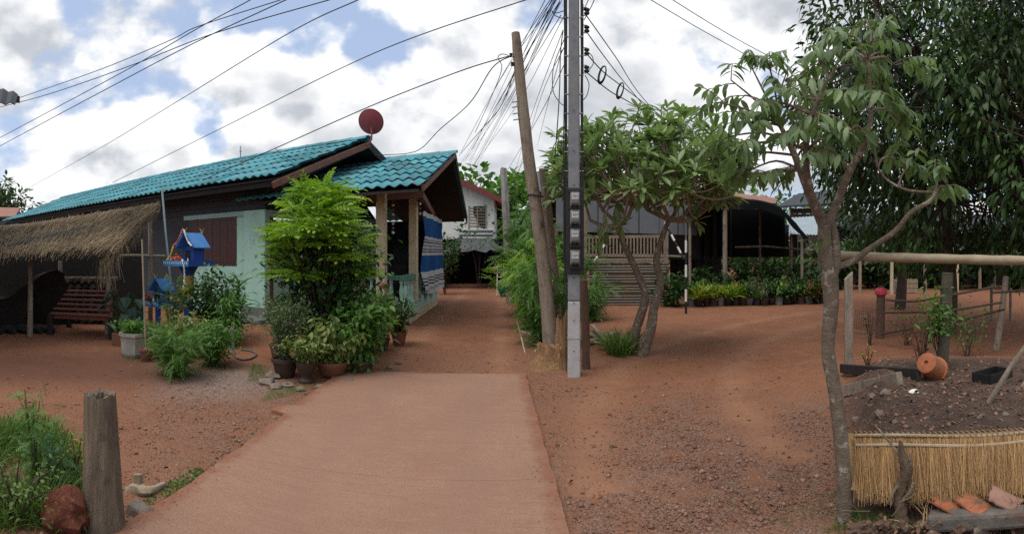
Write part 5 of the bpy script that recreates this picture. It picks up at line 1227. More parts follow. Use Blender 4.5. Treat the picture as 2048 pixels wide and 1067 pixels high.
# things near the carport
bc = thing('bird_cage', 'small domed wicker bird cage hanging by the thin pole', 'bird cage', P(1000, 546, 19)); c = P(1000, 546, 19)
for k in range(10): a = k * pi / 5; MB().tube([c + Vector((.2 * cos(a), .2 * sin(a), 0)), c + Vector((.24 * cos(a), .24 * sin(a), .22)), c + Vector((.1 * cos(a), .1 * sin(a), .44)), c + Vector((0, 0, .5))], .014, 5).build('bar', m_stump, bc)
MB().lathe([(.22, -.02), (.22, .02)], c, 14).build('base', m_stump, bc); MB().tube([c + Vector((0, 0, .5)), c + Vector((.18, 0, .62)), P(1012, 518, 19)], .01, 5).build('hook', m_cable, bc)
ld_ = thing('ladder', 'small white ladder standing beside the lane near the carport', 'ladder', G(1001, 590)); b = G(1001, 590)
for s in (-1, 1): MB().beam(b + Vector((s * .14, 0, 0)), b + Vector((s * .12, .2, 1.15)), .03, .04).build('rail', m_white, ld_)
for k in range(6): MB().beam(b + Vector((-.14, .03 * k, .15 + k * .18)), b + Vector((.14, .03 * k, .15 + k * .18)), .03, .03).build('rung', m_white, ld_)
gb_ = G(1005, 592); q = MB().rock(gb_ + Vector((.1, 0, .22)), (.26, .22, .30), 3, 2, .35); solo(q, 'net_bag', 'green net bag slumped against the thin pole by the lane', 'bag', M('green_net', (.01, .14, .08), (.01, .09, .05), 20, .7, .5), gb_, smooth=True)
tpb = on(1022, 606); tpp = thing('lane_pole', 'thin pale concrete pole standing along the lane behind the hedge', 'utility pole', tpb); tt_ = P(1007, 336, tpb.length)
MB().tube([tpb, tpb.lerp(tt_, .5), tt_], [.15, .13, .10], 4).build('shaft', M('pale_grey_pole', (.34, .32, .29), (.26, .24, .22), 5, .8, .2, c3=(.18, .16, .14), s3=2), tpp)
for y in (545, 470): MB().lathe([(.17, 0), (.17, .05)], P(1017, y, tpb.length), 10).build('band', m_steel, tpp)
tpx = on(893, 618); shrub('vine_shrub', 'leafy vine bush at the back corner of the porch beside the carport', 'shrub', G(890, 588), 2.6, .75, T_ov, .22, 520, l_deep, m_bark2, 12, low=.45, tight=.12)
shrub('vine_shrub', 'branch of small leaves hanging before the window of the white house', 'shrub', G(958, 578), 4.2, .9, T_ov, .24, 110, l_deep, m_bark2, 6, low=.78, tight=.22)

# ---------------------------------------------------------------- trees behind the lane
gt = 'teak-like trees behind the white house'
for k, (x, y0, d_, zc, rx, rz_, lab) in enumerate(((968, 330, 36, 5.2, 2.9, 2.4, 'round large-leaved tree behind the white house roof'), (1045, 385, 33, 4.2, 2.4, 2.2, 'large-leaved tree standing between white house and leaning pole'), (905, 340, 40, 4.6, 2.4, 2.6, 'large-leaved tree peeping over the porch ridge'))):
    b = pol(x, d_); tree('broadleaf_tree', lab, b, [b, b + Vector((.1, 0, 1.4)), b + Vector((0, 0, 2.6))], .16, b + Vector((0, 0, zc)), (rx, rx, rz_), 5, 14, 46, T_heart, .55, 16, l_mid, m_bark2, gt, clump=.75, shell=.45, bot=-.9)
b = pol(1072, 24); tree('broadleaf_tree', 'low bushy tree behind the hedge left of the meter pole', b, [b, b + Vector((0, 0, .8)), b + Vector((0, 0, 1.5))], .1, b + Vector((0, 0, 2.6)), (1.5, 1.5, 1.5), 4, 10, 34, T_fr2, .5, 12, l_mid, m_bark2, None, clump=.5, shell=.4, bot=-.9)
b = pol(12, 40); tree('dark_tree', 'rounded dark tree rising above the far shed', b, [b, b + Vector((0, 0, 1.5)), b + Vector((0, 0, 3))], .2, b + Vector((-.4, 0, 4.9)), (2.3, 2.3, 2.6), 5, 14, 60, T_ov, .5, 22, l_deep, m_bark2, None, clump=.75, shell=.3, bot=-.9)

# ---------------------------------------------------------------- overhead wires: each runs straight in plan between its two ends
def wire(label, pts, A, B, r=.009, name='overhead_wire', group='overhead wires', sag=None):
    """pts: columns and rows the wire passes; A, B: (column, distance) of two points of its line on the plan"""
    a, b = pol(*A), pol(*B); u = b - a
    def dist(x):
        t = (x - CX) / F; dx, dy = sin(t), cos(t); den = dx * u.y - dy * u.x; return (a.x * u.y - a.y * u.x) / den
    sp = spline([Vector((x, y, 0)) for x, y in pts], 8); r *= .78; out = [P(v.x, v.y, dist(v.x)) for v in sp]
    return solo(MB().tube(out, r, 5), name, label, 'wire', m_cable, out[0], group, smooth=True)
def wire3(label, pts, r=.008, name='overhead_wire', group='overhead wires'):
    sp = spline([P(*p) for p in pts], 7); return solo(MB().tube(sp, r * .82, 5), name, label, 'wire', m_cable, sp[0], group, smooth=True)
wire('overhead wire reaching the dark roof corner, upper of the crossing pair', [(28, 199), (205, 137), (343, 79), (398, 52), (560, 0), (700, -46)], (30, 12), (700, 7.2))
wire('overhead wire sagging just below the upper one over the thatch', [(0, 214), (110, 184), (272, 127), (430, 66), (657, 0), (760, -30)], (0, 13), (760, 7.2), .010)
wire('overhead wire crossing both upper ones before leaving the top edge', [(0, 275), (150, 195), (272, 129), (398, 55), (500, 0), (570, -40)], (0, 12), (570, 7.0))
wire('overhead wire third down at the picture edge, ending above the clouds gap', [(-10, 297), (220, 174), (394, 83), (571, 0), (650, -36)], (0, 12.5), (650, 7.1), .010)
wire('long overhead wire descending to the far tree at the edge', [(47, 381), (205, 293), (362, 198), (590, 59), (715, 0), (800, -38)], (47, 33), (800, 7.2), .011)
wire('overhead wire dropping to the middle of the teal ridge', [(225, 365), (433, 261), (760, 101), (1050, 0), (1135, -25)], (225, 17.5), (1135, 6.9), .010)
wire('service wire from wooden pole top down over the teal roof', [(405, 360), (551, 296), (760, 204), (920, 142), (1000, 117), (1022, 112)], (405, 11.6), (1022, 8.55), .012)
wire3('slack cable drooping from the wooden pole to the porch ridge', [(1022, 112, 8.5), (985, 135, 8.8), (940, 205, 9.6), (880, 258, 10.8), (830, 303, 12.2), (750, 310, 12.9)], .011)
wire('thin wire lying across the teal roof from the service wire', [(551, 297), (575, 318), (600, 332)], (551, 10.6), (600, 12.2), .008)
gl = 'wires fanning from the meter pole down the lane'
lane = [((1112, 0, 6.9), (1000, 160, 13), (920, 308, 22)), ((1118, 5, 6.9), (1010, 180, 14), (932, 318, 23)), ((1100, 0, 7.0), (1005, 150, 13), (918, 312, 22.5)), ((1122, 30, 6.9), (1025, 190, 14), (948, 330, 24)), ((1090, 0, 7.1), (1030, 120, 12), (945, 300, 23)), ((1126, 60, 6.9), (1060, 240, 14), (1030, 345, 25)), ((1128, 95, 6.9), (1075, 215, 13), (1030, 370, 25)), ((1105, 0, 7.0), (1052, 95, 10), (1000, 230, 22)), ((1124, 100, 6.85), (1100, 190, 11), (1075, 290, 22))]
names = ['lane wire highest on the meter pole, ending behind the porch gable', 'lane wire second from the top beside the highest one', 'lane wire passing behind the wooden pole low down', 'lane wire ending over the white house roof', 'lane wire crossing behind the wooden pole near its top', 'lane wire passing between the poles to the thin lane pole', 'steep lane wire close beside the meter pole', 'lane wire vanishing above the large-leaved tree', 'shortest steep lane wire nearest the meter pole']
for n_, pts in zip(names, lane): wire3(n_, pts, .007, group=gl)
wire3('loop of cable hanging from wooden pole insulators', [(1020, 112, 8.5), (1004, 108, 8.6), (996, 116, 8.7), (1003, 140, 9.0), (980, 200, 10.5), (950, 265, 13)], .008, group=gl)
wire3('vertical black drop cable beside the meter pole', [(1126, 60, 6.8), (1121, 105, 6.8), (1119, 180, 6.8), (1114, 260, 6.85), (1108, 330, 8)], .009, group=gl)
wire3('cable bundle from wooden pole running away over the porch roof', [(1030, 140, 8.6), (1000, 215, 11), (960, 262, 15), (922, 306, 22)], .012, group=gl)
gr_ = 'wires from the meter pole towards the frangipani'
wire3('uppermost wire from the insulator rack towards the frangipani', [(1172, 30, 6.9), (1230, 112, 8), (1300, 212, 11), (1420, 330, 16)], .009, group=gr_)
wire3('second wire from the insulator rack towards the frangipani', [(1172, 62, 6.9), (1220, 128, 8), (1275, 196, 10.5), (1380, 320, 16)], .009, group=gr_)
wire3('third rack wire carrying the coiled slack', [(1174, 108, 6.9), (1205, 142, 7.5), (1241, 170, 8.4), (1320, 230, 11), (1400, 290, 15)], .010, group=gr_)
wire3('lowest rack wire passing under the coils', [(1174, 145, 6.9), (1220, 182, 7.6), (1262, 206, 8.6), (1330, 250, 11)], .010, group=gr_)
for k, (x, y, d_, lab) in enumerate(((1205, 148, 7.45, 'coil of black cable hanging on the rack wire nearest the pole'), (1241, 180, 8.3, 'second coil of black cable farther along the rack wire'))):
    c = P(x, y, d_); m = MB()
    for s in range(4): m.tube([c + Vector(((.075 + .006 * s) * cos(t) * .6 + .02 * sin(t), .012 * s, (.11 + .006 * s) * sin(t) + .03 * cos(t))) for t in np.linspace(0, 2 * pi, 19)], .009, 5)
    solo(m, 'cable_coil', lab, 'cable', m_cable, c, smooth=True)
wire('upper of the two wires at the top behind the broad-leaved tree', [(1340, -4), (1420, 46), (1500, 92), (1640, 165)], (1340, 9), (1640, 16), .010)
wire('lower of the two wires at the top behind the broad-leaved tree', [(1296, -4), (1390, 52), (1475, 100), (1620, 185)], (1296, 9), (1620, 16), .010)

gm = 'slack cables tangled at the meter pole head'
for lab, pts in (('loop of slack cable curling left of the pole head', [(1132, 20, 6.8), (1112, 26, 6.8), (1104, 22, 6.85), (1112, 32, 6.8), (1130, 38, 6.8)]),
                 ('thin cable swinging wide left from the pole and back', [(1132, 70, 6.8), (1108, 130, 6.9), (1106, 180, 6.9), (1120, 205, 6.85), (1132, 212, 6.8)]),
                 ('slack cable bowing right below the insulator rack', [(1170, 150, 6.8), (1178, 168, 6.85), (1174, 190, 6.85), (1166, 200, 6.8)]),
                 ('cable from the lowest insulator running back to the shaft', [(1176, 142, 6.85), (1186, 128, 6.9), (1184, 112, 6.9), (1170, 100, 6.85)]),
                 ('steep thin wire rising off the top right of the pole', [(1168, 40, 6.8), (1184, 10, 6.7), (1192, -10, 6.6)]),
                 ('second thin wire rising off the top right of the pole', [(1166, 22, 6.8), (1174, 6, 6.7), (1180, -10, 6.6)]),
                 ('thin lane wire leaving the wooden pole strap level', [(1060, 300, 8.6), (1040, 335, 14), (1022, 372, 20)]),
                 ('thin lane wire crossing to the thin pale pole top', [(1128, 130, 6.85), (1090, 210, 9.5), (1045, 290, 14), (1012, 345, 17.5)])):
    wire3(lab, pts, .007, group=gm)

for k in range(9):
    x0, y0 = 1108 + 2.4 * k + random.uniform(-2, 2), random.uniform(-6, 70) if k > 4 else -6; x2, y2 = random.uniform(915, 960), random.uniform(300, 335)
    wire3('thin wire in the loose bundle sagging from the meter pole down the lane', [(x0, y0, 6.9), (x0 * .42 + x2 * .58 + random.uniform(-6, 6), y0 * .42 + y2 * .58 + random.uniform(0, 22), 13), (x2, y2, 23)], .006, group='loose bundle of lane wires')
# ---------------------------------------------------------------- timber house with balcony behind the frangipani
th = thing('timber_house', 'dark raised timber house with rusty roof and slatted balcony rail', 'house', pol(1260, 17.5))
def corr(p00, p10, p01, p11, n, amp, th_=.012, axis='u', lim=None):
    """corrugated sheet between four corners; ridges run from the p0 edge to the p1 edge"""
    nn = (p10 - p00).cross(p01 - p00).normalized(); rows = []
    for i in range(2):
        rows.append([(p00.lerp(p10, k / n) if i == 0 else p01.lerp(p11, k / n)) + nn * (amp * cos(k * pi / 2)) for k in range(n + 1)])
    return MB().grid(rows, nn * th_)
ed0, ed1 = P(1068, 384, 17.0), P(1552, 408, 22.0); rd0, rd1 = P(1068, 346, 20.5), P(1556, 398, 26.0)
rd1.z = max(rd1.z, ed1.z + .5)
for k in range(8):
    a, b = ed0.lerp(ed1, k / 8), ed0.lerp(ed1, (k + .985) / 8); c, e = rd0.lerp(rd1, k / 8), rd0.lerp(rd1, (k + .985) / 8); dz_ = Vector((0, 0, random.uniform(0, .03)))
    corr(a + dz_, b + dz_, c + dz_, e + dz_, 44, .018).build('roof_sheet', m_rust if k not in (0, 5) else m_grey_sheet, th, True)
quad_slab(MB(), [ed0 + Vector((0, 0, -.05)), ed1 + Vector((0, 0, -.05)), rd1 + Vector((0, 0, -.06)), rd0 + Vector((0, 0, -.06))], (0, 0, .04)).build('roof_deck', m_darkwood, th)
w0_, w1_ = pol(1100, 18.0), pol(1400, 20.0)
slab4(MB(), [w0_, w1_, w1_ + Vector((0, .2, 0)), w0_ + Vector((0, .2, 0))], 1.35, 3.75).build('wall', m_darkwood, th)
for k in range(7):                                     # grey sheets hung along the front under the eave
    a, b = P(1112, 392, 17.2).lerp(P(1395, 395, 18.6), k / 7), P(1112, 392, 17.2).lerp(P(1395, 395, 18.6), (k + .97) / 7)
    c, e = P(1112, 462, 16.9).lerp(P(1395, 470, 18.2), k / 7), P(1112, 462, 16.9).lerp(P(1395, 470, 18.2), (k + .97) / 7)
    o_ = Vector((0, .05 * (k % 2), 0)); quad_slab(MB(), [c + o_, e + o_, b + o_, a + o_], (0, -.02, 0)).build('panel', m_grey_sheet, th)
fl0, fl1 = pol(1165, 16.0), pol(1335, 16.4)
slab4(MB(), [fl0, fl1, pol(1335, 19.5), pol(1165, 19.0)], 1.28, 1.40).build('balcony_floor', m_greywood, th)
MB().beam(P(1166, 474, 16.0), P(1334, 472, 16.4), .06, .09).build('rail', m_greywood, th); MB().beam(P(1166, 510, 16.0), P(1334, 511, 16.4), .06, .09).build('rail', m_palewood, th)
for k in range(24):
    t = (k + .5) / 24; a, b = P(1168, 510, 15.97).lerp(P(1332, 511, 16.37), t), P(1168, 476, 15.97).lerp(P(1332, 474, 16.37), t)
    MB().beam(a, b, .05, .02, (0, 1, 0)).build('slat', m_greywood, th)
for x in (1170, 1332): p = pol(x, 16.3); MB().box((p.x, p.y, 1.9), (.12, .12, 3.8)).build('post', m_greywood, th)
for k in range(4):                                     # horizontal corrugated sheets closing the space below
    z0, z1_ = .03 + k * .30, .03 + k * .30 + .33; a, b = pol(1178, 15.9 + .02 * k), pol(1336, 16.1 + .02 * k); u_ = (b - a)
    rows = [[a + u_ * s + Vector((0, -.016 * cos(j * pi / 2), z0 + (z1_ - z0) * j / 16)) for s in (0, 1)] for j in range(17)]
    MB().grid(rows, (0, .01, 0)).build('corrugated_sheet', M('weathered_tin', (.17, .155, .135), (.12, .105, .09), 2, .6, .1, c3=(.17, .12, .08), s3=1.3), th, True)
br0, br1 = pol(1090, 17.3), pol(1180, 17.2)
for k in range(10): a = br0.lerp(br1, (k + .5) / 10); MB().beam((a.x, a.y, 1.3), (a.x, a.y, 2.5), .16, .03, (0, 1, 0)).build('plank', m_greywood if k % 3 else m_darkwood, th)
# teal net hung at the roof end
rows = [[P(1091 + 20 * j / 8 + 3 * sin(i), 348 + 44 * i / 8 + 3 * sin(j), 14.5 + .1 * sin(j * 1.3)) for j in range(9)] for i in range(9)]
solo(MB().grid(rows, (0, .01, 0)), 'teal_net', 'teal green net hanging below the red roof end by the poles', 'net', M('teal_net_cloth', (.01, .22, .17), (.01, .15, .12), 6, .7, .4), P(1100, 392, 14.5), smooth=True)

# black tarpaulin canopy and the dark backing added below it
tp_ = thing('tarp_canopy', 'black tarpaulin lean-to canopy sagging over the row of plants', 'canopy', pol(1480, 15.5)); rows = []
fr_ = [(1366, 430, 16.5), (1400, 412, 16.5), (1450, 398, 16.5), (1500, 402, 16.5), (1552, 412, 16.5), (1584, 438, 16.5), (1616, 474, 16.5)]
bk2 = [(1366, 398, 19.6), (1400, 394, 19.8), (1450, 392, 20.0), (1500, 398, 20.2), (1550, 408, 20.4), (1582, 436, 20.4), (1610, 478, 20.4)]
f2, b2 = spline([P(*p) for p in fr_], 4), spline([P(*p) for p in bk2], 4)
for i in range(8): rows.append([b2[j].lerp(f2[j], i / 7) + Vector((0, 0, -.14 * sin(pi * i / 7) + .05 * fbm(j * .3, i * .4, 1.4, 3))) for j in range(len(f2))])
rows.append([v + Vector((0, -.04, -.16 - .10 * abs(sin(j * .7)))) for j, v in enumerate(f2)])
MB().grid(rows, (0, 0, -.012)).build('sheet', m_tarp, tp_, True)
for x, d_, y in ((1450, 16.6, 406), (1380, 16.6, 424), (1604, 16.6, 466), (1520, 19.5, 416)):
    p = pol(x, d_); MB().tube([p, P(x, y, d_)], .075 if x == 1450 else .045, 8, jit=.06).build('post', m_greywood, tp_, True)
MB().tube([P(1470, 494, 18.2), P(1530, 492, 18.2), P(1625, 500, 18.2)], .035, 7).build('pole', m_greywood, tp_, True)
bw0, bw1 = pol(1340, 20.6), pol(1612, 21.0)  # dark planks and sheet added so the interior under the canopy stays black
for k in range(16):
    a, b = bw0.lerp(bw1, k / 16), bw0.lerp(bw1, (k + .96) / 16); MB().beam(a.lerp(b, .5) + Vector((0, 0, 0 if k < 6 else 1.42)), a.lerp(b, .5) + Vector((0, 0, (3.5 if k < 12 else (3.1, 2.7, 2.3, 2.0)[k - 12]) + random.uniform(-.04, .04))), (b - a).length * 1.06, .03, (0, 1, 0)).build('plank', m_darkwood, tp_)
slab4(MB(), [bw0 + Vector((0, .12, 0)), bw1 + Vector((-.9, .12, 0)), bw1 + Vector((-.9, .15, 0)), bw0 + Vector((0, .15, 0))], 1.45, 3.3).build('dark_backing', m_tarp, tp_)
gd_ = 'plants in the shade under the black canopy'
for k, (x, d_, h, lab) in enumerate(((1345, 15.6, 1.1, 'dark shrub under the canopy left of the striped pole'), (1395, 17.4, 1.2, 'dark shrub under the canopy just right of the striped pole'), (1490, 18.0, 1.3, 'dark shrub in the middle of the canopy shade'), (1545, 18.0, 1.4, 'dark shrub under the low right side of the canopy'), (1600, 18.4, 1.5, 'leafy shrub at the right edge of the canopy by the broad-leaved trunk'), (1640, 17.5, 1.3, 'leafy shrub behind the broad-leaved trunk'))):
    b = pol(x, d_); b.z = gz(b.x, b.y); shrub('shaded_shrub', lab, 'shrub', b, h, .6, T_ov, .2, 420, l_deep, m_bark2, 14, gd_, low=.1, tight=.14)

# row of potted plants along the yard edge
gpp = 'row of potted plants along the yard edge'
kinds = [('yellow-green strap-leaved', l_yellow, T_wide, 'tuft'), ('lime strap-leaved', l_lime, T_wide, 'tuft'), ('yellow-leaved', l_yellow, T_lance, 'shrub'), ('fine grassy', l_grass, T_grass, 'tuft'), ('mid green bushy', l_mid, T_ov, 'shrub'), ('dark leafy', l_deep, T_ov, 'shrub'), ('grey-green bushy', l_grey, T_lance, 'shrub'), ('orange-leaved', l_orange, T_lance, 'shrub')]
order = [4, 0, 1, 0, 2, 1, 0, 4, 6, 3, 6, 5, 4, 5, 6, 4, 7, 7, 5]
ordn = ['first', 'second', 'third', 'fourth', 'fifth', 'sixth', 'seventh', 'eighth', 'ninth', 'tenth', 'eleventh', 'twelfth', 'thirteenth', 'fourteenth', 'fifteenth', 'sixteenth', 'seventeenth', 'eighteenth', 'nineteenth']
potm = [m_oldconc, m_darkpot, m_darkpot, m_black]
for k, kd in enumerate(order):
    x = 1383 + k * 14.6; b = on(x, 612 - .30 * k + random.uniform(-1, 2)); nm, mt_, T, how = kinds[kd]
    lab = f'potted {nm} plant, {ordn[k]} in the yard row from the striped pole'; pt = pot_of(('drum', 'terracotta', 'bowl')[k % 3], random.uniform(.11, .14), random.uniform(.2, .27), potm[(k * 7) % 4])
    if how == 'tuft': tuft('potted_plant', lab, b, random.uniform(.46, .62), 110, mt_, T, .7, .05, pt, gpp)
    else: shrub('potted_plant', lab, 'plant', b, random.uniform(.36, .58), .24, T, .14, 210, mt_, m_stem, 8, gpp, low=.1, tight=.16, pot=pt)
for k in range(9):
    x = 1395 + k * 28; b = pol(x, 16.4 + .2 * (k % 2)); b.z = gz(b.x, b.y)
    shrub('shaded_shrub', f'{("leafy", "glossy")[k % 2]} shrub in the second row behind the potted row, {ordn[k]} from the striped pole', 'shrub', b, .85 + .15 * (k % 3), .34, (T_ov, T_lance)[k % 2], .16, 170, (l_mid, l_deep, l_deep)[k % 3], m_stem, 9, gd_, low=.1, tight=.15)

# black and white striped poles
def striped(label, a, b, n, r, first=0):
    o = thing('striped_pole', label, 'pole', a)
    for k in range(n): MB().tube([a.lerp(b, k / n), a.lerp(b, (k + 1) / n)], r, 8).build('band', (m_black, m_whitefl)[(k + first) % 2], o, True)
    return o
sb = on(1372, 627); sdist = sb.length
spole = striped('thin black and white striped pole at the yard edge', sb, P(1372, 480, sdist), 6, .032); MB().tube([P(1372, 480, sdist), P(1371, 380, sdist)], .022, 8).build('mast', m_oldconc, spole)
striped('slanting striped pole leaning towards the thin striped one', P(1368, 518, sdist + .1), P(1330, 445, sdist + .3), 6, .030)
sb2 = on(1178, 630); striped('short striped marker post right of the meter pole', sb2, P(1178, 588, sb2.length), 2, .035)
striped('slanting striped pole on the balcony rail beside the meter pole', P(1188, 524, 15.4), P(1216, 478, 15.6), 4, .030, 1)
MB().beam(P(1330, 511, 16.0), P(1368, 512, 14.2), .05, .05).build('side_rail', m_greywood, th)

# far house, tin roof and little trees between
fh = thing('far_house', 'far brown wooden house with low grey roof behind the trunk', 'house', pol(1620, 30))
q = MB(); quad_slab(q, [P(1552, 412, 28), P(1690, 405, 28), P(1690, 384, 31), P(1598, 386, 31)], (0, 0, .1)); q.build('roof', m_slate, fh)
q0_, q1_ = pol(1580, 29), pol(1690, 29)
for k in range(9): MB().beam(q0_ + Vector((0, 0, 1.5 + k * .3)), q1_ + Vector((0, 0, 1.5 + k * .3)), .05, .28).build('plank', M('brown_plank', (.13, .10, .085), (.09, .07, .06), 4, .85, .2), fh)
tr_ = thing('tin_roof_shed', 'low shed with pale blue-grey tin roof right of the black canopy', 'shed', pol(1610, 22))
corr(P(1578, 468, 20.5), P(1640, 470, 20.5), P(1572, 436, 23.5), P(1640, 432, 23.5), 40, .02).build('roof', m_tin, tr_, True)
for x in (1582, 1638): p = pol(x, 20.8); MB().tube([p, P(x, 470, 20.8)], .06, 7).build('post', m_greywood, tr_)
gk = 'trees behind the roofs'
for k, (x, d_, zc, rx, rz_, lab) in enumerate(((1420, 34, 3.7, 3.0, 2.2, 'bright tree behind the rusty roof under the frangipani'), (1525, 36, 3.6, 3.0, 2.0, 'low tree line just right of the rusty roof'), (1640, 38, 4.2, 3.2, 2.2, 'tree behind the far brown house'), (1250, 34, 4.4, 3.0, 2.2, 'tree behind the raised timber house'), (1150, 36, 4.2, 2.8, 2.4, 'tree behind the red roof end between poles'))):
    b = pol(x, d_); tree('distant_tree', lab, b, [b, b + Vector((.1, 0, 1.2)), b + Vector((0, 0, 2.2))], .16, b + Vector((0, 0, zc)), (rx, rx, rz_), 5, 12, 50, T_ov, .5, 18, l_mid if k != 2 else l_deep, m_bark2, gk, clump=.75, shell=.35, bot=-.9)

# ---------------------------------------------------------------- frangipani
def frangipani():
    b = on(1288, 708); D = b.length; o = thing('frangipani_tree', 'frangipani tree with forked bare trunk and umbrella of long leaves', 'tree', b)
    Q = lambda x, y, dd=0.0: P(x, y, D + dd)
    tm = MB()
    tl = spline([Q(1266, 698, .05), Q(1272, 660, .05), Q(1288, 608), Q(1288, 580), Q(1264, 522, -.05), Q(1246, 485, -.1), Q(1238, 450, -.15)], 5)
    trr = spline([Q(1284, 712, -.05), Q(1302, 655, -.1), Q(1308, 615, -.05), Q(1321, 565), Q(1313, 520, .05), Q(1326, 470, .1), Q(1338, 440, .15)], 5)
    tm.tube(tl, lerp_list([.088, .076, .068, .060, .052, .044, .036], len(tl)), 12, jit=.05); tm.build('trunk', m_bark, o, True)
    tm = MB(); tm.tube(trr, lerp_list([.10, .080, .070, .064, .056, .046, .036], len(trr)), 12, jit=.05); tm.build('trunk', m_bark, o, True)
    tops = [tl[-1], trr[-1], tl[-4], trr[-4]]
    L1 = [Q(1205, 420, -.3), Q(1235, 405, .35), Q(1265, 410, -.5), Q(1295, 420, .4), Q(1320, 400, -.4), Q(1350, 410, .3), Q(1375, 420, -.2), Q(1290, 385, .0), Q(1400, 430, .2), Q(1180, 440, .1)]
    L2 = []; tips = []
    for k in range(76):
        a = random.uniform(0, 2 * pi); r = sqrt(random.random()); L2.append(Q(1300 + 160 * r * cos(a), 365 - 70 * (1 - r * r) * random.uniform(.3, 1) + 22 * r * r, 1.15 * r * sin(a)))
    n = 0
    while len(tips) < 310:
        a = random.uniform(0, 2 * pi); r = random.random() ** .42
        x = 1298 + 205 * r * cos(a); top = 216 + 100 * r ** 2.5; y = top + (random.random() ** 1.3) * (165 - 75 * r)
        tips.append(Q(x, y, 1.55 * r * sin(a)))
    tips += [Q(1112, 272, -.4), Q(1120, 300, .1), Q(1130, 350, -.3), Q(1215, 462, -.6), Q(1240, 450, -.7), Q(1395, 440, -.3), Q(1200, 480, -.5), Q(1480, 330, .2), Q(1490, 300, -.1)]
    for k in range(90):
        a = random.uniform(0, 2 * pi); r = sqrt(random.random()) * .9; tips.append(Q(1298 + 190 * r * cos(a), 345 + random.uniform(-10, 75) - 20 * r, 1.3 * r * sin(a)))
    br = MB(); tw = MB()
    near = lambda p, L: min(L, key=lambda q: (q - p).length + max(0, q.z - p.z) * 1.2)
    def arc(m, a, c, ra, rb, n):
        mid = a.lerp(c, .55) + Vector((0, 0, -.10 * (c - a).length)) + rv(.03); s = spline([a, mid, c], 4); m.tube(s, lerp_list([ra, rb], len(s)), n, cap=False)
    for q in L1: arc(br, near(q, tops), q, .036, .026, 8)
    for q in L2: arc(br, near(q, L1), q, .022, .016, 7)
    for q in tips: arc(tw, near(q, L2), q, .014, .009, 6)
    br.build('branch', m_palebark, o, True); tw.build('twig', m_palebark, o, True)
    pos, dirs, sc = [], [], []
    for q in tips:
        ax = (q - near(q, L2)).normalized() * .6 + Vector((0, 0, .6)); ax.normalize(); x_, y_, z_ = frame(ax)
        k = random.randint(9, 13)
        for i in range(k):
            t = i * 2.4 + random.random() * .5; el = random.uniform(.05, .95); dv = (x_ * cos(t) + y_ * sin(t)) * cos(el) + z_ * sin(el)
            pos.append(tuple(q + z_ * random.uniform(-.05, .03))); dirs.append(tuple(dv)); sc.append(random.uniform(.17, .28))
    leafy(o, T_frang, pos, dirs, sc, l_frang, roll=.25, singles=300, key='frang')
frangipani()

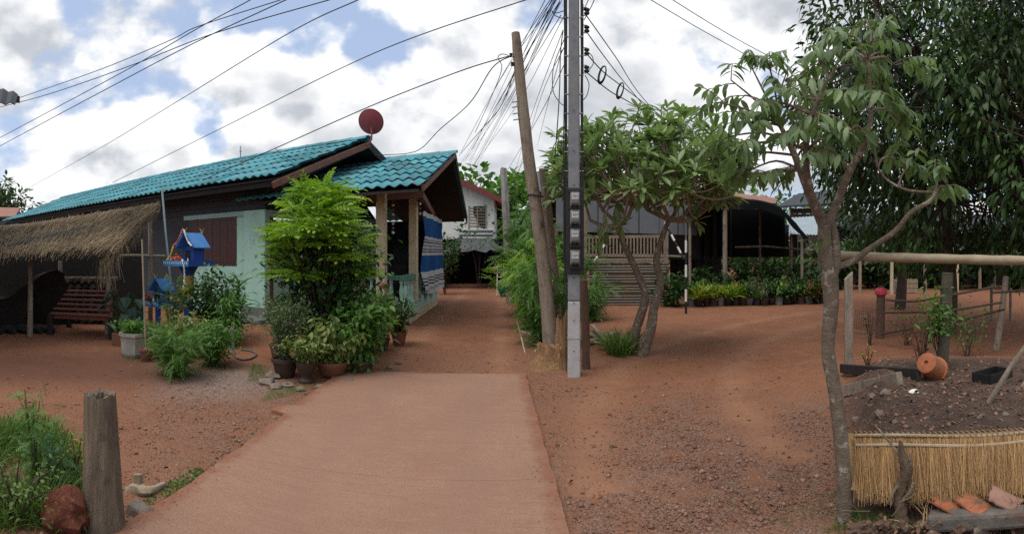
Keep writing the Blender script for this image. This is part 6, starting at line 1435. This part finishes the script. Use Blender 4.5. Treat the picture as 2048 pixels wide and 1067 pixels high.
# ---------------------------------------------------------------- broad-leaved tree close on the right
def near_tree():
    b = on(1692, 1045); D = b.length; o = thing('broad_leaved_tree', 'slender pale-barked tree with drooping broad leaves beside the rail', 'tree', b)
    Q = lambda x, y, dd=0.0: P(x, y, D + dd)
    tk = spline([b + Vector((0, 0, -.05)), Q(1688, 960), Q(1680, 860), Q(1668, 770), Q(1656, 700), Q(1662, 620), Q(1660, 560), Q(1650, 500), Q(1648, 450)], 6)
    MB().tube(tk, lerp_list([.050, .046, .043, .041, .040, .045, .052, .044, .038], len(tk)), 14, jit=.035).build('trunk', m_bark, o, True)
    limbs = {'a': [Q(1648, 450), Q(1625, 400, .02), Q(1605, 350, .05), Q(1585, 300, .1), Q(1560, 250, .15)], 'b': [Q(1652, 460), Q(1672, 410, -.02), Q(1700, 340, -.05), Q(1728, 290, -.1), Q(1742, 220, -.1), Q(1735, 120, -.1)],
             'c': [Q(1645, 440), Q(1620, 380, -.1), Q(1612, 300, -.15), Q(1625, 230, -.2), Q(1655, 160, -.2)], 'd': [Q(1664, 535, .0), Q(1700, 525, .12), Q(1735, 500, .14), Q(1790, 462, .12), Q(1822, 425, .1), Q(1862, 400, .08), Q(1872, 378, .08)],
             'e': [Q(1700, 340, -.05), Q(1660, 300, -.05), Q(1630, 294, 0), Q(1590, 290, 0)], 'f': [Q(1870, 385, .1), Q(1815, 380, .12), Q(1775, 360, .12), Q(1755, 335, .1)], 'g': [Q(1664, 560), Q(1672, 520), Q(1668, 470, .02), Q(1660, 440)]}
    rad = {'a': (.036, .014), 'b': (.030, .010), 'c': (.026, .010), 'd': (.022, .013), 'e': (.013, .007), 'f': (.010, .006), 'g': (.03, .026)}
    ends = []
    for k, p in limbs.items():
        s = spline(p, 5); MB().tube(s, lerp_list(rad[k], len(s)), 10, jit=.05).build('branch', m_bark, o, True); ends += s[len(s) // 3:]
    tips = [(1440, 195, .1), (1462, 150, .2), (1500, 118, .1), (1535, 110, 0), (1575, 130, .1), (1485, 215, -.1), (1530, 190, -.2), (1570, 205, -.1), (1460, 262, 0), (1510, 275, -.2), (1555, 280, .1), (1600, 180, -.2), (1600, 250, -.25), (1640, 215, -.3), (1640, 120, -.1), (1690, 60, -.1), (1735, 35, 0), (1760, 95, .1), (1700, 120, -.2), (1790, 120, .1), (1680, 180, -.3), (1730, 180, -.3), (1775, 195, .1), (1800, 230, .2), (1700, 250, -.25), (1660, 270, -.3), (1620, 300, -.2), (1760, 270, .1), (1500, 330, .1), (1530, 335, .2), (1590, 330, .2), (1880, 360, .1), (1868, 345, .05), (1815, 325, .15), (1545, 230, .25), (1490, 180, .25), (1660, 90, .2), (1720, 140, .25), (1620, 160, .3), (1760, 160, .3), (1650, 240, .3), (1600, 215, .35), (1780, 305, .2), (1570, 330, -.1), (1745, 70, -.2), (1640, 180, .1), (1710, 215, 0), (1560, 165, -.2), (1520, 235, 0), (1470, 300, .15)]
    tw = MB(); pos, dirs, sc = [], [], []
    for (x, y, dd) in tips:
        tip = Q(x, y + 10, dd); st = min(ends, key=lambda q: (q - tip).length + max(0, q.z - tip.z) * .8); mid = st.lerp(tip, .5) + Vector((0, 0, .03)) + rv(.015)
        s = spline([st, mid, tip], 4); tw.tube(s, lerp_list([.009, .004], len(s)), 6, cap=False); ax = (tip - st); ax.z *= .4; ax.normalize()
        for r in range(3 if random.random() < .55 else 2):                               # leaf sprays: an arching stalk with hanging leaves
            a0 = ax * .7 + Vector((random.gauss(0, .8), random.gauss(0, .8), random.uniform(-.1, .5))); a0.normalize(); L_ = random.uniform(.17, .30)
            p0 = s[-1 - (r % 3)] if r else tip; pr = [p0 + a0 * (L_ * t) + Vector((0, 0, -.10 * t * t)) for t in (0, .33, .66, 1)]
            tw.tube(pr, [.004, .003, .003, .002], 5, cap=False); side = a0.cross(Vector((0, 0, 1))).normalized()
            nl = random.randint(7, 10)
            for i in range(nl):
                t = .22 + .78 * i / nl; p = p0 + a0 * (L_ * t) + Vector((0, 0, -.10 * t * t)); sd = side * (1 if i % 2 else -1)
                pos.append(tuple(p)); dirs.append(tuple(sd * random.uniform(.45, .8) + a0 * .45 + Vector((0, 0, random.uniform(-1.05, -.25))))); sc.append(random.uniform(.065, .108) * (.75 + .45 * sin(pi * t)))
    for x, y, dd in ((1618, 480, .1), (1610, 505, .05), (1630, 490, -.1), (1645, 478, -.15), (1622, 520, 0)):   # young yellow shoots on the trunk
        p = Q(x, y, dd)
        for i in range(4): pos.append(tuple(p)); dirs.append((random.gauss(0, 1), random.gauss(0, .6), random.uniform(-.6, .2))); sc.append(random.uniform(.05, .09))
    tw.build('twig', m_bark, o)['kind'] = 'stuff'
    leafy(o, T_leaf(.36, 4, .16, .35, .5), pos, dirs, sc, l_custard, roll=.3, singles=300, key='custard')
near_tree()

# ---------------------------------------------------------------- dark mango trees behind
def mango(label, x, d_, trunk_y, centre, radii, n3, per, singles, r0=.17, ll=.185):
    b = pol(x, d_); b.z = gz(b.x, b.y)
    return tree('mango_tree', label, b, [b, b + Vector((.08, 0, 1.0)), b + Vector((-.05, 0, 2.0)), b + Vector((.05, 0, 3.0))], r0, centre, radii, 7, 28, n3, T_long, ll, per, l_dark, m_bark2, 'dark mango trees', singles=singles, key='mango', clump=.50, droop=.55, shell=.30, bot=-.95, roll=.5, up=.2)
c = pol(1905, 10.4); mango('big dark mango tree hanging over the rail', 1893, 10.4, 0, Vector((c.x, c.y, 4.75)), (3.2, 2.7, 3.5), 460, 44, 300)
c = pol(2120, 9.5); mango('dark mango tree filling the far edge beyond the big one', 2120, 9.5, 0, Vector((c.x, c.y, 4.2)), (2.6, 2.4, 3.2), 250, 38, 0)
c = pol(1790, 15.0); mango('smaller dark mango tree behind the pale branch', 1800, 15.0, 0, Vector((c.x, c.y, 4.0)), (2.4, 2.2, 2.6), 210, 32, 0, .14)
gs = 'dark shrubs behind the fence posts'
for k, (x, d_, h) in enumerate(((1680, 23, 2.6), (1735, 24, 2.4), (1790, 23, 2.3), (1850, 24, 2.5), (1910, 23, 2.4), (1965, 24, 2.7), (2030, 23, 2.5), (2085, 22, 2.6))):
    b = pol(x, d_); shrub('dark_shrub', f'dark shrub behind the fence, {ordn[k]} from the broad-leaved trunk', 'shrub', b, h, 1.35, T_ov, .38, 420, l_dark if k % 3 else l_deep, m_bark2, 16, gs, low=.05, tight=.14)
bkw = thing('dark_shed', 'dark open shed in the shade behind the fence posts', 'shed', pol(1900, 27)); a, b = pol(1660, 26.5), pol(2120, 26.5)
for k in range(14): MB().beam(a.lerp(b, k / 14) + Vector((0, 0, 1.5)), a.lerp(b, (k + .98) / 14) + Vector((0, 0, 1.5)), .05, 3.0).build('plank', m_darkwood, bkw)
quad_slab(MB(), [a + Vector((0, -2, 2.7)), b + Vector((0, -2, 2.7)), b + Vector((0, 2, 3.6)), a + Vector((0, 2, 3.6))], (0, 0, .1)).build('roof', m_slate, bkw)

# ---------------------------------------------------------------- right yard: far fence, near fence
for k, (x, yt, yb) in enumerate(((1720, 522, 585), (1783, 522, 588), (1850, 528, 590), (1914, 528, 584), (1960, 532, 580), (1988, 540, 574), (2040, 535, 578))):
    b = on(x, yb); D = b.length; solo(MB().tube([b, P(x + random.uniform(-2, 2), yt, D)], [.075, .062], 8, jit=.05), 'fence_post', f'pale wooden fence post across the yard, {ordn[k]} from the broad-leaved trunk', 'post', m_cream if k % 2 else m_palewood, b, 'pale fence posts across the yard', smooth=True)
cr_ = on(1806, 586); q = thing('wooden_crate', 'small pale wooden crate between the pale fence posts', 'crate', cr_)
for k in range(3): MB().box(cr_ + Vector((0, -.24, .11 + k * .19)), (.85, .03, .17), -.75).build('slat', m_palewood, q)
MB().box(cr_ + Vector((.1, .05, .28)), (.80, .5, .5), -.75).build('box', m_greywood, q)
rl = [P(1664, 510, 3.32), P(1760, 514, 3.28), P(1880, 517, 3.2), P(2000, 520, 3.12), P(2100, 522, 3.1), P(2260, 526, 3.2)]
s = spline(rl, 6); ra = [.027 + .0035 * abs(sin(i * .9)) for i in range(len(s))]
solo(MB().tube(s, ra, 12, jit=.03), 'bamboo_rail', 'long pale pole laid level as a fence rail at eye height', 'rail', m_bamboo, P(1664, 510, 3.32), smooth=True)
rp_ = pol(2240, 3.2); solo(MB().tube([(rp_.x, rp_.y, 0), (rp_.x, rp_.y, 1.62)], .045, 9, jit=.05), 'fence_post', 'post carrying the far end of the eye-height rail', 'post', m_greywood, (rp_.x, rp_.y, 0), smooth=True)
def yp(x, y, z=None):
    p = on(x, y); return p
b = on(1697, 748); D = b.length; wq = .10; top = P(1697, 548, D); R = Matrix.Rotation(-.5, 3, 'Z'); q = []
for (lx, ly) in ((-1, -1), (1, -1), (1, 1), (-1, 1)): q.append(b + R @ Vector((lx * wq / 2, ly * wq / 2, -.1)))
for (lx, ly, e) in ((-1, -1, -.07), (1, -1, .03), (1, 1, .04), (-1, 1, -.06)): q.append(Vector((top.x, top.y, top.z + e)) + R @ Vector((lx * wq / 2, ly * wq / 2, 0)))
solo(MB().hexa(q), 'fence_post', 'square weathered post with slanted top beside the broad-leaved trunk', 'post', m_greywood, b, bevel=.008)
b = on(1760, 676); D = b.length; fpz = thing('fence_post', 'short brown post with a red cap on top', 'post', b); MB().tube([b, P(1762, 588, D)], [.085, .078], 10, jit=.05).build('shaft', M('brown_post', (.14, .085, .06), (.09, .055, .04), 6, .9, .5), fpz, True)
MB().lathe([(.088, -.02), (.115, .0), (.12, .05), (.10, .10), (.05, .125), (.002, .13)], P(1762, 588, D), 16).build('cap', M('pink_red_cap', (.55, .06, .09), (.42, .04, .06), 7, .45, .1), fpz, True)
b = on(1884, 735); D = b.length; t_ = P(1895, 545, D); solo(MB().tube(spline([b, b.lerp(t_, .5) + Vector((.01, 0, 0)), t_], 5), lerp_list([.068, .062, .058], 11), 11, jit=.06), 'fence_post', 'mossy dark round post with vine in the middle of the bed', 'post', M('mossy_wood', (.10, .085, .06), (.055, .055, .035), 7, .95, .6, c3=(.05, .062, .03), s3=6), b, smooth=True)
b = on(1992, 700); D = b.length; t_ = P(2012, 552, D); solo(MB().tube(spline([b, b.lerp(t_, .5) + Vector((.02, 0, 0)), t_], 5), lerp_list([.062, .058, .05], 11), 10, jit=.06), 'fence_post', 'dark round post leaning outward near the edge', 'post', m_greywood, b, smooth=True)
for k, (x, y0, y1) in enumerate(((1983, 568, 622), (2021, 575, 620))):
    b = on(x, y1 + 20); D = b.length; solo(MB().tube([b, P(x, y0, D)], .035, 8, jit=.06), 'fence_stake', ('thin dark stake holding the twig rails behind the mossy post', 'thin dark stake beside the leaning post')[k], 'stake', m_greywood, b, smooth=True)
rails = [[(1770, 599, 8.8), (1830, 602, 8.2), (1890, 592, 7.8), (1985, 574, 7.9)], [(1768, 625, 8.8), (1830, 624, 8.3), (1890, 622, 7.9), (2005, 604, 7.9)], [(1762, 668, 8.9), (1830, 655, 8.4), (1900, 645, 8.1), (2010, 618, 8.0)], [(1985, 585, 7.9), (2030, 582, 7.8), (2080, 578, 7.6)]]
for k, r in enumerate(rails): s = spline([P(*p) for p in r], 6); solo(MB().tube(s, .018, 7, jit=.12), 'twig_rail', ('top thin twig rail from the red-capped post', 'middle thin twig rail from the red-capped post', 'lowest thin twig rail from the red-capped post', 'short twig rail at the edge beyond the leaning post')[k], 'rail', m_bark2, s[0], smooth=True)
wm = thing('wire_netting', 'scrap of rusty wire netting between the square and red-capped posts', 'netting', P(1732, 658, 8.0)); q = MB()
for k in range(10): q.tube([P(1710 + k * 4.4, 618 + 6 * sin(k), 8.0), P(1709 + k * 4.5, 656, 8.0)], .004, 4)
for k in range(9): q.tube([P(1709, 620 + k * 4.5, 8.0), P(1730, 622 + k * 4.4, 8.02), P(1752, 619 + k * 4.4, 8.0)], .004, 4)
q.build('mesh', M('rusty_wire', (.07, .035, .025), (.04, .025, .02), 9, .8, 0), wm)
gv = 'plants tangled on the near fence'
vb = on(1880, 735); vp = thing('vine', 'leafy green vine climbing the mossy post', 'plant', vb, gv); pos = []; dirs = []
for k in range(420):
    x = random.gauss(1872, 16); y = random.gauss(628, 26); p = P(x, y, vb.length + random.gauss(-.05, .12)); pos.append(tuple(p)); dirs.append((random.gauss(0, 1), random.gauss(0, 1), random.uniform(-.6, .4)))
m = MB()
for k in range(6): a = vb + rv(.03); m.tube(spline([a, P(1885 - 4 * k, 680, vb.length), P(1866 + 4 * k, 615 + 5 * k, vb.length - .05)], 4), .006, 5, cap=False)
m.build('stem', m_bark2, vp); leafy(vp, T_ov, pos, dirs, [random.uniform(.04, .075) for _ in pos], l_mid)
for k, (x, y, h, r, n, lab, mt_) in enumerate(((1935, 712, .85, .60, 330, 'sparse leafy twigs between the mossy post and the leaning post', l_mid), (1845, 735, .62, .22, 60, 'dry brown stalks behind the tipped terracotta pot', l_red), (1815, 690, .75, .40, 80, 'thin twiggy plant along the twig rails', l_mid), (1735, 735, .30, .12, 22, 'small dry plant between the square post and the plank', l_orange), (1740, 690, .70, .16, 60, 'dark creeper hanging beside the wire netting', l_deep))):
    shrub('twiggy_plant', lab, 'plant', on(x, y), h, r, T_ov, .055, n, mt_, m_bark2, 10, gv, low=.3, tight=.15, sr=.006)

# ---------------------------------------------------------------- raised bed, thatch panel, rubble
a, b = on(1683, 752, .10), on(1838, 762, .06); solo(MB().beam(a, b, .05, .11), 'bed_plank', 'dark mossy plank lying from the square post towards the pot', 'plank', m_darkwood, a, bevel=.006)
a, b = on(1690, 792, .06), on(1800, 768, .05); solo(MB().beam(a, b, .06, .12), 'bed_plank', 'grey plank edging the bed in front of the dark mossy one', 'plank', m_greywood, a, bevel=.006)
tpb_ = on(1862, 758); tpp_ = thing('terracotta_pot', 'orange terracotta pot tipped on its side in the bed', 'pot', tpb_); ax = Vector((-.72, -.25, .42)).normalized(); x_, y_, z_ = frame(ax); Rm = Matrix((x_, y_, z_)).transposed()
MB().lathe([(.112, -.12), (.128, -.12), (.128, -.085), (.114, -.08), (.094, .115), (.088, .12), (.022, .121), (.020, .10)], tpb_ + Vector((0, 0, .115)), 24, Rm).build('body', m_terra2, tpp_, True)
bx_ = on(1985, 758); bk3 = thing('black_tray', 'black plastic tray lying in the bed near the edge', 'tray', bx_)
for sx, sy, cx_, cy_ in ((.34, .015, 0, -.1), (.34, .015, 0, .1), (.015, .2, -.17, 0), (.015, .2, .17, 0)): MB().box(bx_ + Vector((cx_, cy_, .04)), (sx, sy, .08)).build('side', m_black, bk3)
MB().box(bx_ + Vector((0, 0, .008)), (.34, .2, .012)).build('base', m_black, bk3)
a, b = on(1977, 806), P(2060, 682, 4.1); solo(MB().tube(spline([a, a.lerp(b, .5) + Vector((0, 0, .02)), b], 4), .022, 8, jit=.05), 'leaning_stick', 'grey stick propped slanting up from the bed to the edge', 'stick', m_greywood, a, smooth=True)
a, b = on(2046, 775), P(2110, 700, 4.6); solo(MB().tube([a, b], .035, 8, jit=.06), 'leaning_log', 'second thicker grey stick behind the slanting one', 'stick', m_greywood, a, smooth=True)
def shell_at(x, y, r, lab, mat, name='shell', cat='shell'):
    p = on(x, y); m = MB(); rows = [[p + Vector((r * cos(t) * sin(e), r * .8 * sin(t) * sin(e), r * .55 * cos(e) - .004)) for t in np.linspace(0, 2 * pi, 17)] for e in np.linspace(.02, 1.5, 6)]
    solo(m.grid(rows, (0, 0, -.004)), name, lab, cat, mat, p, smooth=True)
shell_at(1828, 784, .055, 'pale upturned shell on the dark bed soil', m_whitefl)
pos, dirs, sc = [], [], []
for k in range(420):
    x, y = random.uniform(1690, 2060), random.choice((random.gauss(765, 18), random.uniform(730, 860))); y = max(725, y); p = on(x, y, .012); pos.append(tuple(p)); dirs.append((random.gauss(0, 1), random.gauss(0, 1), random.gauss(0, .25))); sc.append(random.uniform(.025, .06))
lt = leafy(None, T_ov, pos, dirs, sc, l_litter, name='leaf_litter'); tag(lt, 'dry brown leaves littering the raised bed', 'leaves', kind='stuff')
for k, (x, y, r) in enumerate(((1745, 795, .035), (1770, 788, .04), (1850, 790, .022), (1760, 830, .036), (1930, 790, .022), (1900, 815, .018), (2010, 830, .024), (1712, 840, .034), (1790, 845, .02), (1960, 835, .016))):
    p = on(x, y); solo(MB().rock(p + Vector((0, 0, r * .3)), (r * 1.2, r, r * .7), k + 20, 2, .35), 'stone', ('grey stone beside the grey bed plank', 'pale stone below the dark plank end', 'small stone in front of the tipped pot', 'stone in the middle of the dark bed soil', 'stone below the black tray', 'small stone in the bed right of the shell', 'stone near the foot of the slanting stick', 'pale stone at the bed edge by the trunk', 'stone just above the straw panel top', 'little stone in the bed left of the slanting stick foot')[k], 'stone', m_stone, p, 'stones on the raised bed', smooth=True)
# straw panel
pn = thing('straw_panel', 'panel of bundled golden straw standing along the raised bed', 'straw panel', on(1720, 1035))
t0, t1_ = P(1702, 866, 3.28), P(2190, 846, 3.30); b0_, b1_ = P(1708, 990, 3.02), P(2190, 952, 3.00)
pos, dirs, sc, tt = [], [], [], []
for k in range(10000):
    t = random.random(); s0 = random.choice((0, 0, .03, .28, .30, .5)) + random.uniform(0, .10); p = t0.lerp(t1_, t).lerp(b0_.lerp(b1_, t), s0) + Vector((random.gauss(0, .006), random.gauss(-.02, .010), 0))
    d_ = (b0_.lerp(b1_, t) - t0.lerp(t1_, t)); L_ = d_.length; d_ = d_.normalized() + Vector((random.gauss(.03, .07) + .22 * fbm(t * 34, s0 * 3, 1, 3), random.gauss(-.06, .08), 0)); pos.append(tuple(p)); dirs.append(tuple(d_)); sc.append(L_ * (1 - s0) * random.uniform(.55, 1.15)); tt.append(min(1, max(0, random.gauss(.55, .26) + .45 * fbm(t * 45, s0 * 4, 1, 3))))
leafy(pn, (T_straw[0] * np.array([1.25, 1, 1.25]), T_straw[1]), pos, dirs, sc, l_straw, roll=.9, name='straw', tint=tt)
quad_slab(MB(), [b0_ + Vector((0, .03, .02)), b1_ + Vector((0, .03, .02)), t1_ + Vector((0, .02, -.01)), t0 + Vector((0, .02, -.01))], (0, -.02, 0)).build('backing', m_straw, pn)
for e in (.0, .17): s = [t0.lerp(t1_, t).lerp(b0_.lerp(b1_, t), e) + Vector((0, -.045, .008 * sin(t * 9))) for t in np.linspace(0, 1, 20)]; MB().tube(s, .010, 7).build('batten', m_bamboo, pn, True)
for k in range(46):
    t = (k + .5) / 46; e = t0.lerp(t1_, t); MB().tube([e + Vector((.016 * cos(a_) * .5, -.02 + .032 * cos(a_), .018 * sin(a_))) for a_ in np.linspace(0, 2 * pi, 9)], .004, 4).build('tie', m_straw, pn)
# gnarled dead sapling in front of the panel
gs_ = on(1803, 1064); g_ = thing('dead_sapling', 'gnarled dead forked sapling in front of the straw panel', 'stump', gs_); D = 2.93
m = MB(); s = spline([gs_ + Vector((0, 0, -.05)), P(1802, 1030, D), P(1800, 985, D), P(1812, 945, D), P(1806, 915, D), P(1800, 880, D)], 5); m.tube(s, lerp_list([.048, .040, .024, .036, .028, .007], len(s)), 10, jit=.22); m.build('trunk', M('brown_gnarled', (.15, .105, .07), (.075, .05, .035), 14, .95, .9), g_, True)
for pts, r in (([(1808, 925, D), (1790, 898, D + .02), (1770, 872, D + .03), (1752, 852, D + .05)], .009), ([(1804, 960, D), (1786, 985, D - .03), (1782, 1010, D - .04)], .010), ([(1812, 945, D), (1822, 925, D - .02), (1820, 905, D - .02)], .010), ([(1803, 1000, D), (1820, 985, D - .03), (1826, 965, D - .03)], .014)):
    s = spline([P(*p) for p in pts], 4); MB().tube(s, lerp_list([r, r * .6], len(s)), 7, jit=.12).build('branch', m_bark, g_, True)
# broken roof tiles and a concrete block below the panel
for k, (x, y, rz, sz, tilt, lab) in enumerate(((1893, 1008, .3, .15, .30, 'curved orange clay tile shard left of the others'), (1950, 1014, -.1, .17, .18, 'flat orange clay tile shard in the middle'), (2008, 1004, .4, .17, .35, 'pinkish clay tile shard leaning against the straw at the edge'))):
    c = P(x, y, 2.86); Rr = Matrix.Rotation(rz, 3, 'Z') @ Matrix.Rotation(tilt, 3, 'X'); rad_ = .060 + .012 * k; rows = []
    for i in range(8):                                   # a length of half-round roof tile with broken ends
        rows.append([c + Rr @ Vector((rad_ * sin(tt_), (i / 7 - .5) * sz * (1 + .30 * fbm(tt_ * 1.3, k * 3, 1.2, 3)), rad_ * cos(tt_) * (.55 if k != 0 else -.55) - (0 if k else -.02))) for tt_ in np.linspace(-1.15 - .15 * fbm(i, k, .9, 2), 1.05 + .25 * fbm(i, k + 5, .9, 2), 13)])
    solo(MB().grid(rows, (0, 0, -.010)), 'tile_shard', lab, 'tile', (M('dirty_clay', (.36, .125, .06), (.24, .085, .045), 9, .9, .4, c3=(.12, .08, .055), s3=9, t3=(.52, .68)) if k < 2 else M('pink_clay', (.30, .165, .125), (.20, .11, .085), 8, .9, .4)), c, 'broken clay tiles below the straw panel', smooth=True)
c = P(1955, 1028, 2.85); solo(MB().beam(P(1858, 1040, 2.84), P(2075, 1028, 2.78), .10, .09), 'concrete_beam', 'grey broken concrete beam under the clay shards', 'block', M('dusty_concrete', (.17, .15, .13), (.09, .08, .07), 9, .95, .8, c3=(.13, .075, .05), s3=5, t3=(.5, .65)), P(1858, 1032, 2.84), bevel=.02)
rb = thing('rubble_bank', 'low bank of soil and stones under the concrete beam', 'rubble', P(1950, 1060, 2.85)); m = MB()
for k in range(130): x = random.uniform(1690, 2120); m.rock(P(x, random.uniform(1046, 1080), random.uniform(2.78, 3.0)), (random.uniform(.015, .05), random.uniform(.015, .045), random.uniform(.01, .03)), k, 2, .4)
r_ = m.build('rubble', M('earthy_rubble', (.13, .075, .05), (.075, .05, .038), 9, .95, .6, c3=(.22, .17, .13), s3=11, t3=(.56, .62)), rb); r_['kind'] = 'stuff'
stp = P(1960, 1052, 2.8); solo(MB().rock(stp, (.06, .05, .05), 33, 2, .3), 'stone', 'brown stone below the concrete beam at the bottom edge', 'stone', m_stone, stp, smooth=True)
blades('grass', 'weedy grass round the foot of the dead sapling', [(1650, 1067), (1860, 1067), (1850, 1045), (1700, 1030)], 700, .10, l_grass)
blades('grass', 'dry pale stalks standing in front of the concrete beam', [(1830, 1067), (2060, 1067), (2060, 1055), (1840, 1050)], 130, .26, l_dry, spread=.35)
blades('grass', 'scattered small weeds in the gravel by the broad-leaved trunk', [(1540, 1060), (1690, 1060), (1690, 960), (1590, 985)], 420, .05, l_grass)

# far wood that closes the view behind the houses
pos, dirs, sc = [], [], []
for k in range(15000):
    a = random.uniform(-1.25, 1.25); d_ = random.uniform(48, 62); hgt = 3.2 + 1.6 * fbm(a * 9, 0, 1, 3) ; z = hgt * random.random() ** .6
    pos.append((d_ * sin(a), d_ * cos(a), z)); dirs.append((random.gauss(0, 1), random.gauss(0, 1), random.gauss(0, .5))); sc.append(random.uniform(.6, 1.2))
tl_ = joined('treeline', T_ov, np.array(pos), bases(np.array(dirs), .6), np.array(sc), RNG.beta(2, 2, len(pos)), l_deep, None, Vector((0, 50, 0)))
tag(tl_, 'far line of low trees behind the houses', 'trees', kind='stuff')

# scraps lying about the yard
pos, dirs, sc = [], [], []
while len(pos) < 700:
    a = random.uniform(-1.0, 1.0); d_ = 3.0 * (5.5 ** random.random()); x, y = d_ * sin(a), d_ * cos(a)
    if not off_road((x, y), .02) or random.random() > .35 + fbm(x, y, .5, 2, 6): continue
    pos.append((x, y, gz(x, y) + .012)); dirs.append((random.gauss(0, 1), random.gauss(0, 1), random.gauss(0, .2))); sc.append(random.uniform(.02, .06))
lt2 = leafy(None, T_ov, pos, dirs, sc, l_litter, name='leaf_litter'); tag(lt2, 'dry leaf scraps scattered over the red yard', 'leaves', kind='stuff')
pos, dirs, sc = [], [], []
while len(pos) < 1500:
    a = random.uniform(-1.0, 1.0); d_ = 3.2 * (4.5 ** random.random()); x, y = d_ * sin(a), d_ * cos(a)
    if not off_road((x, y), .02) or random.random() > (fbm(x, y, .9, 3, 11) - .22) * 2.2: continue
    for k in range(5): pos.append((x + random.gauss(0, .02), y + random.gauss(0, .02), gz(x, y))); dirs.append((random.gauss(0, .7), random.gauss(0, .7), 1)); sc.append(random.uniform(.02, .055))
wd_ = leafy(None, T_grass, pos, dirs, sc, l_grass, name='weeds'); tag(wd_, 'tiny green weeds sprouting here and there in the red yard', 'weeds', kind='stuff')
tw_ = MB()
for k in range(34):
    p0 = P(random.uniform(1700, 2060), random.uniform(985, 1062), random.uniform(2.80, 2.96)); d_ = Vector((random.gauss(0, .13), random.gauss(0, .05), random.uniform(-.04, .10)))
    tw_.tube(spline([p0, p0 + d_ * .5 + rv(.004), p0 + d_], 3), random.uniform(.0012, .0026), 5)
solo(tw_, 'dry_twigs', 'dry stalks and twigs strewn over the rubble below the straw panel', 'twigs', M('dull_twig', (.20, .155, .10), (.11, .08, .055), 9, .9, .2), P(1860, 1050, 2.9), kind='stuff')
pos, dirs, sc = [], [], []
for k in range(260):
    p0 = P(random.uniform(1690, 2060), random.uniform(1040, 1067), random.uniform(2.78, 2.98)); pos.append(tuple(p0)); dirs.append((random.gauss(0, 1), random.gauss(0, 1), random.gauss(0, .3))); sc.append(random.uniform(.02, .05))
lt3 = leafy(None, T_ov, pos, dirs, sc, l_litter, name='leaf_litter'); tag(lt3, 'dry leaves caught among the rubble below the straw panel', 'leaves', kind='stuff')

for k, x in enumerate((1395, 1440, 1490, 1540, 1590, 1640)):
    b = pol(x, 23.5 + .6 * (k % 2)); shrub('back_shrub', f'mid green shrub seen through the open back of the canopy, {ordn[k]} from the striped pole', 'shrub', b, 2.1, 1.0, T_ov, .30, 380, (l_mid, l_deep)[k % 2], m_bark2, 14, 'shrubs behind the canopy', low=.05, tight=.15)
